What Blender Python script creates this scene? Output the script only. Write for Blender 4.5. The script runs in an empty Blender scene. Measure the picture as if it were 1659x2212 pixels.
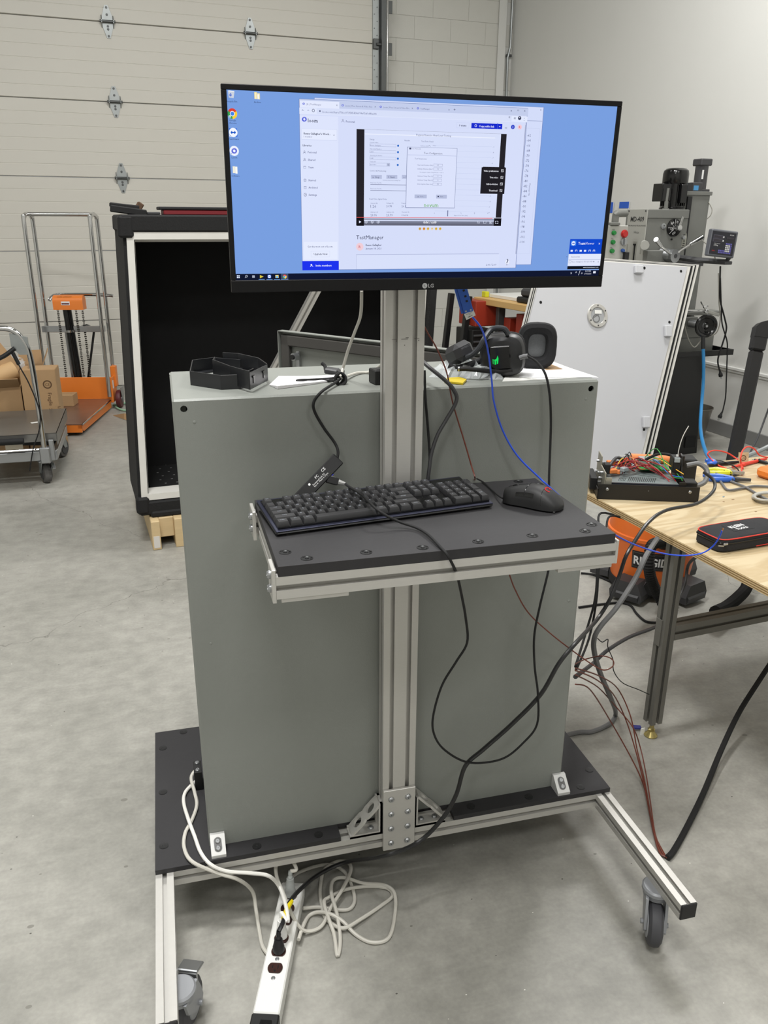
import bpy, bmesh, math, random
from mathutils import Matrix, Vector
random.seed(7)
V = Vector
I4 = Matrix.Identity(4)
C = bpy.context.scene.collection
SC = bpy.context.scene
# ------------------------------------------------------------------ camera
IW, IH, FPX = 1659.0, 2212.0, 1756.22
CAM = V((0.1235, -1.5579, 1.5952)); YAW, PIT, ROLL = 0.2604, 0.3465, 0.0057
_F = V((math.sin(YAW)*math.cos(PIT), math.cos(YAW)*math.cos(PIT), -math.sin(PIT)))
_r = V((math.cos(YAW), -math.sin(YAW), 0)); _u = _r.cross(_F)
_R = _r*math.cos(ROLL)+_u*math.sin(ROLL); _U = -_r*math.sin(ROLL)+_u*math.cos(ROLL)
cd = bpy.data.cameras.new('camera'); co = bpy.data.objects.new('camera', cd); C.objects.link(co)
cd.sensor_fit = 'VERTICAL'; cd.sensor_height = 24; cd.lens = FPX/IH*24; cd.clip_start = 0.02; cd.clip_end = 60
co.matrix_world = Matrix(((_R.x,_U.x,-_F.x,CAM.x),(_R.y,_U.y,-_F.y,CAM.y),(_R.z,_U.z,-_F.z,CAM.z),(0,0,0,1)))
SC.camera = co
# ------------------------------------------------------------------ world, lamps, exposure
RY = 0.1023                                   # the room is turned this much against the cart
MR = Matrix.Rotation(RY, 4, 'Z'); EX = V((math.cos(RY), math.sin(RY), 0)); EY = V((-math.sin(RY), math.cos(RY), 0))
w = bpy.data.worlds.new('world'); SC.world = w; w.use_nodes = True
w.node_tree.nodes['Background'].inputs[0].default_value = (0.9, 0.95, 1, 1)
w.node_tree.nodes['Background'].inputs[1].default_value = 0.3
SC.view_settings.view_transform = 'Standard'; SC.view_settings.look = 'None'
SC.view_settings.exposure = 0.0; SC.view_settings.gamma = 1.0; SC.view_settings.use_curve_mapping = False
def lamp(name, x, y, z, sx, sy, power, col=(1, 0.993, 0.975)):
    l = bpy.data.lights.new(name, 'AREA'); l.shape = 'RECTANGLE'; l.size = sx; l.size_y = sy; l.energy = power; l.color = col
    o = bpy.data.objects.new(name, l); C.objects.link(o); o.location = MR @ V((x, y, z)); o.rotation_euler = (0, 0, RY); return o
lamp('bay_or_fill_lamp', 0.9, 4.0, 4.8, 1.3, 0.7, 44)
lamp('bay_or_fill_lamp', 3.3, 2.4, 4.8, 1.2, 0.6, 124)
lamp('bay_or_fill_lamp', -1.9, 3.4, 4.8, 1.2, 0.6, 40)
lamp('bay_or_fill_lamp', -0.35, 0.25, 4.8, 0.9, 0.45, 152)
lamp('bay_or_fill_lamp', 0.1, -1.45, 4.8, 1.2, 0.6, 96)  # front fill, added to brighten the near floor
lamp('bay_or_fill_lamp', -2.4, -3.4, 4.8, 1.2, 0.6, 58)  # far fill added behind the camera, lights the cabinet front from the left
lamp('bay_or_fill_lamp', 1.8, -3.4, 4.8, 1.2, 0.6, 45)  # second far fill, added on the right for the cabinet front
# ------------------------------------------------------------------ helpers: points
def ray(u, v): return _F+_R*((u-IW/2)/FPX)-_U*((v-IH/2)/FPX)
def onP(u, v, n, d):
    r = ray(u, v); return CAM+r*((d-CAM.dot(n))/r.dot(n))
def pX(u, v, a): return onP(u, v, V((1,0,0)), a)
def pY(u, v, a): return onP(u, v, V((0,1,0)), a)
def pZ(u, v, a): return onP(u, v, V((0,0,1)), a)
def rX(u, v, a): return onP(u, v, EX, a)         # world point on a plane of the room
def rY(u, v, a): return onP(u, v, EY, a)
def RM(p): return V((p.dot(EX), p.dot(EY), p.z))  # world -> room
def W(x, y, z): return MR @ V((x, y, z))          # room -> world
# ------------------------------------------------------------------ helpers: materials
def lin(c): return tuple(((x/255)/12.92 if x/255 <= 0.04045 else ((x/255+0.055)/1.055)**2.4) for x in c)+(1,)
_m = {}
def mat(name, c, rough=0.5, metal=0.0, noise=0.0, scale=20, bump=0.0, spec=0.5, bscale=None, alpha=1, trans=0, aniso=None):
    if name in _m: return _m[name]
    m = bpy.data.materials.new(name); m.use_nodes = True; nt = m.node_tree; b = nt.nodes['Principled BSDF']
    b.inputs['Base Color'].default_value = lin(c); b.inputs['Roughness'].default_value = rough; b.inputs['Metallic'].default_value = metal
    b.inputs['Specular IOR Level'].default_value = spec
    if trans: b.inputs['Transmission Weight'].default_value = trans; b.inputs['IOR'].default_value = 1.3
    if alpha < 1: b.inputs['Alpha'].default_value = alpha
    if noise or bump:
        tc = nt.nodes.new('ShaderNodeTexCoord'); n = nt.nodes.new('ShaderNodeTexNoise')
        n.inputs['Scale'].default_value = scale; n.inputs['Detail'].default_value = 6
        src = tc.outputs['Object']
        if aniso:
            mp = nt.nodes.new('ShaderNodeMapping'); mp.inputs['Scale'].default_value = aniso; nt.links.new(src, mp.inputs[0]); src = mp.outputs[0]
        nt.links.new(src, n.inputs['Vector'])
    if noise:
        r = nt.nodes.new('ShaderNodeMix'); r.data_type = 'RGBA'; c0 = lin(c)
        r.inputs[6].default_value = tuple(max(0, x*(1-noise)) for x in c0[:3])+(1,); r.inputs[7].default_value = tuple(min(1, x*(1+noise)) for x in c0[:3])+(1,)
        nt.links.new(n.outputs['Fac'], r.inputs[0]); nt.links.new(r.outputs[2], b.inputs['Base Color'])
    if bump:
        bp = nt.nodes.new('ShaderNodeBump'); bp.inputs['Strength'].default_value = bump; bp.inputs['Distance'].default_value = 0.004
        n2 = n
        if bscale:
            n2 = nt.nodes.new('ShaderNodeTexNoise'); n2.inputs['Scale'].default_value = bscale; n2.inputs['Detail'].default_value = 4; nt.links.new(tc.outputs['Object'], n2.inputs['Vector'])
        nt.links.new(n2.outputs['Fac'], bp.inputs['Height']); nt.links.new(bp.outputs[0], b.inputs['Normal'])
    _m[name] = m; return m
def emit(c, s=1.0):
    k = 'glow_%d_%d_%d' % tuple(int(x) for x in c)
    if k in _m: return _m[k]
    m = bpy.data.materials.new(k); m.use_nodes = True; nt = m.node_tree; b = nt.nodes['Principled BSDF']
    b.inputs['Base Color'].default_value = (0, 0, 0, 1); b.inputs['Specular IOR Level'].default_value = 0
    b.inputs['Emission Color'].default_value = lin(c); b.inputs['Emission Strength'].default_value = s; b.inputs['Roughness'].default_value = 1
    _m[k] = m; return m
# ------------------------------------------------------------------ helpers: meshes
class MB:
    def __init__(s, M=None): s.v = []; s.f = []; s.mi = []; s.m = 0; s.M = M or I4
    def add(s, vs, fs):
        k = len(s.v); s.v += [s.M @ V(p) for p in vs]; s.f += [[i+k for i in f] for f in fs]; s.mi += [s.m]*len(fs); return s
    def bmadd(s, bm):
        bm.verts.index_update(); s.add([v.co.copy() for v in bm.verts], [[v.index for v in f.verts] for f in bm.faces]); bm.free(); return s
    def box(s, c, d, rot=None, bev=0.0):
        hx, hy, hz = [a/2 for a in d]; Q = Matrix.Translation(V(c)) @ (rot if rot is not None else I4)
        b = min(bev, hx*0.95, hy*0.95, hz*0.95)
        if b <= 0:
            vs = [(x*hx, y*hy, z*hz) for x in (-1,1) for y in (-1,1) for z in (-1,1)]
            fs = [(0,1,3,2),(4,6,7,5),(0,4,5,1),(2,3,7,6),(0,2,6,4),(1,5,7,3)]
        else:
            vs = []; idx = {}
            for x in (-1,1):
                for y in (-1,1):
                    for z in (-1,1):
                        idx[(x,y,z)] = len(vs)
                        vs += [(x*hx, y*(hy-b), z*(hz-b)), (x*(hx-b), y*hy, z*(hz-b)), (x*(hx-b), y*(hy-b), z*hz)]
            g = lambda x,y,z,k: idx[(x,y,z)]+k
            fs = []
            for q in (-1,1):
                fs += [(g(q,-1,-1,0),g(q,1,-1,0),g(q,1,1,0),g(q,-1,1,0)), (g(-1,q,-1,1),g(1,q,-1,1),g(1,q,1,1),g(-1,q,1,1)), (g(-1,-1,q,2),g(1,-1,q,2),g(1,1,q,2),g(-1,1,q,2))]
                for t in (-1,1):
                    fs += [(g(q,t,-1,0),g(q,t,1,0),g(q,t,1,1),g(q,t,-1,1)), (g(q,-1,t,0),g(q,1,t,0),g(q,1,t,2),g(q,-1,t,2)), (g(-1,q,t,1),g(1,q,t,1),g(1,q,t,2),g(-1,q,t,2))]
                    for z in (-1,1): fs.append((g(q,t,z,0),g(q,t,z,1),g(q,t,z,2)))
        return s.add([Q @ V(p) for p in vs], fs)
    def bx(s, x0, x1, y0, y1, z0, z1, bev=0.0): return s.box(((x0+x1)/2,(y0+y1)/2,(z0+z1)/2), (abs(x1-x0),abs(y1-y0),abs(z1-z0)), None, bev)
    def ring(s, pts, n): pass
    def cyl(s, p0, p1, r, r2=None, n=16, cap=True): return s.lathe([(r,0),(r if r2 is None else r2,(V(p1)-V(p0)).length)], p0, V(p1)-V(p0), n, cap)
    def lathe(s, prof, o, axis, n=20, cap=True, ang=None):
        z = V(axis).normalized(); a = V((1,0,0)) if abs(z.x) < 0.9 else V((0,1,0)); x = z.cross(a).normalized(); y = z.cross(x); o = V(o)
        vs = []; fs = []; m = len(prof)
        for r, h in prof:
            for i in range(n):
                t = 2*math.pi*i/n; vs.append(o+z*h+x*(r*math.cos(t))+y*(r*math.sin(t)))
        for j in range(m-1):
            for i in range(n): fs.append((j*n+i, j*n+(i+1)%n, (j+1)*n+(i+1)%n, (j+1)*n+i))
        if cap: fs += [tuple(range(n))[::-1], tuple((m-1)*n+i for i in range(n))]
        return s.add(vs, fs)
    def tube(s, pts, r, n=8, closed=False, rf=None, cap=True):
        P = [V(p) for p in pts]; m = len(P); vs = []; fs = []; up = None
        for i in range(m):
            t = (P[(i+1) % m]-P[i-1]) if closed else (P[min(i+1,m-1)]-P[max(i-1,0)])
            if t.length < 1e-9: t = V((0,0,1))
            t.normalize()
            if up is None: up = t.cross(V((0,0,1)) if abs(t.z) < 0.9 else V((1,0,0))).normalized()
            else:
                up = up-t*up.dot(t)
                if up.length < 1e-6: up = t.cross(V((0,0,1)) if abs(t.z) < 0.9 else V((1,0,0)))
                up.normalize()
            b = t.cross(up); rr = r if rf is None else r*rf(i/max(1,m-1))
            for k in range(n):
                a = 2*math.pi*k/n; vs.append(P[i]+up*(rr*math.cos(a))+b*(rr*math.sin(a)))
        q = m if closed else m-1
        for i in range(q):
            for k in range(n): fs.append((i*n+k, i*n+(k+1)%n, ((i+1)%m)*n+(k+1)%n, ((i+1)%m)*n+k))
        if not closed and cap: fs += [tuple(range(n))[::-1], tuple((m-1)*n+k for k in range(n))]
        return s.add(vs, fs)
    def prism(s, poly, ax, a, b):
        f = {'z': lambda p,h: (p[0],p[1],h), 'y': lambda p,h: (p[0],h,p[1]), 'x': lambda p,h: (h,p[0],p[1])}[ax]; n = len(poly)
        return s.add([f(p,a) for p in poly]+[f(p,b) for p in poly], [tuple(range(n))[::-1], tuple(range(n,2*n))]+[(i,(i+1)%n,n+(i+1)%n,n+i) for i in range(n)])
    def sphere(s, c, r, sc=(1,1,1), n=16, rot=None):
        Q = rot if rot is not None else I4; m = n//2; vs = []; fs = []
        for j in range(m+1):
            th = math.pi*j/m
            for i in range(n):
                ph = 2*math.pi*i/n; vs.append(V(c)+(Q @ V((r*sc[0]*math.sin(th)*math.cos(ph), r*sc[1]*math.sin(th)*math.sin(ph), r*sc[2]*math.cos(th)))))
        for j in range(m):
            for i in range(n): fs.append((j*n+i, j*n+(i+1)%n, (j+1)*n+(i+1)%n, (j+1)*n+i))
        return s.add(vs, fs)
    def slot(s, p0, p1, xd, w, h, nw=1, nh=1, sw=0.010, dp=0.0115):
        p0, p1 = V(p0), V(p1); z = (p1-p0).normalized(); x = V(xd); x = (x-z*x.dot(z)).normalized(); y = z.cross(x); poly = []
        def side(a, d, L, n, nor):
            poly.append(a)
            for i in range(n):
                c = L*(i+0.5)/n
                for t, e in ((-sw/2,0),(-sw/2,.0022),(-sw*.95,.0022),(-sw*.55,dp),(sw*.55,dp),(sw*.95,.0022),(sw/2,.0022),(sw/2,0)): poly.append((a[0]+d[0]*(c+t)+nor[0]*e, a[1]+d[1]*(c+t)+nor[1]*e))
        side((-w/2,-h/2),(1,0),w,nw,(0,1)); side((w/2,-h/2),(0,1),h,nh,(-1,0)); side((w/2,h/2),(-1,0),w,nw,(0,-1)); side((-w/2,h/2),(0,-1),h,nh,(1,0))
        n = len(poly)
        return s.add([p0+x*a+y*b for a,b in poly]+[p1+x*a+y*b for a,b in poly], [tuple(range(n))[::-1], tuple(range(n,2*n))]+[(i,(i+1)%n,n+(i+1)%n,n+i) for i in range(n)])
    def text(s, body, Q, width=None, size=None, align='L', bold=0.0):
        c = bpy.data.curves.new('t', 'FONT'); c.body = body; c.size = 1; c.resolution_u = 2; c.offset = bold
        o = bpy.data.objects.new('t', c); me = bpy.data.meshes.new_from_object(o)
        if len(me.vertices) == 0: return s
        xs = [v.co.x for v in me.vertices]; x0, x1 = min(xs), max(xs); k = size if size else width/(x1-x0)
        kx = (width/(x1-x0)) if width else k
        off = {'L': x0, 'C': (x0+x1)/2, 'R': x1}[align]
        s.add([Q @ V(((v.co.x-off)*kx, v.co.y*k, 0)) for v in me.vertices], [list(p.vertices) for p in me.polygons])
        bpy.data.objects.remove(o); bpy.data.meshes.remove(me); bpy.data.curves.remove(c); return s
    def disc(s, Q, x, y, r, n=14): return s.add([Q @ V((x+r*math.cos(2*math.pi*i/n), y+r*math.sin(2*math.pi*i/n), 0)) for i in range(n)], [tuple(range(n))])
    def mesh(s, name, mats, Minv=None, flat=False, ang=32):
        me = bpy.data.meshes.new(name); vs = s.v if Minv is None else [Minv @ p for p in s.v]
        me.from_pydata([tuple(p) for p in vs], [], s.f)
        for m in (mats if isinstance(mats, (list, tuple)) else [mats]): me.materials.append(m)
        me.polygons.foreach_set('material_index', s.mi)
        bm = bmesh.new(); bm.from_mesh(me); bmesh.ops.recalc_face_normals(bm, faces=bm.faces); bm.to_mesh(me); bm.free()
        if not flat:
            me.polygons.foreach_set('use_smooth', [True]*len(me.polygons)); me.set_sharp_from_angle(angle=math.radians(ang))
        me.update(); return me
def smooth(pts, k=6):
    P = [V(p) for p in pts]; out = []
    for i in range(len(P)-1):
        a, b, c, d = P[max(i-1,0)], P[i], P[i+1], P[min(i+2,len(P)-1)]
        for j in range(k):
            t = j/k; out.append(0.5*((2*b)+(c-a)*t+(2*a-5*b+4*c-d)*t*t+(3*b-a-3*c+d)*t**3))
    out.append(P[-1]); return out
ROOT = {}
def setp(o, label=None, cat=None, group=None, kind=None):
    for k, x in (('label',label),('category',cat),('group',group),('kind',kind)):
        if x: o[k] = x
def thing(name, label, cat, loc=(0,0,0), rz=0.0, group=None, kind=None, M=None):
    o = bpy.data.objects.new(name, None); o.empty_display_size = 0.05; C.objects.link(o)
    if M is None: M = Matrix.Translation(V(loc)) @ Matrix.Rotation(rz, 4, 'Z')
    o.matrix_world = M; ROOT[o.name] = M.inverted(); setp(o, label, cat, group, kind); return o
def rootof(o):
    while o.parent: o = o.parent
    return o
def part(name, mb, mats, parent, label=None, kind=None, flat=False, ang=32):
    o = bpy.data.objects.new(name, mb.mesh(name, mats, ROOT[rootof(parent).name], flat, ang)); C.objects.link(o); o.parent = parent
    setp(o, label, None, None, kind); return o
def inst(name, me, parent, M, label=None):
    o = bpy.data.objects.new(name, me); C.objects.link(o); o.parent = parent; o.matrix_local = ROOT[rootof(parent).name] @ M if parent.parent is None else M
    if label: o['label'] = label
    return o
def single(name, mb, mats, label, cat, loc=None, group=None, kind=None, rz=0.0, flat=False, ang=32):
    loc = V(loc) if loc is not None else mb.v[0].copy(); M = Matrix.Translation(loc) @ Matrix.Rotation(rz, 4, 'Z')
    o = bpy.data.objects.new(name, mb.mesh(name, mats, M.inverted(), flat, ang)); C.objects.link(o); o.matrix_world = M; ROOT[o.name] = M.inverted()
    setp(o, label, cat, group, kind); return o
def cable(name, pts, r, m, label, cat='cable', group=None, k=6, n=8):
    return single(name, MB().tube(smooth(pts, k), r, n), m, label, cat, pts[-1], group)
def basis(x, y, o):
    x = V(x).normalized(); y = V(y); y = (y-x*y.dot(x)).normalized(); z = x.cross(y)
    return Matrix(((x.x,y.x,z.x,o[0]),(x.y,y.y,z.y,o[1]),(x.z,y.z,z.z,o[2]),(0,0,0,1)))
def RZ(a): return Matrix.Rotation(a, 4, 'Z')
def RX(a): return Matrix.Rotation(a, 4, 'X')
def RYm(a): return Matrix.Rotation(a, 4, 'Y')
# ------------------------------------------------------------------ palette
M_alu = mat('brushed aluminium', (194,192,187), 0.36, 0.4, 0.05, 60, aniso=(1,1,12))
M_steel = mat('zinc steel', (170,172,174), 0.3, 0.85)
M_chrome = mat('chrome tube', (205,205,205), 0.12, 1.0)
M_hdpe = mat('black plastic board', (39,38,40), 0.62, 0, 0.12, 90, 0.05)
M_black = mat('black plastic', (16,16,17), 0.5)
M_gloss = mat('gloss black', (14,14,15), 0.16)
M_rub = mat('black rubber', (14,14,15), 0.75)
M_grey = mat('grey powder coat', (132,135,130), 0.42, 0, 0.03, 8, 0.12, bscale=420)
M_white = mat('white plastic', (226,226,222), 0.4)
M_cream = mat('off white cable', (196,193,184), 0.45)
M_orange = mat('orange paint', (224,124,46), 0.4, 0, 0.06, 10)
M_card = mat('corrugated cardboard', (170,138,100), 0.8, 0, 0.07, 14)
M_carddark = mat('cardboard print', (92,66,42), 0.8)
M_brown = mat('brown wire', (104,48,34), 0.4)
M_blue = mat('blue wire', (44,84,214), 0.4)
M_red = mat('red silicone', (226,66,48), 0.45)
M_dgrey = mat('dark grey plastic', (58,58,60), 0.5)
M_mgrey = mat('grey machine paint', (112,113,109), 0.4, 0.1, 0.06, 9)
M_lgrey = mat('light grey plate', (168,168,162), 0.4, 0.2)
M_ccable = mat('grey cable', (104,104,104), 0.5)
M_hole = mat('dark hole', (6,6,6), 0.9)
M_yellow = mat('yellow plastic', (206,206,40), 0.4)
M_green = mat('green plastic', (20,140,60), 0.35)
M_print = mat('black print', (22,22,24), 0.6)
M_wprint = mat('white print', (225,225,225), 0.6)
# ================================================================== the setting
def floor_mat():
    m = mat('sealed concrete', (150,148,141), 0.42); nt = m.node_tree; b = nt.nodes['Principled BSDF']; N = nt.nodes.new; L = nt.links.new
    tc = N('ShaderNodeTexCoord'); big = N('ShaderNodeTexNoise'); big.inputs['Scale'].default_value = 1.1; big.inputs['Detail'].default_value = 8; big.inputs['Roughness'].default_value = 0.62
    L(tc.outputs['Object'], big.inputs['Vector'])
    cr = N('ShaderNodeValToRGB'); e = cr.color_ramp.elements; e[0].position = 0.3; e[0].color = lin((134,133,126)); e[1].position = 0.72; e[1].color = lin((162,160,153)); L(big.outputs['Fac'], cr.inputs[0])
    fine = N('ShaderNodeTexNoise'); fine.inputs['Scale'].default_value = 16; fine.inputs['Detail'].default_value = 7; L(tc.outputs['Object'], fine.inputs['Vector'])
    mx = N('ShaderNodeMix'); mx.data_type = 'RGBA'; mx.blend_type = 'OVERLAY'; mx.inputs[0].default_value = 0.28; L(cr.outputs[0], mx.inputs[6]); L(fine.outputs['Fac'], mx.inputs[7])
    gr = N('ShaderNodeTexNoise'); gr.inputs['Scale'].default_value = 95; gr.inputs['Detail'].default_value = 4; L(tc.outputs['Object'], gr.inputs['Vector'])
    sc_ = N('ShaderNodeTexNoise'); sc_.inputs['Scale'].default_value = 5; sc_.inputs['Detail'].default_value = 9; sc_.inputs['Distortion'].default_value = 2.5; mp0 = N('ShaderNodeMapping'); mp0.inputs['Scale'].default_value = (1, 3.2, 1); mp0.inputs['Rotation'].default_value = (0, 0, .5); L(tc.outputs['Object'], mp0.inputs[0]); L(mp0.outputs[0], sc_.inputs['Vector'])
    m2 = N('ShaderNodeMix'); m2.data_type = 'RGBA'; m2.blend_type = 'OVERLAY'; m2.inputs[0].default_value = 0.16; L(mx.outputs[2], m2.inputs[6]); L(gr.outputs['Fac'], m2.inputs[7])
    m3 = N('ShaderNodeMix'); m3.data_type = 'RGBA'; m3.blend_type = 'OVERLAY'; m3.inputs[0].default_value = 0.14; L(m2.outputs[2], m3.inputs[6]); L(sc_.outputs['Fac'], m3.inputs[7])
    last = m3.outputs[2]
    # dark specks, pale chips, hairline cracks and scuffs
    for sc, th, col, seed in ((16, 0.042, (74,72,67), 1.3), (17, 0.032, (235,233,226), 7.7), (6, 0.06, (122,120,113), 4.1), (9, 0.05, (116,114,107), 9.4)):
        vo = N('ShaderNodeTexVoronoi'); vo.inputs['Scale'].default_value = sc; mp = N('ShaderNodeMapping'); mp.inputs['Location'].default_value = (seed, seed*2, 0); mp.inputs['Scale'].default_value = (1, 1.5, 1)
        L(tc.outputs['Object'], mp.inputs[0]); L(mp.outputs[0], vo.inputs['Vector'])
        lt = N('ShaderNodeMath'); lt.operation = 'LESS_THAN'; lt.inputs[1].default_value = th; L(vo.outputs['Distance'], lt.inputs[0])
        sp = N('ShaderNodeSeparateColor'); L(vo.outputs['Color'], sp.inputs[0]); g = N('ShaderNodeMath'); g.operation = 'GREATER_THAN'; g.inputs[1].default_value = 0.66; L(sp.outputs[0], g.inputs[0])
        mu = N('ShaderNodeMath'); mu.operation = 'MULTIPLY'; L(lt.outputs[0], mu.inputs[0]); L(g.outputs[0], mu.inputs[1])
        x = N('ShaderNodeMix'); x.data_type = 'RGBA'; x.inputs[7].default_value = lin(col); L(mu.outputs[0], x.inputs[0]); L(last, x.inputs[6]); last = x.outputs[2]
    wv = N('ShaderNodeTexVoronoi'); wv.feature = 'DISTANCE_TO_EDGE'; wv.inputs['Scale'].default_value = 0.42; dn = N('ShaderNodeTexNoise'); dn.inputs['Scale'].default_value = 2.3; dn.inputs['Detail'].default_value = 8
    L(tc.outputs['Object'], dn.inputs['Vector']); ad = N('ShaderNodeMix'); ad.data_type = 'RGBA'; ad.inputs[0].default_value = 0.3; L(tc.outputs['Object'], ad.inputs[6]); L(dn.outputs['Color'], ad.inputs[7]); L(ad.outputs[2], wv.inputs['Vector'])
    lt = N('ShaderNodeMath'); lt.operation = 'LESS_THAN'; lt.inputs[1].default_value = 0.0005; L(wv.outputs['Distance'], lt.inputs[0])
    fa0 = N('ShaderNodeMath'); fa0.operation = 'MULTIPLY'; L(lt.outputs[0], fa0.inputs[0]); L(fine.outputs['Fac'], fa0.inputs[1])
    sy = N('ShaderNodeSeparateXYZ'); L(tc.outputs['Object'], sy.inputs[0]); gy = N('ShaderNodeMath'); gy.operation = 'GREATER_THAN'; gy.inputs[1].default_value = 1.1; L(sy.outputs[1], gy.inputs[0])
    fa = N('ShaderNodeMath'); fa.operation = 'MULTIPLY'; L(fa0.outputs[0], fa.inputs[0]); L(gy.outputs[0], fa.inputs[1])
    x = N('ShaderNodeMix'); x.data_type = 'RGBA'; x.inputs[7].default_value = lin((86,84,78)); L(fa.outputs[0], x.inputs[0]); L(last, x.inputs[6]); last = x.outputs[2]
    L(last, b.inputs['Base Color'])
    rr = N('ShaderNodeMapRange'); rr.inputs[3].default_value = 0.34; rr.inputs[4].default_value = 0.55; L(big.outputs['Fac'], rr.inputs[0]); L(rr.outputs[0], b.inputs['Roughness'])
    return m
M_floor = floor_mat()
M_wall = mat('white wall paint', (214,214,210), 0.62, 0, 0.015, 3, 0.05, bscale=160)
M_ceil = mat('white deck', (190,190,186), 0.8)
M_block = mat('painted block', (205,204,197), 0.5, 0, 0.02, 5, 0.25, bscale=70)
M_door = mat('ribbed door skin', (206,203,194), 0.45, 0, 0.02, 3, 0.12, bscale=300)
M_base = mat('grey cove base', (122,122,120), 0.5)
X0, X1, Y0, Y1, ZC = -5.0, 4.67, -5.0, 7.1, 5.0
single('floor', MB(MR).bx(X0-.3, X1+.3, Y0-.3, Y1+.3, -0.1, 0), M_floor, 'grey sealed concrete floor with specks and hairline cracks', None, (0,0,0), kind='structure', flat=True)
single('ceiling', MB(MR).bx(X0, X1, Y0, Y1, ZC, ZC+.1), M_ceil, 'white deck ceiling of the workshop', None, (0,0,ZC), kind='structure', flat=True)
wr = thing('wall_right', 'smooth white painted right wall', None, W(X1,0,0), RY, kind='structure')
part('wall_face', MB(MR).bx(X1, X1+.2, Y0, Y1+.2, 0, ZC), M_wall, wr, flat=True)
single('wall_left', MB(MR).bx(X0-.2, X0, Y0, Y1, 0, ZC), M_wall, 'white wall at the left', None, W(X0,0,0), kind='structure', flat=True)
single('wall_front', MB(MR).bx(X0-.2, X1+.2, Y0-.2, Y0, 0, ZC), M_wall, 'white wall behind the viewer', None, W(0,Y0,0), kind='structure', flat=True)
wb = thing('wall_back', 'white painted block wall right of the big ribbed door', None, W(3.2,Y1,0), RY, kind='structure')
DX0, DX1 = -3.0, 3.15
part('wall_backing', MB(MR).bx(X0, DX0, Y1, Y1+.2, 0, ZC).bx(DX0, DX1, Y1, Y1+.2, 3.85, ZC).bx(DX1, X1+.2, Y1+.004, Y1+.2, 0, ZC), M_wall, wb, flat=True)
bm_ = MB().box((0,0,0), (.3985,.03,.2035), None, .0025).mesh('block', M_block)
bh_ = MB().box((0,0,0), (.1985,.03,.2035), None, .0025).mesh('block', M_block)
for r in range(19):
    z = .018+.2055*r+.1; x = DX1+.03+(.2 if r % 2 else .4)/2*1.0
    if r % 2: inst('block', bh_, wb, MR @ Matrix.Translation((DX1+.1,Y1+.014,z))); x = DX1+.2+.2
    else: x = DX1+.2
    while x+.2 <= X1+.2: inst('block', bm_, wb, MR @ Matrix.Translation((x,Y1+.014,z))); x += .4
# chair rail, cove base on the right wall
zr = RM(rX(1600,799,X1)).z; zb = RM(rX(1540,905,X1)).z
single('trim_1', MB(MR).bx(X1-.022, X1, Y0, Y1, zr-.012, zr+.012, .004).bx(X1-.012, X1, Y0, Y1, zr-.03, zr-.012), M_wall, 'thin white ledge running along the right wall', None, W(X1,0,zr), kind='structure')
single('baseboard_right', MB(MR).bx(X1-.012, X1, Y0, Y1, 0, zb, .003), M_base, 'grey cove base along the right wall', None, W(X1,0,0), kind='structure')
single('baseboard_back', MB(MR).bx(DX1+.06, X1-.012, Y1-.012, Y1, 0, .1, .003), M_base, 'grey cove base below the block wall', None, W(4,Y1,0), kind='structure')
# sectional door
d1 = thing('door_1', 'large off-white ribbed sectional overhead door with steel hinges', None, W(0,Y1-.03,0), RY, kind='structure')
ZJ = [0, .650, 1.293, 1.936, 2.575, 3.210, 3.85]
for i in range(6):
    z0, z1 = ZJ[i], ZJ[i+1]; h = z1-z0; y = 6.97; pr = [(y+.045, z0+.002), (y+.012, z0+.002), (y, z0+.006)]
    for k in range(1, 6):
        zz = z0+h*k/6; pr += [(y, zz-.004), (y+.0018, zz-.001), (y+.0018, zz+.001), (y, zz+.004)]
    pr += [(y, z1-.006), (y+.012, z1-.002), (y+.045, z1-.002)]
    part('door_panel', MB(MR).prism(pr, 'x', DX0, 3.11), M_door, d1, flat=True)
M_galv = mat('galvanised steel', (158,162,162), 0.38, 0.75, 0.12, 14)
M_galvd = mat('dark galvanised steel', (92,94,94), 0.4, 0.7)
def hinge(u, v, zj):
    x = RM(rY(u, v, 6.96)).x; y = 6.968; mb = MB(MR)
    for s in (1, -1):
        mb.prism([(x-.045, zj+s*.012), (x-.043, zj+s*.045), (x-.014, zj+s*.128), (x+.014, zj+s*.128), (x+.043, zj+s*.045), (x+.045, zj+s*.012)], 'y', y-.005, y)
    for s in (-1, 1): mb.prism([(y-.03, zj-.012), (y-.03, zj+.012), (y, zj+.05), (y, zj-.05)], 'x', x+s*.05-.003, x+s*.05+.003)
    h = part('hinge', mb, M_galv, d1)
    part('hinge_pin', MB(MR).cyl((x-.066,y-.02,zj), (x+.066,y-.02,zj), .011, n=10), M_galvd, h)
    b = MB(MR)
    for dz in (.11,.055,-.035,-.058,-.112): b.cyl((x,y-.012,zj+dz), (x,y,zj+dz), .009, .011, n=8)
    part('bolt', b, M_galvd, h)
for u, v, z in ((232,45,3.21),(248,218,2.575),(264,386,1.936),(541,72,3.21)): hinge(u, v, z)
st = MB(MR).bx(3.05, 3.112, 6.955, 6.97, 0, 3.85)
part('end_stile', st, M_galv, d1)
b = MB(MR)
for i in range(60): b.cyl((3.066+.028*(i % 2),6.952,.1+i*.06), (3.066+.028*(i % 2),6.956,.1+i*.06), .005, n=8)
part('stile_punching', b, M_galvd, d1, kind='stuff')
tr = part('track', MB(MR).bx(3.125, 3.135, 6.90, 6.98, 0, 3.85).bx(3.135, 3.185, 6.90, 6.908, 0, 3.85).bx(3.135, 3.15, 6.972, 6.98, 0, 3.85), M_galvd, d1)
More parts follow.
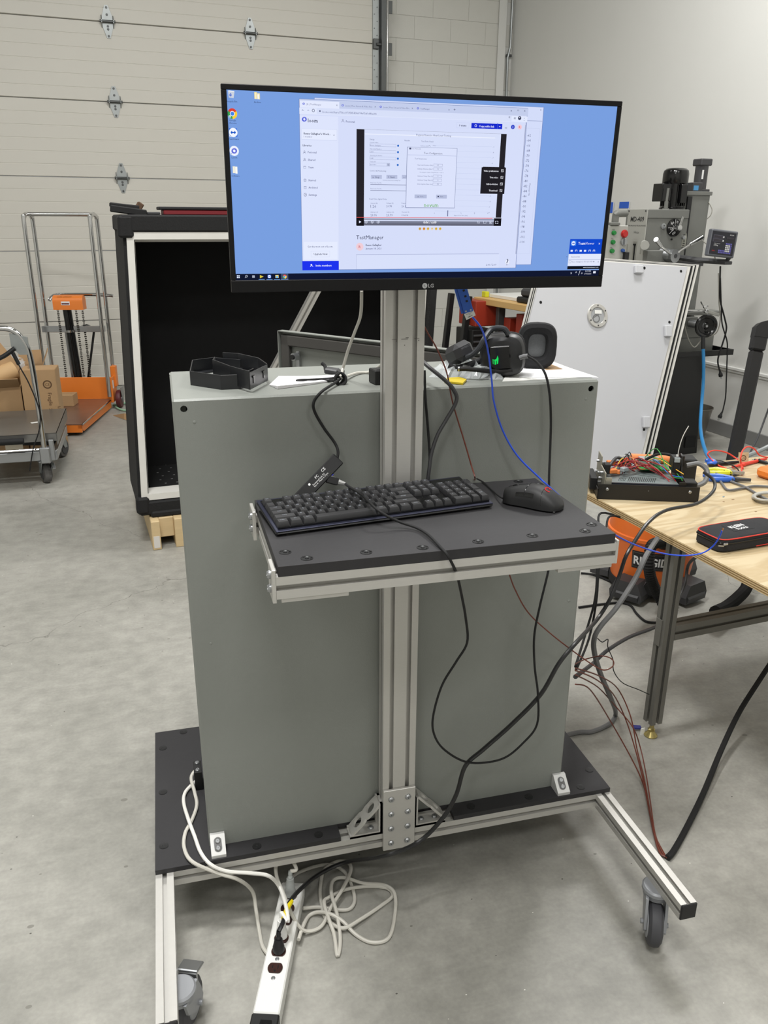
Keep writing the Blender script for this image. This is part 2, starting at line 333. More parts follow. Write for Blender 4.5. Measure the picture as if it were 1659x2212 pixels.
part('track_lip', MB(MR).cyl((3.182,6.9,0), (3.182,6.9,3.85), .014, n=10), M_chrome, d1)
for z in (3.52, 3.16, 2.2, 1.3, .4):
    part('track_bracket', MB(MR).bx(3.19, 3.235, 6.905, 6.912, z-.055, z+.055, .002).bx(3.19, 3.196, 6.912, Y1, z-.05, z+.05), M_galvd, d1)
for z in (3.21, 2.575, 1.936):
    part('roller_hinge', MB(MR).bx(3.05, 3.11, 6.935, 6.95, z-.05, z+.04, .004).cyl((3.08,6.925,z-.01), (3.17,6.925,z-.01), .012, n=10).cyl((3.14,6.93,z-.01), (3.165,6.93,z-.01), .03, n=12), M_galvd, d1)
# joint and conduit in the corner
xg = RM(rY(1090,60,Y1-.01)).x
single('trim_2', MB(MR).bx(xg-.008, xg+.008, Y1-.014, Y1-.004, 2.0, 3.9), M_print, 'dark open joint down the block wall near the corner', None, W(xg,Y1,2), kind='structure')
cd_ = thing('conduit', 'thin steel conduit running up the back corner', 'conduit', W(4.62,Y1-.04,0), RY)
xc = 4.60
part('pipe', MB(MR).tube([(xc+.02,Y1-.035,.05),(xc+.02,Y1-.035,2.6),(xc+.01,Y1-.035,2.95),(xc+.005,Y1-.035,3.2),(xc+.03,Y1-.035,3.3),(xc+.03,Y1-.035,4.9)], .013, 10), M_galv, cd_)
for z in (1.2, 2.3, 3.22): part('pipe_clip', MB(MR).bx(xc-.01, xc+.05, Y1-.045, Y1-.018, z-.012, z+.012, .003), M_galvd, cd_)
single('trim_3', MB(MR).bx(xc-.11, xc-.02, Y1-.028, Y1-.012, 0, 4.9, .004), M_wall, 'white boxed strip between the dark joint and the conduit', None, W(xc-.07,Y1,0), kind='structure')
# ================================================================== the cart
ZP, TP, RH = 0.1846, 0.0127, 0.04
PW, PD, LL = 1.161, 0.55, 0.38
ZR1 = ZP-TP; ZR0 = ZR1-RH; zc = (ZR0+ZR1)/2
cart = thing('equipment_cart', 'aluminium profile cart on castors with black base board, tall post and keyboard shelf', 'cart', (.58,.2,0))
def screw(mb, p, n, r=.0065, h=.004): p = V(p); n = V(n); mb.lathe([(r,0),(r,h*.45),(r*.7,h),(r*.25,h),(r*.2,h*.5)], p, n, 12)
plate = [(0,0),(.435,0),(.435,.045),(.725,.045),(.725,0),(PW,0),(PW,PD),(0,PD)]
bp = part('base_board', MB().prism(plate, 'z', ZR1, ZP), M_hdpe, cart, 'black base board')
sc_pts = [pZ(u,v,ZP) for u,v in ((396,1581),(352,1616),(352,1711),(354,1827),(555,1828),(688,1803),(1017,1742),(1142,1721),(1254,1700),(1273,1663))]
me_s = MB().lathe([(.011,0),(.011,.0009),(.0075,.0005),(.0035,.0005),(.003,.0001)], (0,0,0), (0,0,1), 16).mesh('countersunk_screw', M_black)
for p in sc_pts: inst('countersunk_screw', me_s, bp, Matrix.Translation(V((p.x,p.y,ZP))-V((.58,.2,0))))
for n, x in (('left',.02),('right',PW-.02)):
    r_ = part('leg_rail', MB().slot((x,PD,zc), (x,-LL,zc), (1,0,0), .04, RH), M_alu, cart)
    for yy in (-LL-.0025, PD+.0025): part('end_cap', MB().box((x,yy,zc), (.04,.005,.04), None, .002), M_black, r_, 'black plastic end cap')
part('cross_rail', MB().slot((.04,.02,zc), (PW-.04,.02,zc), (0,1,0), .04, RH), M_alu, cart)
part('cross_rail', MB().slot((.04,PD-.02,zc), (PW-.04,PD-.02,zc), (0,1,0), .04, RH), M_alu, cart)
M_cast = mat('cast grey castor', (150,152,156), 0.4, 0.3)
M_tyre = mat('grey rubber tyre', (66,66,70), 0.6)
def castor(x, y, a, brake=False):
    Q = Matrix.Translation((x,y,0)) @ RZ(a); top = ZR0
    b = MB(Q).lathe([(.03,0),(.034,-.004),(.034,-.012),(.028,-.014)], (0,0,top), (0,0,1), 20).lathe([(.022,0),(.03,-.006),(.03,-.014)], (0,0,top-.012), (0,0,1), 20)
    for s in (-1, 1):
        b.prism([(-.035,top-.014),(.03,top-.014),(.02,top-.05),(-.02,.045),(-.05,.038),(-.058,.05),(-.05,top-.05)], 'x', s*.022-.003, s*.022+.003)
    c = part('castor', b, M_cast, cart, 'grey swivel castor')
    part('wheel', MB(Q).lathe([(.03,-.016),(.042,-.016),(.05,-.01),(.052,0),(.05,.01),(.042,.016),(.03,.016)], (0,-.035,.052), (1,0,0), 28), M_tyre, c)
    part('wheel_disc', MB(Q).lathe([(.0,-.019),(.032,-.0185),(.034,-.015),(.034,.015),(.032,.0185),(0,.019)], (0,-.035,.052), (1,0,0), 24, cap=False).cyl((-.031,-.035,.052), (.031,-.035,.052), .006, n=10), M_cast, c)
    if brake:
        part('brake_pedal', MB(Q).box((0,-.062,.118), (.046,.040,.006), RX(.35), .002).box((0,-.046,.105), (.042,.006,.03), None, .002), M_steel, c)
castor(PW-.03, -.28, -.5); castor(.042, -.275, 2.75, True); castor(.03, PD-.08, .4); castor(PW-.03, PD-.08, .2)
# post with base plate, gussets
PX0, PX1 = .5397, .6197; px = (PX0+PX1)/2
post = part('post', MB().slot((px,.02,ZR1), (px,.02,1.70), (1,0,0), .08, .04, 2, 1), M_alu, cart)
b = MB()
for dx in (-.022,.024): b.box((px+dx,-.0003,1.372), (.010,.0006,.0008)).box((px+dx+.004,-.0003,1.3685), (.002,.0006,.002))
b.box((px-.001,-.0003,1.372), (.014,.0006,.001)).box((px+.004,-.0003,1.3745), (.006,.0006,.0016)).box((px-.001,-.0003,1.36), (.002,.0006,.002))
part('marker_line', b, mat('faded ink', (112,108,104), .6), post)
fp = part('joint_plate', MB().box((px,-.004,(.124+.302)/2), (.0805,.008,.178), None, .0012), M_alu, cart)
for i in range(4):
    for dx in (-.021, .021):
        b = MB(); screw(b, (px+dx,-.008,.146+.0435*i), (0,-1,0), .0075, .005); part('button_screw', b, M_steel, fp)
for s in (-1, 1):
    x0 = PX0 if s < 0 else PX1; g = MB(); L = .082; H = .09
    out = lambda t, z: (x0+s*t, z)
    for y in (.004, .036): g.prism([out(0,ZR1), out(L,ZR1), out(L,ZR1+.012), out(.014,ZR1+H), out(0,ZR1+H)][::1] if False else [out(0,ZR1), out(L,ZR1), out(L,ZR1+.01), out(.01,ZR1+.01), out(.01,ZR1+H), out(0,ZR1+H)], 'y', y-.004, y+.004)
    # sloping web with two round holes
    d = V((s*(L-.012), 0, -(H-.012))).normalized(); o = V((x0+s*.008, .02, ZR1+H-.002)); Ln = math.hypot(L-.012, H-.012)
    Q = basis(d, (0,1,0), o); n = 16
    for k in range(2):
        c0 = Ln*(.27+.46*k)
        x_lo, x_hi = (0 if k == 0 else Ln/2), (Ln/2 if k == 0 else Ln)
        ring_o = []; ring_i = []
        for i in range(n):
            a = 2*math.pi*(i+.5)/n; ca, sa = math.cos(a), math.sin(a); hx = (x_hi-c0) if ca > 0 else (c0-x_lo); t = min(hx/abs(ca) if abs(ca) > 1e-6 else 9, .02/abs(sa) if abs(sa) > 1e-6 else 9)
            ring_o.append((c0+ca*t, sa*t)); ring_i.append((c0+ca*.0145, sa*.0125))
        vs = [Q @ V((p[0],p[1],0.0)) for p in ring_o+ring_i]+[Q @ V((p[0],p[1],.006)) for p in ring_o+ring_i]; fs = []
        for i in range(n):
            j = (i+1) % n; fs += [(i,j,n+j,n+i), (2*n+i,2*n+j,3*n+j,3*n+i), (i,j,2*n+j,2*n+i), (n+i,n+j,3*n+j,3*n+i)]
        g.add(vs, fs)
    g.bx(x0, x0+s*L, 0, .04, ZR1, ZR1+.006).bx(x0, x0+s*.006, 0, .04, ZR1, ZR1+H)
    gg = part('corner_gusset', g, M_alu, cart)
    b = MB()
    for t in (.025, .06): screw(b, (x0+s*t,.02,ZR1+.006), (0,0,1), .007, .005)
    part('button_screw', b, M_steel, gg)
for x0, nm in ((.128,0),(1.012,1)):
    x1 = x0+.034
    g = part('angle_bracket', MB().prism([(.004,ZP),(.045,ZP),(.045,ZP+.04),(.038,ZP+.04),(.004,ZP+.008)], 'x', x0, x1), mat('die cast bracket', (206,206,204), .4, .3), cart, 'white cast corner bracket')
    d = V((0,.034,.032)).normalized(); Q = basis((1,0,0), d, (x0+.017,.021,ZP+.0245)); o = []
    for i in range(20):
        a = 2*math.pi*i/20; o.append((.009*math.cos(a), .0085*math.sin(a)+(.008 if math.sin(a) > 0 else -.008)))
    part('bracket_recess', MB(Q).add([(p[0],p[1],.0006) for p in o], [tuple(range(20))]), M_ccable, g, flat=True)
    b = MB(Q); screw(b, (0,.008,.0007), (0,0,1), .0062, .003); screw(b, (0,-.008,.0007), (0,0,1), .0062, .003); part('button_screw', b, M_steel, g)
cb = part('cable_clamp', MB().box((.112,.285,ZP+.028), (.02,.05,.056), None, .001), M_black, cart, 'black clamp block beside the cabinet')
b = MB(); screw(b, (.112,.270,ZP+.056), (0,0,1), .006); screw(b, (.112,.30,ZP+.056), (0,0,1), .006); part('button_screw', b, M_steel, cb)
# keyboard shelf on the post
SZ = 1.0623; SX0, SX1, SY0, SY1 = .2694, .881, -.343, 0.0
sb = part('shelf_board', MB().bx(SX0, SX1, SY0, SY1, SZ-.019, SZ, .0006), M_hdpe, cart, 'black shelf board')
for u, v in ((616,1193),(663,1206),(791,1193),(913,1183),(1033,1170),(1150,1157),(1264,1147),(1278,1133),(1120,1040),(1163,1047)):
    p = pZ(u,v,SZ); b = MB()
    b.lathe([(.0105,0),(.0105,.0008),(.0095,.0008),(.009,.0002)], p, (0,0,1), 18).cyl(p+V((0,0,.0002)), p+V((0,0,.0012)), .0035, n=10)
    for a in (-.7, .2, 1.1, 2.2): b.box(p+V((.0075*math.cos(a),.0075*math.sin(a),.0005)), (.0022,.0028,.0012), RZ(a))
    b.m = 1; b.cyl(p+V((.001,.003,.0011)), p+V((.001,.003,.0016)), .0024, n=8)
    part('countersunk_screw', b, [M_black, M_steel], sb)
zs = SZ-.019-.02
for y in (SY0+.02, SY1-.02): part('shelf_rail', MB().slot((SX0-.004,y,zs), (SX1+.004,y,zs), (0,1,0), .04, .04), M_alu, cart)
for x in (SX0+.02, SX1-.02): part('shelf_rail', MB().slot((x,SY0+.04,zs), (x,SY1-.04,zs), (1,0,0), .04, .04), M_alu, cart)
for y0 in (SY0+.0, SY1-.055):
    b = MB().bx(SX0-.0105, SX0-.004, y0, y0+.05 if y0 < -.1 else y0+.055, SZ-.066, SZ-.006, .0008); e = part('shelf_end_plate', b, M_alu, cart)
    for z in (SZ-.022, SZ-.047):
        b = MB(); screw(b, (SX0-.0105,y0+.022,z), (-1,0,0), .0075, .006); part('button_screw', b, M_steel, e)
part('shelf_end_plate', MB().bx(SX1+.004, SX1+.009, SY0, SY0+.05, SZ-.06, SZ-.014, .0008), M_alu, cart)
for x0, x1 in ((SX0+.004, SX0+.118), (SX1-.108, SX1+.0)): part('shelf_bottom_strip', MB().bx(x0, x1, SY0+.002, SY0+.038, zs-.028, zs-.02, .0008), M_alu, cart)
# ================================================================== electrical cabinet
CX0, CX1, CY0, CY1, CZ = .125, 1.0405, .046, .36, 1.263
cab = thing('electrical_cabinet', 'large grey painted steel cabinet standing on the cart base board', 'cabinet', (.58,.2,ZP))
def plate_with_holes(mb, x0, x1, z0, z1, y, holes, r):
    # front sheet at y with two round holes, each in its own square patch
    q = .014; zt0, zt1 = holes[0][1]-q, holes[0][1]+q; xs = [x0]+[t for h in holes for t in (h[0]-q, h[0]+q)]+[x1]
    mb.add([(x0,y,z0),(x1,y,z0),(x1,y,zt0),(x0,y,zt0)], [(0,1,2,3)]); mb.add([(x0,y,zt1),(x1,y,zt1),(x1,y,z1),(x0,y,z1)], [(0,1,2,3)])
    for a, b in ((xs[0],xs[1]),(xs[2],xs[3]),(xs[4],xs[5])):
        if b-a > 1e-5: mb.add([(a,y,zt0),(b,y,zt0),(b,y,zt1),(a,y,zt1)], [(0,1,2,3)])
    sq = [(-q+2*q*k/6,-q) for k in range(6)]+[(q,-q+2*q*k/6) for k in range(6)]+[(q-2*q*k/6,q) for k in range(6)]+[(-q,q-2*q*k/6) for k in range(6)]; n = 24
    for (hx, hz) in holes:
        o = [(hx+p[0],y,hz+p[1]) for p in sq]; i_ = [(hx+r*p[0]/math.hypot(*p),y,hz+r*p[1]/math.hypot(*p)) for p in sq]
        mb.add(o+i_+[(p[0],y+.005,p[2]) for p in i_], [(k,(k+1)%n,n+(k+1)%n,n+k) for k in range(n)]+[(n+k,n+(k+1)%n,2*n+(k+1)%n,2*n+k) for k in range(n)])
b = MB(); e = .004
hz = 1.244
plate_with_holes(b, CX0+e, CX1-e, ZP, CZ-e, CY0, [(.1465,hz),(CX1-e-.014,hz)], .0068)
b.add([(CX0+e,CY0,CZ-e),(CX1-e,CY0,CZ-e),(CX1-e,CY0+e,CZ),(CX0+e,CY0+e,CZ)], [(0,1,2,3)])
b.bx(CX0+e, CX1-e, CY0+e, CY1, CZ-.0015, CZ); b.add([(CX0+e,CY0,ZP),(CX0,CY0+e,ZP),(CX0,CY0+e,CZ-e),(CX0+e,CY0,CZ-e)], [(0,1,2,3)]); b.add([(CX1-e,CY0,ZP),(CX1,CY0+e,ZP),(CX1,CY0+e,CZ-e),(CX1-e,CY0,CZ-e)], [(0,1,2,3)])
b.bx(CX0, CX0+.0015, CY0+e, CY1, ZP, CZ-e); b.bx(CX1-.0015, CX1, CY0+e, CY1, ZP, CZ-e)
b.add([(CX0,CY0+e,CZ-e),(CX0,CY1,CZ-e),(CX0+e,CY1,CZ),(CX0+e,CY0+e,CZ)], [(0,1,2,3)]); b.add([(CX1,CY0+e,CZ-e),(CX1,CY1,CZ-e),(CX1-e,CY1,CZ),(CX1-e,CY0+e,CZ)], [(0,1,2,3)])
b.add([(CX0,CY0+e,CZ-e),(CX0+e,CY0+e,CZ),(CX0+e,CY0,CZ-e)], [(0,1,2)]); b.add([(CX1,CY0+e,CZ-e),(CX1-e,CY0+e,CZ),(CX1-e,CY0,CZ-e)], [(0,1,2)])
b.bx(CX0+.002, CX1-.002, CY0+.01, CY1, ZP, ZP+.002); b.bx(CX0, CX1, CY1-.03, CY1, CZ-.03, CZ-.002).bx(CX0, CX0+.03, CY1-.002, CY1, ZP, CZ-.01).bx(CX1-.03, CX1, CY1-.002, CY1, ZP, CZ-.01)
part('shell', b, M_grey, cab)
part('back_panel', MB().bx(CX0+.03, CX1-.03, CY1-.05, CY1-.046, ZP+.03, CZ-.03), M_lgrey, cab)
b = MB()
for (u, v) in ((420,912),(1266,862),(455,1390),(1229,1298)): p = pY(u,v,CY0); b.sphere(p, .0035, (1,.35,1), 10)
part('paint_dimple', b, M_grey, cab)
# its open door, hinged at the far right corner
hg = V((CX1,CY1+.006,0)); fr = V((.472,1.082,0)); dd = (fr-hg).normalized(); nn = V((0,0,1)).cross(dd)   # nn: outer face
if nn.y < 0: nn = -nn
Q = Matrix(((dd.x,nn.x,0,hg.x),(dd.y,nn.y,0,hg.y),(0,0,1,0),(0,0,0,1)))
DWd = (fr-hg).length; z0, z1 = ZP+.015, 1.257
b = MB(Q).bx(.004, DWd, .018, .0205, z0, z1).bx(.004, .0065, -.002, .018, z0, z1).bx(DWd-.0025, DWd, -.002, .018, z0, z1).bx(.004, DWd, -.002, .018, z1-.0025, z1).bx(.004, DWd, -.002, .018, z0, z0+.0025)
dr = part('door', b, M_grey, cab, 'open grey door with black gasket')
gk = .034
part('gasket', MB(Q).bx(.012, DWd-.01, .0, .016, z1-.012-gk, z1-.012, .003).bx(DWd-.01-gk, DWd-.01, .0, .016, z0+.01, z1-.012, .003).bx(.012, .012+gk, .0, .016, z0+.01, z1-.012, .003).bx(.012, DWd-.01, .0, .016, z0+.01, z0+.01+gk, .003), mat('grey rubber gasket', (62,60,57), .8), dr)
b = MB(Q).bx(DWd-.085, DWd-.072, .004, .009, z0+.1, z1-.06).cyl((DWd-.079,.0,z1-.075), (DWd-.079,-.018,z1-.075), .012, n=14)
part('latch_rod', b, M_steel, dr)
part('latch_cam', MB(Q).bx(DWd-.09, DWd-.045, -.004, .002, z1-.165, z1-.145, .002).cyl((DWd-.035,.012,z1-.15), (DWd-.035,-.012,z1-.15), .024, n=18).cyl((DWd-.079,-.018,z1-.075), (DWd-.079,-.024,z1-.075), .008, n=12), M_black, dr)
# ================================================================== keyboard
kb_o = V((.284,-.214,SZ)); ka = .1235
kb = thing('keyboard', 'black mechanical keyboard with blue tinted edge on the shelf', 'keyboard', kb_o, ka)
U1 = .01905; KM = Matrix.Translation(kb_o) @ RZ(ka) @ RX(.075); KB = MB(KM)
M_key = mat('black keycap', (40,40,42), 0.55, 0, .05, 60); M_kb = mat('blue grey aluminium deck', (58,60,78), .35, .6)
kw, kd = .4375, .150
part('case', MB(KM).bx(0, kw, 0, kd, .002, .0085, .003), M_black, kb)
part('feet', MB(KM).bx(.03, .06, kd-.02, kd-.008, -.0118, .003, .002).bx(kw-.06, kw-.03, kd-.02, kd-.008, -.0118, .003, .002).bx(.02, .06, .004, .012, -.0005, .003).bx(kw-.06, kw-.02, .004, .012, -.0005, .003), M_rub, kb)
part('deck', MB(KM).bx(.0005, kw-.0005, .0005, kd-.0005, .0085, .0105, .001), M_kb, kb, 'blue tinted metal deck')
keys = []   # (x centre in units, row, width, legend, height)
rows = [5.35, 4.1, 3.1, 2.1, 1.1, 0.1]
def row(r, x, items):
    for it in items:
        if isinstance(it, (int, float)): x += it; continue
        lg, wd = (it, 1) if isinstance(it, str) else it
        keys.append((x+wd/2, rows[r], wd, lg, 1)); x += wd
row(0, 0, ['ESC', 1, 'F1','F2','F3','F4', .5, 'F5','F6','F7','F8', .5, 'F9','F10','F11','F12', .25, 'PS','SL','PB'])
row(1, 0, list('`1234567890-=')+[('<-',2), .25, 'INS','HM','PU', .25, 'NUM','/','*','-'])
row(2, 0, [('TAB',1.5)]+list('QWERTYUIOP[]')+[('\\',1.5), .25, 'DEL','END','PD', .25, '7','8','9'])
row(3, 0, [('CAPS',1.75)]+list("ASDFGHJKL;'")+[('ENTER',2.25), 3.5, '4','5','6'])
row(4, 0, [('SHIFT',2.25)]+list('ZXCVBNM,./')+[('SHIFT',2.75), 1.25, '^', 1.25, '1','2','3'])
row(5, 0, [('CTRL',1.25),('FN',1.25),('ALT',1.25),('',6.25),('ALT',1.25),('FN',1.25),('[]',1.25),('CTRL',1.25), .25, '<','v','>', .25, ('0',2), '.'])
keys.append((22, 2.6, 1, '+', 2)); keys.append((22, .6, 1, 'ENT', 2))
kme = {}; tme = {}
def keymesh(wd, h):
    k = (wd, h)
    if k not in kme:
        a, bq = wd*U1/2-.0007, h*U1/2-.0007; ta, tb = a-.0026, bq-.0024; vs = []
        for zz, xx, yy, oy in ((0,a,bq,0),(.0010,a,bq,0),(.0092,ta+.0003,tb+.0004,.0012),(.0098,ta-.0003,tb-.0003,.0012)):
            vs += [(-xx,-yy+oy,zz),(xx,-yy+oy,zz),(xx,yy+oy,zz),(-xx,yy+oy,zz)]
        vs += [(0,.0012,.0090)]
        fs = [(4*j+i,4*j+(i+1)%4,4*j+4+(i+1)%4,4*j+4+i) for j in range(3) for i in range(4)]+[(12+i,12+(i+1)%4,16) for i in range(4)]+[(3,2,1,0)]
        kme[k] = MB().add(vs, fs).mesh('keycap', M_key)
    return kme[k]
Rk = Matrix.Translation(kb_o) @ RZ(ka)
for x, y, wd, lg, h in keys:
    Mk = KM @ Matrix.Translation((.006+x*U1, .009+(y+.5)*U1, .0125))
    o = inst('keycap', keymesh(wd, h), kb, Mk)
    if lg:
        if lg not in tme: tme[lg] = MB().text(lg, I4, None, .0052 if len(lg) == 1 else .0036, 'C', bold=.012).mesh('legend', emit((214,220,228), .8), flat=True)
        t = inst('legend', tme[lg], o, Matrix.Translation((0,.0016,.0099)))
part('switch_strip', MB(KM).bx(.006, kw-.006, .008, kd-.012, .0105, .0136), M_gloss, kb, kind=None)
# ================================================================== mouse
mo = pZ(1168,1098,SZ); ma = math.atan2(-.095,.085)
ms = thing('computer_mouse', 'black computer mouse with a red emblem on the shelf', 'mouse', (mo.x,mo.y,SZ), 0)
p0, p1 = pZ(1098,1086,SZ), pZ(1232,1112,SZ); ax_ = (p1-p0); ax_.z = 0; Lm = ax_.length*.97; mid = (p0+p1)/2; ax_.normalize(); MQ = basis(ax_, V((0,0,1)).cross(ax_), (mid.x-.002,mid.y+.022,SZ))
Lm = .122
def msurf(t, a):     # t along nose->tail, a across
    wd = .031*(.86+.18*math.sin(math.pi*min(1,t*.9+.12))-.10*math.sin(math.pi*max(0,min(1,(t-.2)/.45))))*min(1,(1-(2*t-1)**8)**.5+.02 if abs(2*t-1) < 1 else .02)
    hg_ = .0395*(math.sin(math.pi*min(1,.16+.62*t))**.8 if t < .62 else math.cos((t-.55)/.45*math.pi/2*.93)**.75)
    return wd, max(.004, hg_)
vs = []; fs = []; nt_, na = 22, 18
for i in range(nt_+1):
    t = i/nt_; tt = .5-.5*math.cos(math.pi*t); wd, hh = msurf(tt, 0)
    for j in range(na+1):
        a = math.pi*j/na; ca, sa = math.cos(a), math.sin(a)
        vs.append(((tt-.5)*Lm, wd*math.copysign(abs(ca)**.75, ca), .0035+hh*max(0,sa)**.62))
for i in range(nt_):
    for j in range(na): k = i*(na+1)+j; fs.append((k,k+1,k+na+2,k+na+1))
fs += [tuple(range(na+1))[::-1], tuple(nt_*(na+1)+j for j in range(na+1)), tuple([i*(na+1) for i in range(nt_+1)]+[i*(na+1)+na for i in range(nt_,-1,-1)])]
part('body', MB(MQ).add(vs, fs), mat('matt black mouse shell', (30,30,31), .55), ms, ang=60)
part('skid_base', MB(MQ).box((0,0,.002), (Lm*.9,.05,.004), None, .0015), M_gloss, ms)
def mpt(t, a, off=.0004):
    wd, hh = msurf(t, 0); ca, sa = math.cos(a), math.sin(a); return V(((t-.5)*Lm, wd*math.copysign(abs(ca)**.75, ca)*(1+off*20), .0035+hh*max(0,sa)**.62+off))
NSIDE = -1 if (MQ.to_3x3() @ V((0,1,0))).y > 0 else 1
sd = lambda a: a if NSIDE > 0 else math.pi-a
for (ta, tb) in ((.28,.42),(.43,.58)):
    g = MB(MQ); vs = []
    for i in range(7):
        t = ta+(tb-ta)*i/6
        for a in (.36,.50,.62): vs.append(mpt(t, sd(a), .0009))
    g.add(vs, [(3*i+k,3*i+k+1,3*i+k+4,3*i+k+3) for i in range(6) for k in range(2)]); part('side_button', g, M_gloss, ms)
part('button_seam', MB(MQ).tube([mpt(.06+.36*i/8, math.pi/2, .0001) for i in range(9)], .0006, 5).tube([mpt(.42, .5+2.14*i/10, .0001) for i in range(11)], .0005, 5).tube([mpt(.72-.03*math.sin(i/10*math.pi), .1+2.94*i/10, .0001) for i in range(11)], .0004, 5), M_gloss, ms)
part('scroll_wheel', MB(MQ).cyl((-.036,-.004,.0285), (-.036,.004,.0285), .0095, n=18), M_rub, ms)
lg = MB(MQ)
vs = []
for i in range(15):
    a = .5+4.9*i/14
    for r in (.0042,.0066):
        t = .74+r*math.cos(a)/Lm; s_ = r*math.sin(a); wd, hh = msurf(t, 0); q = math.pi/2+s_/.030; p = mpt(t, q, .0006); vs.append(p)
lg.add(vs, [(2*i,2*i+1,2*i+3,2*i+2) for i in range(14)])
lg.add([mpt(.74+x/Lm, math.pi/2+y/.03, .0006) for x,y in ((-.001,-.001),(.0015,-.001),(.0015,-.0066),(-.001,-.0066))], [(0,1,2,3)])
part('emblem', lg, emit((226,74,74), .9), ms, 'glowing red emblem')
part('cord', MB().tube(smooth([MQ @ V((-.5*Lm,0,.012)), pZ(1085,1076,SZ+.01), pZ(1062,1058,SZ+.004), pZ(1046,1043,SZ+.004), pZ(1030,1034,SZ+.003)]), .0017, 8), M_rub, ms)
# ================================================================== monitor
mz0, mz1, my0 = 1.4742, 1.7922, -.1054; mx0, mx1 = .239, .939; tl = -.0453
MH = (mz1-mz0)*math.sqrt(1+tl*tl); up_ = V((0,tl,1)).normalized()
MQm = basis((1,0,0), up_, (mx0,my0,mz0))      # x right, y up the screen, z towards viewer
mon = thing('monitor', 'wide black computer monitor showing a blue desktop, on the post', 'monitor', (px,my0+.03,mz0), 0)
mw = mx1-mx0; BL, BT, BB, BRr = .0085, .0085, .0205, .0085
b = MB(MQm).bx(0, mw, 0, BB, -.008, .0015, .001).bx(0, mw, MH-BT, MH, -.008, .0012, .001).bx(0, BL, BB, MH-BT, -.008, .0012, .001).bx(mw-BRr, mw, BB, MH-BT, -.008, .0012, .001)
part('bezel', b, mat('satin black bezel', (13,12,14), .38, spec=.25), mon)
part('back_shell', MB(MQm).bx(.001, mw-.001, .001, MH-.001, -.022, -.006, .004).bx(.08, mw-.08, .05, MH-.06, -.045, -.02, .012), M_black, mon)
part('mount', MB().bx(px-.05, px+.05, my0+.02, my0+.052, mz0+.10, mz0+.22, .002).bx(px-.03, px+.03, my0+.05, .0, mz0+.13, mz0+.19, .002), M_black, mon, 'black mounting bracket')
# emblem and maker's letters on the lower bezel
lgq = MQm @ Matrix.Translation((0,0,.0017))
def mloc(u, v):
    p = onP(u, v, MQm.to_3x3() @ V((0,0,1)), (MQm @ V((0,0,0))).dot(MQm.to_3x3() @ V((0,0,1)))); q = MQm.inverted() @ p; return q.x, q.y
b = MB(lgq); x, y = mloc(917,617); b.disc(I4, x, y, .0048, 20); x2, y2 = mloc(922,617); b.text('LG', Matrix.Translation((x2+.0022,y-.0032,0)), None, .0092, bold=.012)
lo = part('maker_emblem', b, mat('silver print', (176,176,178), .35, .5), mon, flat=True)
b = MB(lgq @ Matrix.Translation((0,0,.0002))); b.disc(I4, x-.0016, y+.0014, .0007, 8); b.bx(x-.0003, x+.0003, y-.002, y+.002, 0, .0001).bx(x-.0003, x+.0015, y-.002, y-.0014, 0, .0001)
part('emblem_detail', b, M_black, lo, flat=True)
part('screen', MB(MQm).bx(BL, mw-BRr, BB, MH-BT, -.006, -.0012), emit((121,159,224)), mon, 'lit blue desktop')
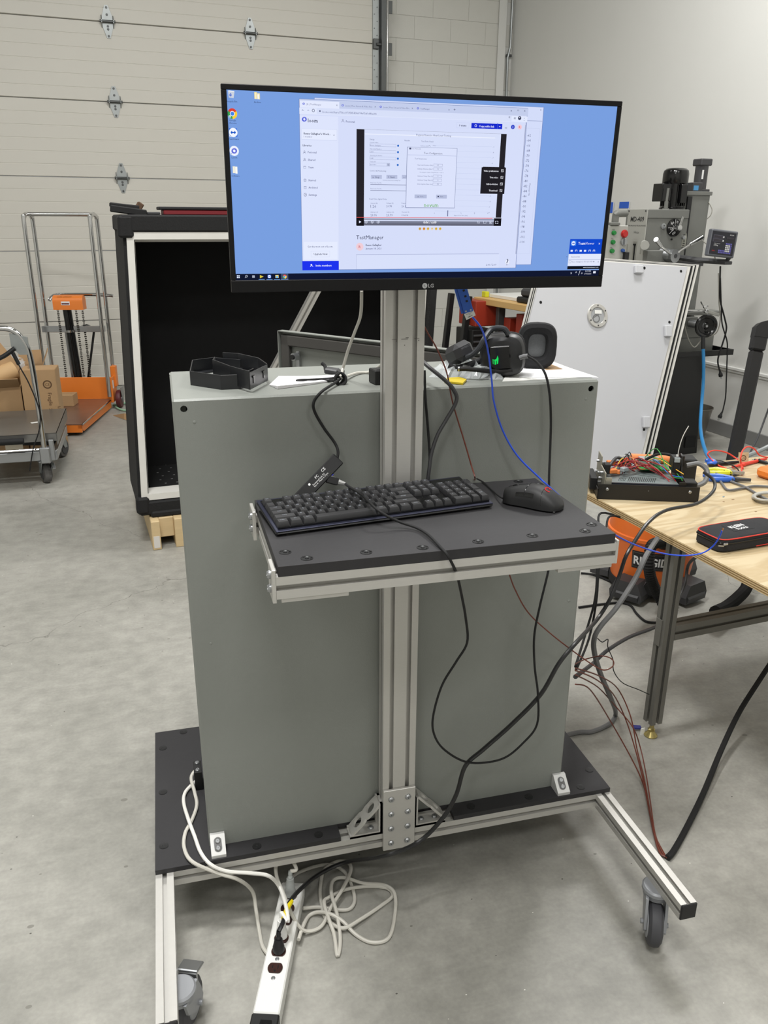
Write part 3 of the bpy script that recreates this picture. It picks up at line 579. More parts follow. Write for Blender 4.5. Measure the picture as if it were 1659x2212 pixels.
# screen graphics. co-ordinates below are read from two enlarged crops of the photograph
def c1(x, y): return mloc(470+x/3.6867, 170+y/3.6867)
def c2(x, y): return mloc(900+x/3.6065, 170+y/3.6065)
G = {}; GZ = {}; lay = [0]
SCR = []
class GR:
    def __init__(s): s.mb = MB(MQm); s.mats = []; s.z = -.0010
    def col(s, c):
        m = emit(c)
        if m not in s.mats: s.mats.append(m)
        s.mb.m = s.mats.index(m); s.z += .0000035
    def rect(s, f, x0, y0, x1, y1, c):
        s.col(c); a = f(x0,y0); b = f(x1,y1); s.mb.add([(a[0],a[1],s.z),(b[0],a[1],s.z),(b[0],b[1],s.z),(a[0],b[1],s.z)], [(0,1,2,3)])
    def rect2(s, fa, x0, y0, fb, x1, y1, c, ycorr=0):
        s.col(c); a = fa(x0,y0); b = fb(x1,y1); s.mb.add([(a[0],a[1],s.z),(b[0],a[1],s.z),(b[0],b[1],s.z),(a[0],b[1],s.z)], [(0,1,2,3)])
    def frame(s, f, x0, y0, x1, y1, c, t=.0004):
        s.col(c); a = f(x0,y0); b = f(x1,y1)
        for p, q in (((a[0],a[1]),(b[0],a[1]-t)),((a[0],b[1]+t),(b[0],b[1])),((a[0],a[1]),(a[0]+t,b[1])),((b[0]-t,a[1]),(b[0],b[1]))): s.mb.add([(p[0],p[1],s.z),(q[0],p[1],s.z),(q[0],q[1],s.z),(p[0],q[1],s.z)], [(0,1,2,3)])
    def disc(s, f, x, y, r, c, n=16): s.col(c); p = f(x,y); s.mb.disc(Matrix.Translation((0,0,s.z)), p[0], p[1], r*.000232, n)
    def line(s, f, pts, c, t=2.2):
        s.col(c); P = [f(*p) for p in pts]; t *= .000116
        for a, b in zip(P, P[1:]):
            d = V((b[0]-a[0], b[1]-a[1])); 
            if d.length < 1e-9: continue
            d.normalize(); n = V((-d.y, d.x))*t; s.mb.add([(a[0]+n.x,a[1]+n.y,s.z),(b[0]+n.x,b[1]+n.y,s.z),(b[0]-n.x,b[1]-n.y,s.z),(a[0]-n.x,a[1]-n.y,s.z)], [(0,1,2,3)])
    def text(s, f, body, x0, yc, x1, c, bold=0.0, hk=.36, rot=0):
        s.col(c); a = f(x0,yc); b = f(x1,yc); wd = abs(b[0]-a[0]) if not rot else 0
        cu = bpy.data.curves.new('t','FONT'); cu.body = body; cu.size = 1; cu.resolution_u = 1; cu.offset = bold; o = bpy.data.objects.new('t', cu); me = bpy.data.meshes.new_from_object(o)
        xs = [v.co.x for v in me.vertices]; lo_, hi_ = min(xs), max(xs)
        if rot: wd = abs(f(x0,x1)[1]-a[1])
        k = wd/(hi_-lo_); 
        def T(v):
            x, y = (v.co.x-lo_)*k, (v.co.y-hk)*k
            return (a[0]+x, a[1]+y, s.z) if not rot else (a[0]+y, a[1]-x, s.z)
        s.mb.add([T(v) for v in me.vertices], [list(p.vertices) for p in me.polygons]); bpy.data.objects.remove(o); bpy.data.meshes.remove(me); bpy.data.curves.remove(cu)
g = GR(); DK = (64,70,104); TX = (92,98,140); WH = (226,232,253)
# task bar
g.rect2(c1, 133, 1556, c2, 1418, 1537, (18,24,48)); g.rect2(c1, 133, 1606, c2, 1418, 1541, (8,9,16))
def bar(n, x): pass
g.rect(c1, 154,1566,164,1576,(225,235,255)); g.rect(c1,167,1566,177,1576,(225,235,255)); g.rect(c1,154,1579,164,1589,(225,235,255)); g.rect(c1,167,1579,177,1589,(225,235,255))
g.line(c1, [(218,1588),(226,1580)], (225,235,255)); g.disc(c1, 231, 1573, 8, (225,235,255)); g.disc(c1, 231, 1573, 5.5, (18,24,48))
g.frame(c1, 277,1567,296,1587,(225,235,255)); g.line(c1, [(287,1567),(287,1587)], (225,235,255)); g.line(c1,[(277,1577),(296,1577)],(225,235,255))
g.col((225,205,70)); a = [c1(338,1564), c1(338,1590), c1(366,1577)]; g.mb.add([(p[0],p[1],g.z) for p in a], [(0,1,2)]); g.rect(c1,328,1597,376,1601,(120,170,240))
g.rect(c1, 399,1562,427,1590,(40,110,230)); g.disc(c1, 413,1576,11,(240,245,255)); g.line(c1,[(405,1576),(421,1576)],(40,110,230),3); g.rect(c1,390,1598,438,1602,(120,170,240))
g.rect(c1, 461,1564,487,1588,(240,215,130)); g.rect(c1,465,1572,483,1588,(120,190,240)); g.rect(c1,450,1598,498,1602,(120,170,240))
g.rect(c1, 505,1552,564,1602,(70,80,110)); 
def chrome(f, x, y, r):
    for k, c in enumerate(((222,66,54),(250,206,60),(56,160,84))):
        g.col(c); p = f(x,y); R_ = r*.000232; pts = [(p[0],p[1],g.z)]
        for i in range(9):
            a = math.radians(150-120*k-120*i/8+0); pts.append((p[0]+R_*math.cos(a), p[1]+R_*math.sin(a), g.z))
        g.mb.add(pts, [tuple(range(10))])
    g.disc(f, x, y, r*.5, (245,248,255)); g.disc(f, x, y, r*.38, (66,133,236))
chrome(c1, 535, 1577, 15); g.rect(c1,505,1599,564,1603,(120,170,240))
for x, s_ in ((1205,'x'),(1243,'^'),(1268,'/'),(1288,'o')): g.text(c2, s_, x-5, 1512, x+7, (225,230,245))
g.text(c2, '3:27 PM', 1315, 1500, 1358, (225,230,245)); g.text(c2, '1/19/2021', 1308, 1520, 1360, (225,230,245)); g.rect(c2, 1378,1500,1396,1516,(225,230,245))
# desktop icons
def shortcut(x, y): g.rect(c1, x, y, x+16, y+16, (240,245,255)); g.line(c1, [(x+4,y+12),(x+12,y+5)], (50,90,170), 3)
g.col((206,212,224)); a = [c1(83,97), c1(135,103), c1(128,154), c1(90,150)]; g.mb.add([(p[0],p[1],g.z) for p in a], [(0,1,2,3)])
g.col((236,240,246)); a = [c1(88,92), c1(132,98), c1(135,106), c1(83,100)]; g.mb.add([(p[0],p[1],g.z) for p in a], [(0,1,2,3)])
g.line(c1, [(96,128),(104,116),(110,128),(96,132),(100,138),(112,134)], (50,100,210), 4)
g.text(c1, 'Recycle Bin', 72, 178, 156, (40,50,80))
g.rect(c1, 292,106,316,162,(240,222,150)); g.rect(c1, 316,116,338,164,(246,232,176)); g.rect(c1,318,124,330,160,(250,250,250)); g.rect(c1, 296,110,312,160,(252,238,190)); g.text(c1, 'Archive', 290, 185, 346, (40,50,80))
chrome(c1, 118, 278, 33); shortcut(90,292); g.text(c1, 'Google', 93, 330, 147, (40,50,80)); g.text(c1, 'Chrome', 92, 352, 152, (40,50,80))
g.rect(c1, 92,394,158,463,(24,100,220)); g.disc(c1, 125, 428, 29, (244,248,255), 24); g.line(c1, [(108,428),(142,428)], (24,90,200), 8); g.line(c1,[(116,418),(106,428),(116,438)],(24,90,200),6); g.line(c1,[(134,418),(144,428),(134,438)],(24,90,200),6); shortcut(94,446); g.text(c1, 'TeamViewer', 86, 479, 172, (40,50,80))
def burst(f, x, y, r, bg, c=(70,84,214)):
    for i in range(8):
        a = math.pi*i/8; g.line(f, [(x-r*math.cos(a),y-r*math.sin(a)),(x+r*math.cos(a),y+r*math.sin(a))], c, r*.22)
    g.disc(f, x, y, r*.40, bg)
g.disc(c1, 133, 575, 32, (238,243,255), 24); burst(c1, 133, 575, 23, (238,243,255)); shortcut(103,590); g.text(c1, 'Loom', 113, 627, 156, (40,50,80))
g.rect(c1, 120,697,142,752,(238,234,214)); g.rect(c1, 140,700,160,756,(250,250,246)); g.rect(c1,124,702,136,750,(246,244,230)); g.text(c1, 'Software', 112, 773, 174, (40,50,80))
# rear window
g.rect2(c1, 770, 150, c2, 893, 1450, (118,136,190)); g.rect2(c1, 773, 152, c2, 890, 1447, (212,221,250)); g.text(c2, 'x', 964, 240, 974, (90,95,130)); g.rect(c2, 780,326,986,328,(170,180,215))
g.frame(c2, 820,383,882,1362,(190,200,232),.0003)
for i, n in enumerate(range(62, 106, 2)):
    yy = 440+(1271-440)*i/21; xx = 862-60*i/21; g.text(c2, '-%d' % n, xx, yy, xx+(30 if n < 100 else 38), (86,92,130))
g.text(c2, 'Thermal UA', 884, 815, 912, (86,92,130), rot=1)
# browser window
g.rect2(c1, 648, 158, c2, 774, 1476, (104,120,172)); g.rect2(c1, 651, 161, c2, 771, 1473, (214,222,250))
g.rect2(c1, 651, 161, c2, 868, 290, (196,206,236)); g.rect(c1, 655,172,970,240,(228,234,254))
g.rect2(c1, 651, 231, c2, 862, 340, (226,233,254)); g.rect2(c1, 790, 236, c2, 740, 332, (216,224,249))
for x, t, x1 in ((686,'(3) | TestManager',826),(997,'Loom | Free Screen & Video Rec',1232),(1300,'Loom | Free Screen & Video Rec',1528),(1596,'TestManager',1690)):
    yy = 199+(x-686)*.04; burst(c1, x, yy, 9, (205,214,242)); g.text(c1, t, x+20, yy+3, x1, TX)
    if x < 1500: g.text(c1, 'x', x1+ (120 if x < 700 else 19), yy+9, x1+(130 if x < 700 else 29), DK)
g.text(c2, 'x', 248, 239, 258, DK); g.text(c2, '+', 289, 240, 304, DK); g.text(c2, '-', 734, 244, 744, DK); g.frame(c2, 786,241,798,252,DK,.0003); g.text(c2, 'x', 838, 247, 849, DK)
g.line(c1, [(688,252),(671,251),(679,244)], TX, 2); g.line(c1, [(712,252),(729,253),(721,246)], (150,156,190), 2); g.disc(c1, 763, 253, 10, DK); g.disc(c1, 763, 253, 7, (226,233,254)); g.rect(c1,810,252,821,263,DK)
g.text(c1, 'loom.com/share/756cc071f545424a994a92afcd4bad0b', 836, 263, 1268, TX)
g.text(c2, '*', 716, 306, 730, DK); g.text(c2, '=', 758, 307, 774, DK); g.disc(c2, 803, 307, 13, (50,56,84)); g.disc(c2, 803, 302, 4, WH); g.text(c2, ':', 837, 310, 842, DK)
g.rect2(c1, 655, 291, c1, 965, 1522, (222,229,253))
burst(c1, 691, 323, 20, (222,229,253)); g.text(c1, 'loom', 720, 331, 798, (40,46,76), bold=.01)
g.rect(c1, 668,396,952,494,(206,214,242)); g.rect(c1, 670,398,950,490,(230,236,255)); g.text(c1, "Reese Gallagher's Work...", 686, 435, 900, (46,52,84), bold=.02); g.text(c1, '1 member', 686, 460, 754, TX); g.line(c1, [(922,447),(927,453),(932,447)], DK, 2)
g.text(c1, 'Libraries', 678, 530, 748, (46,52,84), bold=.015)
for y, t, x1 in ((585,'Personal',788),(645,'Shared',778),(705,'Team',765),(808,'Starred',783),(866,'Archived',797),(924,'Settings',791)):
    xx = 692+(y-585)*.02; k = (y//10) % 3
    if t in ('Personal','Shared'): g.disc(c1, xx, y-5, 6, TX); g.disc(c1, xx, y-5, 4, WH); g.line(c1, [(xx-10,y+11),(xx-8,y+4),(xx+8,y+4),(xx+10,y+11)], TX, 2)
    elif t == 'Settings': g.disc(c1, xx, y, 11, TX); g.disc(c1, xx, y, 8.5, WH); g.disc(c1, xx, y, 3, TX)
    elif t == 'Starred': g.line(c1, [(xx,y-12),(xx+4,y-3),(xx+12,y-3),(xx+6,y+3),(xx+8,y+11),(xx,y+6),(xx-8,y+11),(xx-6,y+3),(xx-12,y-3),(xx-4,y-3),(xx,y-12)], TX, 2)
    else: g.frame(c1, xx-10,y-10,xx+10,y+10,TX,.0003); g.line(c1,[(xx-10,y-4),(xx+10,y-4)],TX,2)
    g.text(c1, t, xx+27, y, x1, TX, bold=.01)
g.rect(c1, 686,1300,955,1440,(230,236,255)); g.text(c1, 'Get the most out of Loom.', 717, 1337, 920, TX, bold=.008); g.frame(c1, 744,1372,894,1420,(196,205,238),.0003); g.text(c1, 'Upgrade Now', 765, 1396, 876, (60,66,100), bold=.015)
g.rect(c1, 675,1453,966,1524,(30,52,238)); g.text(c1, 'Invite members', 782, 1488, 908, (236,240,255), bold=.02); g.disc(c1, 747, 1482, 6, (236,240,255)); g.line(c1, [(738,1498),(742,1490),(756,1490),(760,1498)], (236,240,255), 3)
g.disc(c1, 998, 328, 6, TX); g.disc(c1, 998, 328, 4, WH); g.line(c1, [(988,348),(990,339),(1006,339),(1008,348)], TX, 2); g.text(c1, 'Personal', 1023, 340, 1092, TX, bold=.008)
g.frame(c2, 312,340,408,386,(196,205,238),.0003); g.text(c2, '0 views', 331, 363, 388, (60,66,100), bold=.015)
g.rect(c2, 428,344,666,394,(26,44,206)); g.text(c2, 'Copy public link', 486, 369, 606, (236,240,255), bold=.02); g.disc(c2, 461, 366, 9, (236,240,255)); g.disc(c2, 461, 366, 6, (26,44,206)); g.rect(c2, 630,345,632,393,(60,80,220)); g.line(c2, [(643,370),(648,375),(653,370)], (236,240,255), 3)
g.text(c2, '...', 688, 373, 706, DK, bold=.03); g.disc(c2, 750, 376, 15, (40,60,200)); g.text(c2, '3', 746, 376, 754, WH); g.disc(c2, 804, 377, 17, (244,206,216)); g.text(c2, 'R', 798, 377, 810, (206,70,80))
g.rect(c2, 847,340,778,1368,(202,210,238)); g.rect(c2, 847,362,775,1365,(140,146,178))
# video player
g.rect2(c1, 1107, 401, c2, 654, 1147, (38,36,42)); g.rect2(c1, 1170, 404, c2, 612, 1146, (216,224,250))
g.rect2(c1, 1172, 436, c2, 612, 465, (236,241,255)); g.rect2(c1, 1172, 444, c2, 640, 466, (176,186,220)); g.rect2(c1, 1172, 447, c2, 640, 466, (218,226,251))
g.text(c2, 'Pegasus Reverse Heat Load Testing', -2, 436, 268, TX); g.text(c1, 'Setup', 1212, 482, 1250, TX); g.text(c1, 'Results', 1490, 491, 1532, TX); g.text(c2, 'Test Data Graph', 36, 487, 132, TX)
for y, t, v_ in ((507,'Operator Name','Reese Gallagher'),(558,'Unit Serial Number','u001'),(610,'Assembly Job Number','2045'),(660,'Tester ID','EQ001R-3')):
    g.text(c1, t, 1213, y, 1213+len(t)*5.2, TX); g.frame(c1, 1211,y+10,1421 if y < 640 else 1372,y+37,(120,128,168),.00025); g.text(c1, v_, 1218, y+23, 1218+len(v_)*5.6, TX); g.disc(c1, 1438-(y-507)*.02, y+27, 7.5, (48,110,200))
g.rect(c1, 1348,672,1370,696,(178,186,214)); g.text(c1, 'v', 1355, 684, 1363, DK)
g.text(c1, 'Control & Monitoring', 1211, 732, 1342, TX)
for x, t in ((1222,'x  Stop'),(1345,'> Start'),(1468,'o Conf')): g.rect(c1, x,766,x+86,798,(184,192,222)); g.text(c1, t, x+12, 783, x+66, DK)
g.text(c1, 'Perform review before starting Test', 1316, 808, 1456, TX)
for y in (828,875): g.text(c1, 'Heat Soak | Test Idle', 1218, y, 1306, TX); g.rect(c1, 1217,y+13,1510,y+21,(150,156,186)); g.rect(c1, 1217,y+14,1510,y+17,(100,106,140))
g.text(c1, 'Real-Time Signal Data', 1210, 957, 1345, TX)
for x, a, b_, c_, d_ in ((1218,'Current (A)','1.26','Ambient (C)','23.76'),(1344,'Voltage (V)','20.78','Cabinet (C)','23.79'),(1466,'Power (W)','26.19','Thermal UA','1104.18')):
    for yy, t, wd_ in ((991,a,56),(1015,b_,44),(1062,c_,60),(1087,d_,50)): g.text(c1, t, x, yy, x+wd_, TX)
g.text(c2, 'Ambient (C)', 30, 523, 86, TX); g.line(c2, [(90,528),(98,520),(108,528)], DK, 2); g.text(c2, 'Off Run', 124, 521, 152, TX)
for i in range(13):
    yy = 530+(1040-530)*i/12
    g.line(c2, [(140,yy-10),(585-26*i/12,yy)], (196,205,236), 1.4); g.text(c2, '- %d' % (9-i % 9), 592-36*i/12, yy+2, 604-36*i/12, TX)
for i in range(5): g.text(c2, '%d' % i, 135+104*i, 1048, 141+104*i, TX)
g.text(c2, 'Elapsed Test Time (min)', 292, 1065, 396, TX)
# configuration dialog
g.rect2(c1, 1509, 543, c2, 295, 1010, (98,108,150)); g.rect2(c1, 1512, 545, c2, 293, 1006, (220,227,252)); g.rect2(c1, 1514, 605, c2, 310, 604, (170,180,214)); g.rect2(c1, 1514, 608, c2, 308, 606, (221,228,252))
g.rect(c1, 1527,549,1541,563,DK); g.text(c1, 'Device Thermostatic', 1544, 557, 1620, DK)
g.text(c2, 'Test Configuration', 57, 579, 200, (60,66,100)); g.text(c1, 'Test Parameters', 1570, 636, 1576+90, TX)
for y, t in ((672,'Heat Soak Duration (Hrs)'),(702,'Stability Window (Hrs)*'),(758,'Ambient Temp Max (C)'),(789,'Ambient Temp Min (C)'),(820,'Data Capture Rate (sec)')):
    g.text(c2, t, 6, y, 128-(y-672)*.03, TX); g.frame(c2, 133-(y-672)*.05,y-9,201-(y-672)*.05,y+12,(110,118,160),.0003); g.text(c2, {672:'0.1',702:'0.1',758:'24.0',789:'22.0',820:'30'}[y], 158, y+1, 172, TX)
g.text(c2, '*Checking for Cabinet Temp Std. Dev. < 0.25 C', 20, 728, 210, TX)
g.rect(c2, -16,902,78,932,(182,190,220)); g.text(c2, 'x', 6, 917, 16, DK); g.text(c2, 'Close', 26, 917, 52, DK); g.rect(c2, 152,904,234,934,(182,190,220)); g.rect(c2, 163,913,173,923,(40,46,76)); g.text(c2, 'Save', 182, 918, 206, DK)
g.text(c2, 'novum', 58, 983, 168, (90,176,44))
# player controls
g.rect2(c1, 1107, 1132, c2, 656, 1147, (120,124,144)); g.rect2(c1, 1107, 1150, c2, 656, 1147, (102,104,122)); g.rect2(c1, 1107, 1108, c1, 1165, 1172, (22,20,26)); g.rect2(c2, 603, 1088, c2, 656, 1147, (22,20,26)); g.rect2(c1, 1165, 1112, c2, 603, 1105, (140,146,170))
g.rect2(c1, 1107, 1102, c2, 590, 1089, (230,84,84)); g.rect2(c2, 590, 1082, c2, 660, 1088, (186,190,205))
g.col(WH); a = [c1(1126,1129), c1(1126,1151), c1(1144,1140)]; g.mb.add([(p[0],p[1],g.z) for p in a], [(0,1,2)])
for x in (1183,1231): g.disc(c1, x, 1141, 10, WH); g.disc(c1, x, 1141, 7, (110,114,132)); g.text(c1, '5', x-4, 1142, x+5, WH)
g.line(c1, [(1266,1136),(1272,1136),(1280,1130),(1280,1152),(1272,1146),(1266,1146)], WH, 3); g.line(c1, [(1287,1134),(1290,1141),(1287,1148)], WH, 3)
g.text(c2, '0:06 / 6:09', 52, 1119, 154, (250,250,255), bold=.02); g.text(c2, '1x', 472, 1118, 492, WH); g.frame(c2, 520,1110,541,1128,WH,.0005); g.frame(c2, 568,1110,586,1130,WH,.0005); g.disc(c2, 577, 1119, 4, WH)
for x, y, dx, dy in ((614,1110,1,1),(633,1110,-1,1),(614,1128,1,-1),(633,1128,-1,-1)): g.line(c2, [(x+7*dx,y),(x,y),(x,y+7*dy)], WH, 4)
g.rect(c2, 516,686,690,700,(34,32,38)); g.rect(c2, 506,690,682,898,(34,32,38))
for y, t, x0, x1 in ((717,'Video preferences',522,638),(769,'Trim video',568,635),(820,'Call-to-Action',540,631),(871,'Thumbnail',562,628)):
    g.text(c2, t, x0, y, x1, (236,238,246), bold=.02); g.frame(c2, 658-(y-717)*.07,y-10,676-(y-717)*.07,y+10,(236,238,246),.0005); g.line(c2, [(660-(y-717)*.07,y-6),(674-(y-717)*.07,y+6)], (236,238,246), 2)
for x, c in ((25,(214,170,80)),(57,(226,150,60)),(88,(226,186,80)),(120,(236,216,180)),(151,(226,186,80)),(183,(226,186,80))): g.disc(c2, x, 1169, 10, c); g.rect(c2, x-4,1166,x+4,1169,(120,80,40))
g.text(c1, 'TestManager', 1104, 1262, 1321, (46,52,84)); g.disc(c1, 1132, 1338, 28, (240,206,216), 24); g.text(c1, 'R', 1124, 1338, 1140, (200,66,76)); g.text(c1, 'Reese Gallagher', 1179, 1324, 1305, (50,56,90), bold=.018); g.text(c1, 'January 18, 2021', 1178, 1352, 1303, TX, bold=.008)
g.frame(c1, 1103,1400,1104,1520,(160,168,205),.0003); g.rect2(c1, 1103, 1399, c2, 640, 1366, (160,168,205)); g.rect2(c1, 1105, 1402, c2, 638, 1470, (217,225,251))
g.text(c2, '2:00 / 2:09', 540, 1449, 620, TX); g.disc(c2, 706, 1427, 21, (200,208,236), 20); g.disc(c2, 706, 1427, 19, (232,237,254), 20); g.text(c2, '?', 699, 1427, 713, (50,56,90))
# remote panel
g.rect(c2, 1196,1249,1434,1364,(18,72,206)); g.rect(c2, 1203,1262,1240,1301,(60,130,236)); g.disc(c2, 1221, 1282, 17, WH); g.line(c2, [(1212,1282),(1231,1282)], (20,70,190), 6); g.text(c2, 'Team', 1258, 1282, 1314, WH, bold=.02); g.text(c2, 'Viewer', 1315, 1282, 1383, WH); g.text(c2, 'x', 1417, 1282, 1429, WH, bold=.03)
for i, x in enumerate((1207,1242,1277,1311,1347,1380)): g.rect(c2, x-8,1334,x+8,1348,WH) if i in (0,2,3) else g.line(c2, [(x-7,1348),(x-6,1335),(x+7,1334),(x+7,1347)], WH, 4)
g.rect(c2, 1184,1366,1427,1456,(226,232,252)); g.text(c2, '>', 1166, 1387, 1174, DK); g.text(c2, 'Session list', 1202, 1387, 1270, TX); g.rect(c2, 1182,1408,1430,1410,(186,194,226)); g.frame(c2, 1186,1416,1200,1436,DK,.0003); g.text(c2, 'Reese Gallagher (1 757 627 397)', 1208, 1426, 1366, TX); g.line(c2, [(1372,1422),(1378,1428),(1384,1422)], DK, 3); g.text(c2, 'x', 1410, 1424, 1418, DK)
g.rect(c2, 1174,1460,1428,1482,(16,18,26)); g.text(c2, 'www.teamviewer.com', 1296, 1469, 1414, (225,230,245))
scr = [c for c in mon.children if c.name.startswith('screen')][0]
part('screen_image', g.mb, g.mats, scr, flat=True)
# ================================================================== things on the cabinet top
T = CZ
# two black moulded frames, one leaning on the other
def frame_thing(name, label, pts, hgt, tilt=0, tabs=False):
    P = [V(p) for p in pts]; b = MB(); n = len(P); th = .0022; c = sum(P, V())/n
    for i in range(n):
        a, d = P[i], P[(i+1) % n]; q = d-a; L_ = q.length; ang = math.atan2(q.y, q.x)
        if i == n-1 and not tabs: continue
        h = hgt
        b.box((a+d)/2+V((0,0,h/2+tilt*((a+d)/2-P[0]).length)), (L_+th, th, h), RZ(ang), .0006)
    return b, P
fA = thing('plastic_bracket', 'open black plastic frame lying lower and left on the grey cabinet top', 'frame', (.25,.22,T), group=None)
q = [pZ(413,832,T), pZ(478,842,T), pZ(520,838,T+.002), pZ(548,826,T), pZ(520,805,T), pZ(462,800,T), pZ(418,806,T)]
b = MB(); 
def wall(b, a, d, z0, h, th=.0022):
    q_ = d-a; m = (a+d)/2; b.box((m.x,m.y,z0+h/2), (math.hypot(q_.x,q_.y)+th, th, h), RZ(math.atan2(q_.y,q_.x)), .0005)
for i in range(len(q)): wall(b, q[i], q[(i+1) % len(q)], T, .030 if i != 3 else .012)
part('rim', b, mat('satin black frame', (30,31,34), .32), fA)
b = MB(); f0 = [V((p.x,p.y,0)) for p in q]; cen = sum(f0, V())/len(f0); inn = [cen+(p-cen)*.8 for p in f0]; n = len(f0)
b.add([(p.x,p.y,T+.001) for p in f0]+[(p.x,p.y,T+.001) for p in inn]+[(p.x,p.y,T+.003) for p in f0]+[(p.x,p.y,T+.003) for p in inn], [(i,(i+1)%n,n+(i+1)%n,n+i) for i in range(n)]+[(2*n+i,2*n+(i+1)%n,3*n+(i+1)%n,3*n+i) for i in range(n)]+[(n+i,n+(i+1)%n,3*n+(i+1)%n,3*n+i) for i in range(n)])
part('flange', b, mat('satin black frame', (30,31,34)), fA)
fB = thing('plastic_bracket', 'open black plastic frame with clip tabs, lying higher over the other frame', 'frame', (.29,.2,T))
z_ = T+.006
q = [pZ(462,814,z_), pZ(500,830,z_), pZ(540,842,z_), pZ(578,822,z_), pZ(560,808,z_), pZ(516,797,z_), pZ(484,795,z_), pZ(466,806,z_)]
b = MB()
for i in range(len(q)):
    if i == 6: continue
    wall(b, q[i], q[(i+1) % len(q)], z_, .038 if i in (0,1) else (.034 if i == 2 else .036))
part('rim', b, mat('satin black frame', (30,31,34)), fB)
mid_ = (q[2]+q[3])/2; ang = math.atan2((q[3]-q[2]).y, (q[3]-q[2]).x)
for t in (.22, .78):
    p = q[2].lerp(q[3], t); part('clip_tab', MB().box((p.x,p.y-.002,z_+.018), (.009,.003,.016), RZ(ang), .0006).box((p.x,p.y-.004,z_+.024), (.012,.003,.004), RZ(ang), .0006), M_gloss, fB)
b = MB(); p = q[1].lerp(q[2], .2); b.sphere((p.x,p.y-.0015,z_+.010), .0035, (1,.5,1), 8); part('rivet', b, M_steel, fB)
# white folded paper slip
sl = [pZ(582,833,T), pZ(602,822,T), pZ(660,822,T), pZ(726,817,T), pZ(735,822,T), pZ(668,832,T), pZ(600,841,T)]
b = MB(); n = len(sl); mm = [(p.x,p.y,T+.0006) for p in sl]; tt = [(p.x,p.y,T+.0075+.0025*math.sin(i)) for i, p in enumerate(sl)]
tt[0] = (sl[0].x, sl[0].y, T+.002); tt[4] = (sl[4].x, sl[4].y, T+.002)
b.add(mm+tt, [tuple(range(n))[::-1], (n,n+1,n+6), (n+1,n+2,n+5,n+6), (n+2,n+3,n+4,n+5)]+[(i,(i+1)%n,n+(i+1)%n,n+i) for i in range(n)])
single('paper_wrapper', b, mat('white folded paper', (228,226,228), .6), 'white folded paper sleeve on the cabinet top beside the black frames', 'paper', (sl[0].x,sl[0].y,T), flat=True)
# knot of the cables, black plug end
kn = pZ(735,818,T+.012)
b = MB(); 
for i in range(3): b.tube([kn+V((.012*math.cos(a)*(1 if i < 2 else .7), .004*(i-1)+.006*math.sin(a+i), .012*math.sin(a))) for a in [2*math.pi*k/14 for k in range(14)]], .0028, 6, closed=True)
single('cable_tie', b, M_rub, 'black wire tie knotted round cables beside the post', 'cable tie', kn)
dp = thing('display_plug', 'black cable plug lying on the cabinet top behind the knot', 'plug', pZ(715,800,T))
a_, d_ = pY(708,797,.22), pY(727,806,.21); a_.z = max(a_.z, T+.012); ax = (d_-a_); ax.z = -.002; ax.normalize(); Qp = basis(ax, (0,1,.1), (a_+d_)/2)
part('grip', MB(Qp).box((0,0,0), (.032,.022,.013), None, .003), M_dgrey, dp)
part('connector', MB(Qp).box((.02,0,0), (.014,.014,.009), None, .001), M_black, dp)
part('strain_relief', MB().tube(smooth([Qp @ V((-.015,0,0)), pY(702,791,.23), pY(695,784,.235)]), .0042, 8), M_rub, dp)
cable('cable_end', [kn+V((-.003,0,.004)), pY(712,818,.17), pY(680,820,.155), pY(650,821,.15), pY(641,823,.15), pY(655,824,.148), pY(700,822,.16), kn+V((-.005,-.004,-.004))], .0028, M_rub, 'black doubled tie ends lying across the white paper sleeve', 'cable tie')
ab = thing('adapter_box', 'small black adapter box beside the post on the cabinet top', 'adapter', pZ(818,828,T))
p = pZ(818,830,T); part('case', MB().box((p.x+.012,.12,T+.0155), (.05,.04,.031), RZ(.12), .002), M_black, ab); part('port', MB().box((p.x+.004,.108,T+.0312), (.016,.006,.0008), RZ(.12)), M_hole, ab)
# papers and label sheet under the headset
def sheet(name, uvs, m, label, cat, z, th=.0006):
    P = [pZ(u,v,z) for u,v in uvs]; return single(name, MB().prism([(p.x,p.y) for p in P], 'z', z-th, z), m, label, cat, P[0], flat=True)
sheet('paper_sheet', ((1085,824),(1282,814),(1195,781),(1105,790)), M_white, 'lower white paper sheet under the headset on the cabinet top', 'paper', T+.0007)
sheet('paper_sheet', ((1120,815),(1293,815),(1195,783),(1130,790)), mat('white paper', (236,236,238), .6), 'upper white paper sheet sticking out at the right under the headset', 'paper', T+.0016)
sheet('card', ((1180,799),(1215,797),(1192,787),(1165,789)), M_card, 'tan card on the papers behind the headset', 'card', T+.0022)
# clear bag with yellow piece
M_clear = mat('clear film', (225,230,232), .06, alpha=.42, spec=1.0)
bg = thing('plastic_bag', 'crumpled clear plastic bag with a yellow piece, in front of the headset', 'bag', pZ(1000,820,T))
rnd = random.Random(5)
bo, e1, e2 = pZ(925,816,T), pZ(1085,822,T)-pZ(925,816,T), pZ(940,793,T)-pZ(925,816,T)
nx, ny = 20, 8; vs = []
for j in range(ny+1):
    for i in range(nx+1):
        u, v = i/nx, j/ny; h = .034*math.sin(math.pi*u)**.5*math.sin(math.pi*v)**.6; p = bo+e1*(u+rnd.uniform(-.015,.015))+e2*(v*.95+rnd.uniform(-.03,.03)); vs.append((p.x, p.y, T+.001+h*rnd.uniform(.35,1.15)))
part('film', MB().add(vs, [(j*(nx+1)+i, j*(nx+1)+i+1, (j+1)*(nx+1)+i+1, (j+1)*(nx+1)+i) for j in range(ny) for i in range(nx)]), M_clear, bg, flat=True)
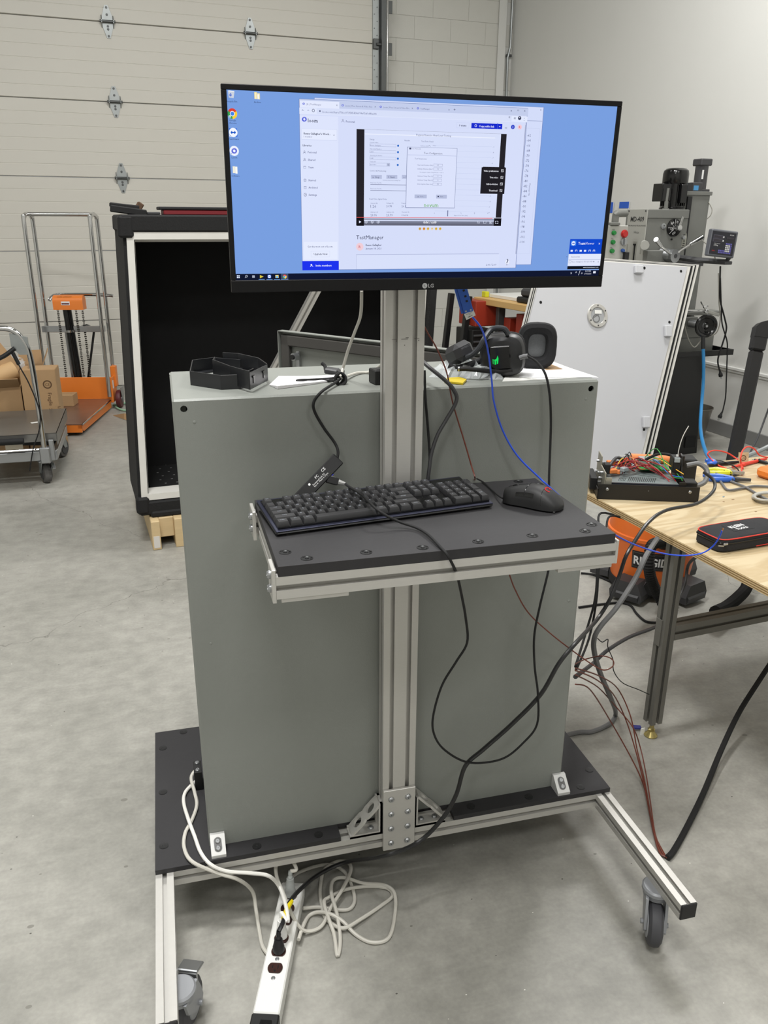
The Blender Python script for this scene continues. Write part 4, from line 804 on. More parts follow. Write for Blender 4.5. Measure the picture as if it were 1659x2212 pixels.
P = [pZ(u,v,T+.004) for u,v in ((960,824),(1000,828),(1008,820),(992,815),(966,817))]; part('yellow_insert', MB().prism([(p.x,p.y) for p in P], 'z', T+.001, T+.005), mat('yellow insert', (204,180,30), .5), bg, 'yellow insert')
# ------------------------------------------------------------------ headset
hs = thing('headset', 'black gaming headset lying on its side with a glowing green emblem', 'headset', pZ(1090,818,T))
M_hs = mat('headset shell', (34,34,36), .42); M_pad = mat('ear pad fabric', (26,26,28), .95, 0, .25, 260, .2)
def squircle(rx, ry, n=28, p=3.2): return [(rx*math.copysign(abs(math.cos(2*math.pi*i/n))**(2/p), math.cos(2*math.pi*i/n)), ry*math.copysign(abs(math.sin(2*math.pi*i/n))**(2/p), math.sin(2*math.pi*i/n))) for i in range(n)]
def loft(b, Q, secs):
    vs = []; n = len(secs[0][0]); fs = []
    for poly, z in secs: vs += [Q @ V((p[0],p[1],z)) for p in poly]
    m = len(secs)
    for j in range(m-1):
        for i in range(n): fs.append((j*n+i, j*n+(i+1)%n, (j+1)*n+(i+1)%n, (j+1)*n+i))
    fs += [tuple(range(n))[::-1], tuple((m-1)*n+i for i in range(n))]; return b.add(vs, fs)
def cup(cx, cy, cz, face, up, pad_dir=1):
    Q = basis(V(face).cross(V(up)), up, (cx,cy,cz)) # z = ...
    return Q
# near cup: shell faces the viewer (emblem), pads to the right/back
yc = .135
nc = pY(1085,771,yc); nz = max(nc.z, T+.048)
fdir = V((-.45,-.89,.05)).normalized(); up0 = V((-.10,.02,1)).normalized()
xd = up0.cross(fdir).normalized(); Qn = basis(xd, up0, (nc.x,yc,T+.047))      # z axis = out of the cup, to the viewer
b = MB(); loft(b, Qn, [(squircle(.048,.045),-.018),(squircle(.050,.047),-.010),(squircle(.050,.047),.004),(squircle(.045,.043),.014),(squircle(.036,.035),.019)])
c_ = part('ear_cup', b, M_hs, hs)
part('cup_face', MB(Qn).box((-.004,-.002,.0185), (.047,.052,.005), None, .004), M_gloss, c_)
e = MB(Qn @ Matrix.Translation((-.010,-.006,0)) @ Matrix.Diagonal((.72,.72,1,1))); e.add([(-.014,-.011,.0216),(-.006,-.014,.0216),(.002,-.011,.0216),(.004,.004,.0216),(.002,.014,.0216),(-.003,.003,.0216),(-.010,.001,.0216),(-.014,.004,.0216)], [(0,1,2,3,4,5,6,7)])
part('glowing_emblem', e, emit((30,214,92)), c_, 'glowing green emblem', flat=True)
part('emblem_cut', MB(Qn @ Matrix.Translation((-.010,-.006,0)) @ Matrix.Diagonal((.72,.72,1,1))).bx(-.012,-.0085,-.012,.0,.0218,.0221).bx(-.004,-.002,-.013,-.002,.0218,.0221), M_gloss, c_, flat=True)
b = MB(); loft(b, Qn, [(squircle(.047,.044),-.020),(squircle(.050,.047),-.025),(squircle(.050,.047),-.034),(squircle(.042,.040),-.040)]); part('ear_pad', b, M_pad, hs)
# far cup, pad towards us
fc = pY(1158,766,.215); Qf = basis(V((.80,-.60,0)), up0, (fc.x,.215,T+.055)); Qf = Qf @ RYm(.25)
b = MB(); loft(b, Qf, [(squircle(.038,.046),-.022),(squircle(.043,.051),-.014),(squircle(.044,.052),.0)]); part('ear_cup', b, M_hs, hs)
b = MB(); n = 28; o1 = squircle(.044,.052,n); o2 = squircle(.046,.054,n); i1 = squircle(.020,.027,n); i2 = squircle(.026,.033,n)
vs = []
for poly, z in ((o1,.001),(o2,.010),(o1,.019),(squircle(.036,.044,n),.024),(i2,.022),(i1,.014),(i1,.003)): vs += [Qf @ V((p[0],p[1],z)) for p in poly]
b.add(vs, [(j*n+i, j*n+(i+1)%n, (j+1)*n+(i+1)%n, (j+1)*n+i) for j in range(6) for i in range(n)]); part('ear_pad', b, M_pad, hs)
part('speaker_mesh', MB().add([Qf @ V((p[0],p[1],.004)) for p in i1], [tuple(range(n))]), mat('grey speaker cloth', (112,114,116), .9, 0, .2, 300), hs, 'grey speaker cloth', flat=True)
# yoke, head band and microphone boom
top = Qn @ V((.0,.050,.006))
part('yoke', MB().tube(smooth([Qn @ V((.016,.046,.012)), Qn @ V((.006,.060,.012)), Qn @ V((-.020,.060,.010)), pY(1045,734,.13), pY(1036,750,.13), pY(1022,765,.135), pY(1008,772,.145)]), .0062, 10), mat('satin gun metal', (56,58,62), .35, .4), hs)
hb = [pY(985,778,.16), pY(1000,772,.165), pY(1015,778,.17), pY(1030,776,.2), pY(1055,768,.235)]
hc0 = pY(990,768,.19); hx_ = (pY(1012,752,.17)-pY(966,776,.15)); hx_.z *= .9; HQ = basis(hx_, V((-.1,.4,1)), hc0+V((0,-.012,.004)))
hbp = part('head_band', MB(HQ).box((0,.004,0), (.052,.044,.060), None, .012), mat('head band shell', (40,40,43), .4), hs)
part('band_letters', MB(HQ @ Matrix.Translation((.012,.012,.0305)) @ RZ(math.pi)).text('CORSAIR', I4, .024, None, 'L'), mat('faint grey print', (110,110,114), .5), hbp, flat=True)
part('band_pad', MB().tube(smooth([pY(968,791,.165), pY(985,796,.16), pY(1010,790,.165), pY(1040,778,.19), pY(1062,770,.2)]), .0075, 10), M_pad, hs)
part('microphone_boom', MB().tube(smooth([Qn @ V((.022,-.030,.016)), Qn @ V((-.012,-.032,.020)), pY(1040,800,.105), pY(1010,797,.115), pY(988,797,.125)]), .0052, 10), M_rub, hs, 'black microphone boom')
part('boom_ring', MB().cyl(pY(994,797,.121), pY(991,797,.123), .0058, n=12), M_steel, hs)
jack = Qn @ V((.036,-.004,.002))
part('cord_relief', MB().tube([pY(1123,773,.095), pY(1131,770,.09), pY(1140,769,.085)], .0052, 10), mat('grey strain relief', (120,120,122), .5), hs)
# ------------------------------------------------------------------ USB hub hanging from its cable
hb = thing('usb_hub', 'slim black hub leaning behind the keyboard with printed marks', 'hub', pY(700,1035,.0))
h0, h1 = pY(722,1000,.012), pY(672,1052,-.004); axh = (h0-h1).normalized(); fv = (CAM-(h0+h1)/2).normalized(); Qh = basis(axh, fv.cross(axh), (h0+h1)/2+fv*.0)
Lh = .118
part('case', MB(Qh).box((-.012,0,0), (Lh,.028,.010), None, .0018), mat('black hub shell', (18,18,20), .4), hb)
t_ = MB(Qh @ Matrix.Translation((0,.0,.0052)))
t_.text('CE', Matrix.Translation((.003,.004,0)), None, .0085).text('FC', Matrix.Translation((-.016,.004,0)), None, .0075).text('Powered hub 5V', Matrix.Translation((-.03,-.002,0)), .034).text('Rev A - Made in China', Matrix.Translation((-.03,-.006,0)), .04).disc(I4, -.034, .006, .0025, 14)
part('print', t_, M_wprint, hb, flat=True)
part('indicator', MB(Qh).box((.014,-.0145,.001), (.004,.001,.0015)), emit((60,70,220)), hb, 'blue indicator light')
up2 = MB(); p0_, p1_ = pY(706,1035,.004), pY(737,1043,.004); axu = (p1_-p0_).normalized(); Qu = basis(axu, Qh.to_3x3() @ V((0,0,1)), p0_+fv*.004)
up1 = thing('usb_plug', 'grey tipped plug pushed into the black hub', 'plug', p1_)
part('shell', MB(Qu).box((.012,0,.0), (.024,.010,.0145), None, .001), M_black, up1); part('metal_shield', MB(Qu).box((.006,.0005,-.0074), (.020,.0095,.0006), None), M_steel, up1)
part('relief', MB(Qu).tube([(.024,0,0),(.032,0,0),(.040,0,0)], .0062, 8, rf=lambda t: 1-.45*t), mat('light grey relief', (170,170,168), .5), up1)
# ------------------------------------------------------------------ thermocouple connector with tag
tc_ = thing('sensor_connector', 'bright blue flat sensor connector hanging by the post below the monitor', 'connector', pY(1010,660,.05))
a_, d_ = pY(996,615,.03), pY(1012,672,.03); axt = (a_-d_).normalized(); fv = (CAM-a_).normalized(); Qt = basis(axt, fv.cross(axt), (a_+d_)/2)
part('body', MB(Qt).box((.004,0,0), (.066,.0195,.012), None, .0012).box((.004,.0125,-.003), (.066,.006,.007), None, .001), mat('blue connector', (40,96,196), .45), tc_)
b = MB(Qt)
for x, y in ((.004,-.002),(-.006,-.002),(.016,-.002)): b.box((x,y,.0061), (.004,.0045,.0008), None, .0003)
part('window', b, M_print, tc_)
b = MB(Qt)
for y in (.005,-.005): b.cyl((-.025,y,.006), (-.025,y,.0072), .0018, n=8)
part('screw', b, M_steel, tc_)
tg = thing('cable_tag', 'white printed tag on the blue wire below the connector', 'tag', pY(1015,678,.03))
Qg = basis(pY(1027,671,.028)-pY(1004,685,.028), V((-.15,0,-1)), pY(1015,680,.027)) 
Qg = basis(pY(1027,672,.026)-pY(1004,684,.026), pY(1010,668,.026)-pY(1018,690,.026), pY(1015,680,.026))
part('flag', MB(Qg).box((0,0,0), (.0215,.013,.0008), None, .0003), M_white, tg)
part('print', MB(Qg @ Matrix.Translation((0,0,.0006))).text('Thermocouple', Matrix.Translation((-.008,.003,0)), .015).text('K-2', Matrix.Translation((-.002,.0005,0)), None, .003).text('1080-01', Matrix.Translation((-.006,-.004,0)), None, .0035, bold=.02), M_print, tg, flat=True)
# ------------------------------------------------------------------ cables round the post and shelf
S = SZ
cable('signal_cable', [pY(u,v,y) for u,v,y in ((781,628,.02),(779,680,.05),(766,718,.09),(752,756,.13),(741,795,.17))]+[kn], .0032, M_cream, 'off-white cable dropping from the monitor to the black knot')
cable('signal_cable', [kn, pZ(770,806,T+.005), pZ(800,803,T+.006), pY(826,786,.14), pY(840,770,.1)], .0032, M_cream, 'off-white cable running from the knot behind the post')
cable('hub_cable', [kn, pY(722,828,.10), pY(695,846,.035), pY(678,868,.03), pY(680,890,.03), pY(700,925,.03), pY(722,955,.028), pY(730,975,.02), pY(727,996,.014), h0+axh*.002], .0030, M_rub, 'black cable snaking down the cabinet front to the hub')
cable('power_cable', [pY(905,770,.10), pY(922,789,.06), pY(960,820,.03), pY(980,842,.022), pY(986,866,.02), pY(965,905,.02), pY(945,940,.018), pY(932,980,.016), pY(927,1015,.012), pY(923,1045,.01)], .0042, M_dgrey, 'dark grey cable curling beside the right of the post')
cable('data_cable', [pY(917,800,.05), pY(919,860,.04), pY(924,920,.03), pY(928,980,.02), pY(927,1015,.012), pY(926,1045,.012)], .0028, M_rub, 'thin black cable hanging straight beside the post')
cable('sensor_wire', [pY(905,680,.05), pY(922,716,.05), pY(943,752,.045), pY(965,805,.036), pY(978,870,.03), pY(1002,950,.022), pY(1018,1005,.014), pY(1026,1036,.010), pZ(1040,1060,.95)+V((0,.09,0)), pY(1085,1210,.0), pY(1098,1235,.0), pY(1112,1272,.0), pY(1140,1322,.0), pY(1185,1365,.0), pY(1240,1408,.01), pY(1290,1442,.02), pY(1310,1447,.04), pY(1325,1437,.10), pY(1322,1424,.14), pY(1300,1417,.14), pY(1265,1424,.2), pX(1243,1434,1.06)], .0016, M_brown, 'single thin brown wire from the post down past the shelf')
cable('sensor_wire', [pY(1012,672,.03), pY(1020,684,.03), pY(1041,712,.032), pY(1054,758,.036), pY(1062,820,.038), pY(1067,868,.034), pY(1086,930,.03), pY(1118,985,.022), pY(1165,1032,.012), pY(1185,1050,.006), pY(1250,1105,.03), pY(1330,1156,.08), pY(1380,1180,.15), pY(1435,1196,.2), pY(1478,1200,.2), pY(1516,1195,.18), pY(1540,1180,.16), pY(1554,1160,.14), pY(1560,1146,.13)], .0020, M_blue, 'blue wire from the connector down to the black tool pouch')
hc = [pY(1140,769,.085), pY(1160,782,.06), pY(1178,808,.035), pY(1187,850,.025), pY(1190,910,.022), pY(1188,980,.018), pY(1186,1040,.012), pY(1188,1110,.01), pY(1190,1180,.01), pY(1185,1230,.0), pY(1166,1310,-.02), pY(1154,1375,-.03), pY(1155,1440,-.03), pY(1162,1500,-.03), pY(1160,1565,-.03), pY(1130,1605,-.03), pY(1090,1637,-.03), pY(1040,1648,-.03), pY(998,1643,-.04), pY(955,1615,-.05), pY(936,1580,-.06), pY(937,1540,-.08), pY(955,1480,-.10), pY(985,1430,-.13), pY(1009,1388,-.16), pY(1006,1335,-.2), pY(997,1285,-.25), pY(988,1245,-.30), pY(979,1222,-.352), pY(965,1197,-.356), pZ(950,1180,S+.004), pZ(925,1155,S+.006), pZ(900,1140,S+.006), pZ(865,1128,S+.012), pZ(835,1114,S+.024), pZ(810,1097,S+.034), pZ(780,1068,S+.036), pZ(755,1052,S+.038), Qu @ V((.041,0,0))]
cable('headset_cable', hc, .0026, M_rub, 'long thin black cable from the headset looping below the shelf and over the keyboard')
# ================================================================== floor, left of cart: power strip and its cords
ps0, ps1 = pZ(572,2200,.045), pZ(632,1912,.045)
pd = (ps1-ps0); pd.z = 0; Lp = pd.length; pd.normalize(); PQ = basis(pd, V((0,0,1)).cross(pd), (ps0.x,ps0.y,0))   # x along strip away from viewer, y left
strip = thing('power_strip', 'long white metal power strip with brown outlets on the floor', 'power strip', (ps0.x,ps0.y,0))
x0_ = .012; sw_ = .028
part('housing', MB(PQ).bx(x0_, Lp+.01, -sw_, sw_, 0, .045, .003), mat('white enamel', (222,222,218), .35), strip)
part('end_cap', MB(PQ).bx(x0_-.055, x0_, -sw_-.001, sw_+.001, 0, .046, .003), M_black, strip, 'black end cap')
part('switch', MB(PQ).bx(x0_-.04, x0_-.018, -.016, .008, .046, .050, .001), M_gloss, strip)
def sp(u, v): q = PQ.inverted() @ pZ(u, v, .045); return q.x, q.y
M_outl = mat('brown outlet', (52,30,26), .25)
outs = [(596,2092),(604,2056),(617,2028),(628,1990),(632,1964),(637,1935)]
pos = []
for u, v in outs:
    x, y = sp(u, v); y = 0; pos.append(x)
    b = MB(PQ); o = []
    for i in range(24):
        a = 2*math.pi*i/24; o.append((x+max(-.0125,min(.0125,.0165*math.cos(a))), y+.0165*math.sin(a)))
    b.prism(o, 'z', .045, .0475); p_ = part('outlet', b, M_outl, strip, 'brown outlet')
    part('pin_slot', MB(PQ).box((x+.002,-.006,.0476), (.008,.002,.0004)).box((x+.002,.006,.0476), (.007,.002,.0004)).cyl((x-.0075,0,.0474), (x-.0075,0,.0478), .0026, n=10), M_hole, p_)
for u, v in ((590,2113),(600,2072)):
    x, y = sp(u, v); b = MB(PQ); screw(b, (x,0,.045), (0,0,1), .0048, .002); part('housing_screw', b, M_steel, strip)
part('pilot_light', MB(PQ).cyl((pos[4]-.012,.004,.0475), (pos[4]-.012,.004,.0495), .0026, n=10), M_green, strip, 'green pilot light')
part('rating_label', MB(PQ).text('CAUTION DO NOT OVERLOAD 15A', Matrix.Translation((.0,-.02,.0455)) @ RZ(0), .07) if False else MB(PQ).box((Lp-.01,-sw_-.0003,.02), (.03,.0005,.02)), M_white, strip)
def plug(name, x, m, label, tall=.03, mat2=None):
    t = thing(name, label, 'plug', PQ @ V((x,0,.0478)))
    part('plug_body', MB(PQ).lathe([(.0135,0),(.0135,.010),(.0115,.018),(.009,tall)], (x,0,.0478), (.15,0,1), 14), m, t)
    part('plug_grip', MB(PQ).lathe([(.0062,0),(.0062,.004),(.005,.006),(.0058,.010),(.0045,.018)], (x+.15*tall,0,.0478+tall), (.3,0,1), 12), mat2 or m, t); return PQ @ V((x+.15*tall+.005,0,.0478+tall+.016))
tp1 = plug('power_plug', pos[1], M_black, 'black plug in the second outlet from the strip end')
tp2 = plug('power_plug', pos[2]+.004, M_white, 'white plug standing behind the black plug in the strip', .042)
cl = mat('clear grey plastic', (188,192,190), .15, alpha=.55)
tp3 = plug('power_plug', pos[5], cl, 'clear moulded plug at the far end of the strip', .045, cl)
# heavy black cable: bench chassis -> under shelf -> plug
M_heavy = mat('heavy black cable', (26,26,27), .35)
ZB = .72
hv = [rY(1520,1020,.40), rY(1542,1038,.36), rY(1540,1062,.32), rY(1505,1088,.27), rY(1440,1102,.22), rY(1402,1127,.18), rY(1372,1168,.14), rY(1352,1202,.12), rY(1338,1243,.12), rY(1320,1290,.10), rY(1290,1338,.08), pY(1250,1382,.02), pY(1208,1432,-.02), pY(1168,1500,-.02), pY(1105,1565,-.02), pY(1045,1618,-.02), pY(1005,1655,-.03), pY(986,1715,-.03), pY(958,1765,-.035), pY(905,1818,-.045), pY(830,1849,-.06), pZ(745,1863,.06), pZ(690,1888,.055), pZ(652,1918,.075), pZ(625,1950,.09), pZ(612,1990,.10), tp1]
cable('power_cable', hv, .0052, M_heavy, 'heavy black cord hanging from the bench to the power strip')
yp = [pZ(629,1947,.087), pZ(620,1964,.095), pZ(613,1985,.101)]
single('yellow_tape', MB().tube(smooth(yp,4), .0060, 10), mat('yellow tape', (226,204,20), .5), 'yellow tape band round the black cord by its plug', 'tape', yp[1])
R_ = .0045; zf = R_+.001
cable('power_cable', [pZ(432,1655,ZP+.03), pZ(424,1662,ZP+.03), pZ(413,1680,ZP+.02), pZ(420,1710,ZP+.01), pZ(425,1740,ZP+.006), pZ(413,1775,ZP+.005), pZ(400,1800,ZP+.005), pZ(398,1832,ZP+.005), pZ(416,1862,ZP+.006), pY(470,1886,-.012), pY(515,1900,-.02), pZ(545,1925,.07), pZ(553,1965,.03), pZ(560,2010,.006), pZ(568,2046,.006), pZ(586,2068,.012)], R_, M_cream, 'off-white cord from the base board to the side of the strip')
cable('power_cable', [pZ(430,1682,ZP+.012), pZ(418,1692,ZP+.008), pZ(400,1712,ZP+.006), pZ(397,1735,ZP+.006), pZ(407,1770,ZP+.012), pZ(420,1805,ZP+.008), pZ(434,1842,ZP+.006), pY(456,1868,-.006), pY(490,1882,-.014), pY(540,1886,-.03), pY(580,1892,-.05), pZ(603,1915,.10), pZ(617,1955,.105), pZ(622,1990,.10), tp2], R_, mat('white cord', (224,222,216), .4), 'whiter cord from the base board to the white plug')
coil = [tp3, pZ(640,1878,.11), pZ(630,1858,.12), pZ(613,1853,.12), pZ(597,1866,.11), pZ(598,1895,.09), pZ(612,1930,.075), pZ(628,1970,.06), pZ(645,2000,.03), pZ(665,2012,.012), pZ(695,2000,zf+.004), pZ(715,1960,zf+.01), pZ(740,1920,zf+.018), pZ(758,1880,zf+.012), pZ(750,1862,zf), pZ(725,1862,zf), pZ(700,1880,zf), pZ(692,1920,zf), pZ(695,1955,zf), pZ(705,1985,zf), pZ(740,2005,zf+.008), pZ(780,1985,zf+.006), pZ(825,1955,zf), pZ(848,1935,zf), pZ(835,1918,zf), pZ(790,1915,zf), pZ(745,1922,zf+.006), pZ(712,1938,zf+.012), pZ(700,1950,zf+.016), pZ(712,1990,zf+.012), pZ(722,2020,zf+.004), pZ(729,2065,zf), pZ(735,2030,zf+.002), pZ(728,1975,zf+.014), pZ(716,1930,zf+.018), pZ(720,1902,zf+.014), pZ(745,1896,zf+.010), pZ(785,1908,zf+.004), pZ(830,1912,zf+.004), pZ(852,1930,zf+.008), pZ(853,1975,zf), pZ(840,2025,zf), pZ(805,2036,zf), pZ(770,2020,zf), pZ(740,1990,zf+.010), pZ(715,1975,zf+.016), pZ(690,1970,zf+.008), pZ(668,1978,zf), pZ(655,2000,zf+.01), pZ(645,2030,.02)]
cable('extension_cord', coil, R_, M_cream, 'off-white cord coiled loosely on the floor right of the strip', k=7)
cable('extension_cord', [pZ(655,1962,.018), pZ(690,1960,zf), pZ(735,1966,zf), pZ(757,1962,zf), pZ(766,1945,zf), pZ(762,1920,zf), pZ(752,1895,zf), pZ(740,1880,zf), pZ(715,1868,zf), pZ(680,1872,zf), pZ(640,1888,zf), pZ(618,1910,zf), pZ(610,1935,zf)], R_, M_cream, 'short off-white cord lying behind the coil and strip')
# ================================================================== cables on the floor at the right
rc = random.Random(3)
cable('floor_cable', [pZ(1665,1432,.20), pZ(1640,1470,.16), pZ(1596,1540,.09), pZ(1558,1620,.045), pZ(1520,1712,.02), pZ(1482,1790,.010), pZ(1455,1838,.009), pZ(1442,1853,.009)], .0085, M_rub, 'thick black sleeved cable rising to the right from the floor')
for i, (du, dv, m) in enumerate(((0,0,'straight'),(6,-8,'left'),(-8,10,'low'),(3,16,'right'))):
    mid = [pX(1243,1448+dv*.6,1.05), pZ(1288+du,1468+dv,.42-.03*i), pZ(1325+du*1.5,1500+dv*1.6,.27-.03*i), pZ(1352+du+i*4,1555+dv,.14), pZ(1372+i*4,1618,.06), pZ(1388+i*3,1680,.03), pZ(1400+i*2,1740,.012+.003*i), pZ(1412+i,1800,.010+.003*(i % 2)), pZ(1425+i*2,1842,.008), pZ(1440,1851,.008)]
    if i == 2: mid = [pX(1243,1478,1.05), pZ(1275,1490,.40), pZ(1320,1560,.20), pZ(1365,1640,.06), pZ(1388,1690,.02), pZ(1402,1745,.008), pZ(1413,1800,.006), pZ(1440,1853,.008)]
    cable('sensor_wire', mid, .0019, M_brown, ['topmost of the four bundled brown wires falling to the floor', 'second brown wire of the bundle beside the cart', 'brown wire leaving the cabinet lowest and cutting straight down to the bundle', 'rightmost bowed brown wire of the floor bundle'][i], group=None)
cable('hose_cable', [rY(1407,1158,.19)+V((.02,0,-.01)), rY(1396,1200,.13), rY(1372,1250,.12), rY(1332,1312,.10), rY(1298,1352,.10), rY(1284,1378,.10), rY(1284,1410,.12), rY(1297,1455,.14), rY(1316,1500,.16), pZ(1330,1540,.02), pZ(1318,1562,.008), pZ(1280,1580,.008), pZ(1235,1585,.008), V((1.05,.42,.012)), V((.85,.40,.012))], .0075, M_ccable, 'thick dark grey cable bending down to the floor beside the cabinet')
cable('cord', [rY(1560,1090,.3)+V((0,0,-.14)), rY(1490,1215,.75), rY(1480,1260,.75), rY(1462,1300,.7), rY(1432,1330,.6), rY(1420,1352,.5), rY(1360,1376,.4), rY(1312,1405,.3), rY(1282,1432,.25), pX(1243,1462,1.06)], .0062, M_dgrey, 'dark grey cable running behind the bench leg to the cabinet')
cable('cord', [W(1.62,.50,.66), rY(1299,1108,.47), rY(1294,1150,.40), rY(1291,1205,.30), rY(1286,1290,.25), rY(1266,1365,.22), pX(1243,1440,1.07)], .0034, M_rub, 'left thin black cord hanging beside the cabinet below the shelf')
cable('cord', [W(1.62,.46,.66), rY(1321,1114,.45), rY(1308,1150,.40), rY(1294,1225,.30), rY(1288,1300,.26), rY(1272,1380,.24), pX(1244,1448,1.09)], .0034, M_rub, 'right thin black cord hanging beside the cabinet below the shelf')
cable('thin_wire', [rY(1291,1379,.1), rY(1301,1387,.1), rY(1313,1381,.1), rY(1313,1398,.12), rY(1324,1425,.15), rY(1326,1450,.15), rY(1345,1475,.18), rY(1380,1490,.22), rY(1402,1500,.24)], .0014, M_print, 'hair-thin black wire from the grey cable to the bench leg')
bcn = thing('small_connector', 'small dark blue plug with white tag by the bench foot', 'connector', pZ(1377,1572,0))
p = pZ(1376,1571,.012); part('body', MB().box(p, (.026,.014,.010), RZ(-.35), .002), mat('navy plastic', (36,44,120), .4), bcn); p2 = pZ(1388,1580,.012); part('tag', MB().box(p2, (.016,.002,.024), RZ(.1)), M_white, bcn)
# ================================================================== insulated chamber on blocks
bx0, bx1, by0, by1, bz0, bz1 = .229, 1.80, 2.5, 3.1, .167, 1.606
MK = MR @ Matrix(((1,0,.04,-.04*1.55),(0,1,0,0),(0,0,1,0),(0,0,0,1)))      # the old box has racked a little out of square
M_foam = mat('black foam lining', (9,9,10), .95, 0, .3, 60); M_bk = mat('rough black shell', (13,13,14), .8, 0, .35, 120, .4)
ch = thing('insulated_chamber', 'big open black insulated box with white inner rim behind the cart', 'chamber', W((bx0+bx1)/2,by0,bz0), RY)
R2 = MB(MK); t_ = .05
R2.bx(bx0+.004, bx0+.004+t_, by0+.01, by1, bz0+.06, bz1-.06).bx(bx1-.02-t_, bx1-.02, by0+.01, by1, bz0+.06, bz1-.06).bx(bx0+.004, bx1-.02, by1-t_, by1, bz0+.06, bz1-.06)
part('shell', R2, M_bk, ch)
part('top_cap', MB(MK).bx(bx0-.005, bx1, by0-.015, by1+.01, bz1-.075, bz1, .008).bx(bx0-.018, bx0+.05, by0-.02, by0+.06, bz1-.10, bz1-.004, .01), M_bk, ch)
part('bottom_cap', MB(MK).bx(bx0+.005, bx1, by0-.012, by1+.01, bz0, bz0+.075, .010).bx(bx0-.008, bx0+.055, by0-.02, by0+.06, bz0+.01, bz0+.10, .012).bx(bx0+.06, bx1, by0-.02, by0+.2, bz0-.012, bz0+.02, .008), M_bk, ch)
M_rim = mat('white rim', (214,212,206), .5, 0, .06, 14); jx0, jx1, jz0, jz1 = bx0+.018, bx1-.052, bz0+.08, bz1-.075
fw, jd = .032, .09
def trap(b, a): return b.prism(a, 'y', by0-.006, by0+.012)
for k, (poly) in enumerate(([(jx0,jz0),(jx0+fw,jz0+fw),(jx0+fw,jz1-fw),(jx0,jz1)], [(jx1,jz0),(jx1,jz1),(jx1-fw,jz1-fw),(jx1-fw,jz0+fw)], [(jx0,jz1),(jx0+fw,jz1-fw),(jx1-fw,jz1-fw),(jx1,jz1)], [(jx0,jz0),(jx1,jz0),(jx1-fw,jz0+fw),(jx0+fw,jz0+fw)])):
    b = MB(MK); b.prism(poly, 'y', by0-.006, by0+.012)
    part('rim_board', b, M_rim, ch, 'white rim board')
b = MB(MK); a_ = .012
for poly in ([(jx0+fw-.001,by0),(jx0+fw+.012,by0+jd),(jx0+fw-.02,by0+jd)], [(jx1-fw+.001,by0),(jx1-fw-.012,by0+jd),(jx1-fw+.02,by0+jd)]): b.prism(poly, 'z', jz0+.01, jz1-.01)
b.prism([(by0,jz1-fw+.001),(by0+jd,jz1-fw-.014),(by0+jd,jz1)], 'x', jx0+.01, jx1-.01).prism([(by0,jz0+fw-.001),(by0+jd,jz0+fw+.004),(by0+jd,jz0)], 'x', jx0+.01, jx1-.01)
part('jamb', b, M_rim, ch)
b = MB(MK).bx(bx0+.055, bx0+.06, by0+jd, by1-.06, jz0, jz1).bx(bx1-.08, bx1-.075, by0+jd, by1-.06, jz0, jz1).bx(bx0+.075, bx1-.075, by1-.065, by1-.06, jz0, jz1).bx(bx0+.075, bx1-.075, by0+jd, by1-.06, jz1-.01, jz1).bx(bx0+.075, bx1-.075, by0+jd, by1-.06, jz0+.012, jz0+.02)
part('lining', b, M_foam, ch, 'black foam lining')
b = MB(MK)
for i in range(7):
    for j in range(4): b.cyl((bx0+.14+j*.06+.02*(i % 2), by0+.12+i*.07, jz0+.02), (bx0+.14+j*.06+.02*(i % 2), by0+.12+i*.07, jz0+.0212), .006, n=8)
part('floor_perforation', b, M_ccable, ch, kind='stuff')
# timber blocks under it
M_pine = mat('pine timber', (202,178,136), .65, 0, .14, 5, aniso=(1,14,14))
pal = thing('timber_skid', 'pine timber skid under the near corner of the black chamber', 'skid', W(.4,2.6,0), RY)
xp = RM(pZ(331,1187,0)).x
for i, (dx, w_, z0, z1, y0) in enumerate(((0,.042,.0,.155,2.425),(.115,.045,.0,.155,2.43),(.19,.2,.0,.09,2.44),(.042,.073,.05,.155,2.47),(.19,.2,.10,.155,2.44))):
    part('timber', MB(MR).bx(xp+dx, xp+dx+w_, y0, y0+.9, z0, z1, .003), M_pine, pal)
part('stamp', MB(MR).bx(xp+.006, xp+.036, 2.4235, 2.425, .012, .075), mat('white stamp', (210,206,200), .7), pal)
single('timber', MB(MR).bx(1.2, 1.6, 2.6, 3.4, 0, .155, .003), M_pine, 'pine block under the far corner of the chamber', 'timber', W(1.4,3,0))
# things on its top
zt_ = bz1
def on(u, v, y): return RM(rY(u, v, y))
a_ = on(248,455,2.6); 
st_ = thing('foam_offcut', 'bent black foam strip on the top left of the chamber', 'foam', W(a_.x,2.6,zt_), RY)
part('strip', MB(MR).box((a_.x+.06,2.6,zt_+.016), (.16,.05,.03), RYm(.13), .004).box((a_.x+.045,2.62,zt_+.036), (.13,.05,.02), RYm(.10), .004), M_rub, st_)
single('foam_scrap', MB(MR).box((on(290,450,2.6).x,2.64,zt_+.022), (.07,.05,.035), RYm(-.2), .006).box((on(300,450,2.6).x,2.62,zt_+.03), (.03,.04,.05), RYm(.6), .004), mat('brown scrap', (84,62,44), .8), 'brown crumpled scrap beside the foam strip on the chamber', 'scrap', W(on(290,450,2.6).x,2.64,zt_))
single('foam_scrap', MB(MR).bx(on(316,455,2.6).x, on(345,455,2.6).x, 2.58, 2.66, zt_, zt_+.012, .003), M_dgrey, 'flat grey scrap between the foam and the dark rail', 'scrap', W(on(330,455,2.6).x,2.6,zt_))
rl = thing('edge_rail', 'long black rail with red underside on the chamber top', 'rail', W(on(400,445,2.6).x,2.7,zt_), RY)
xa = on(344,445,2.6).x
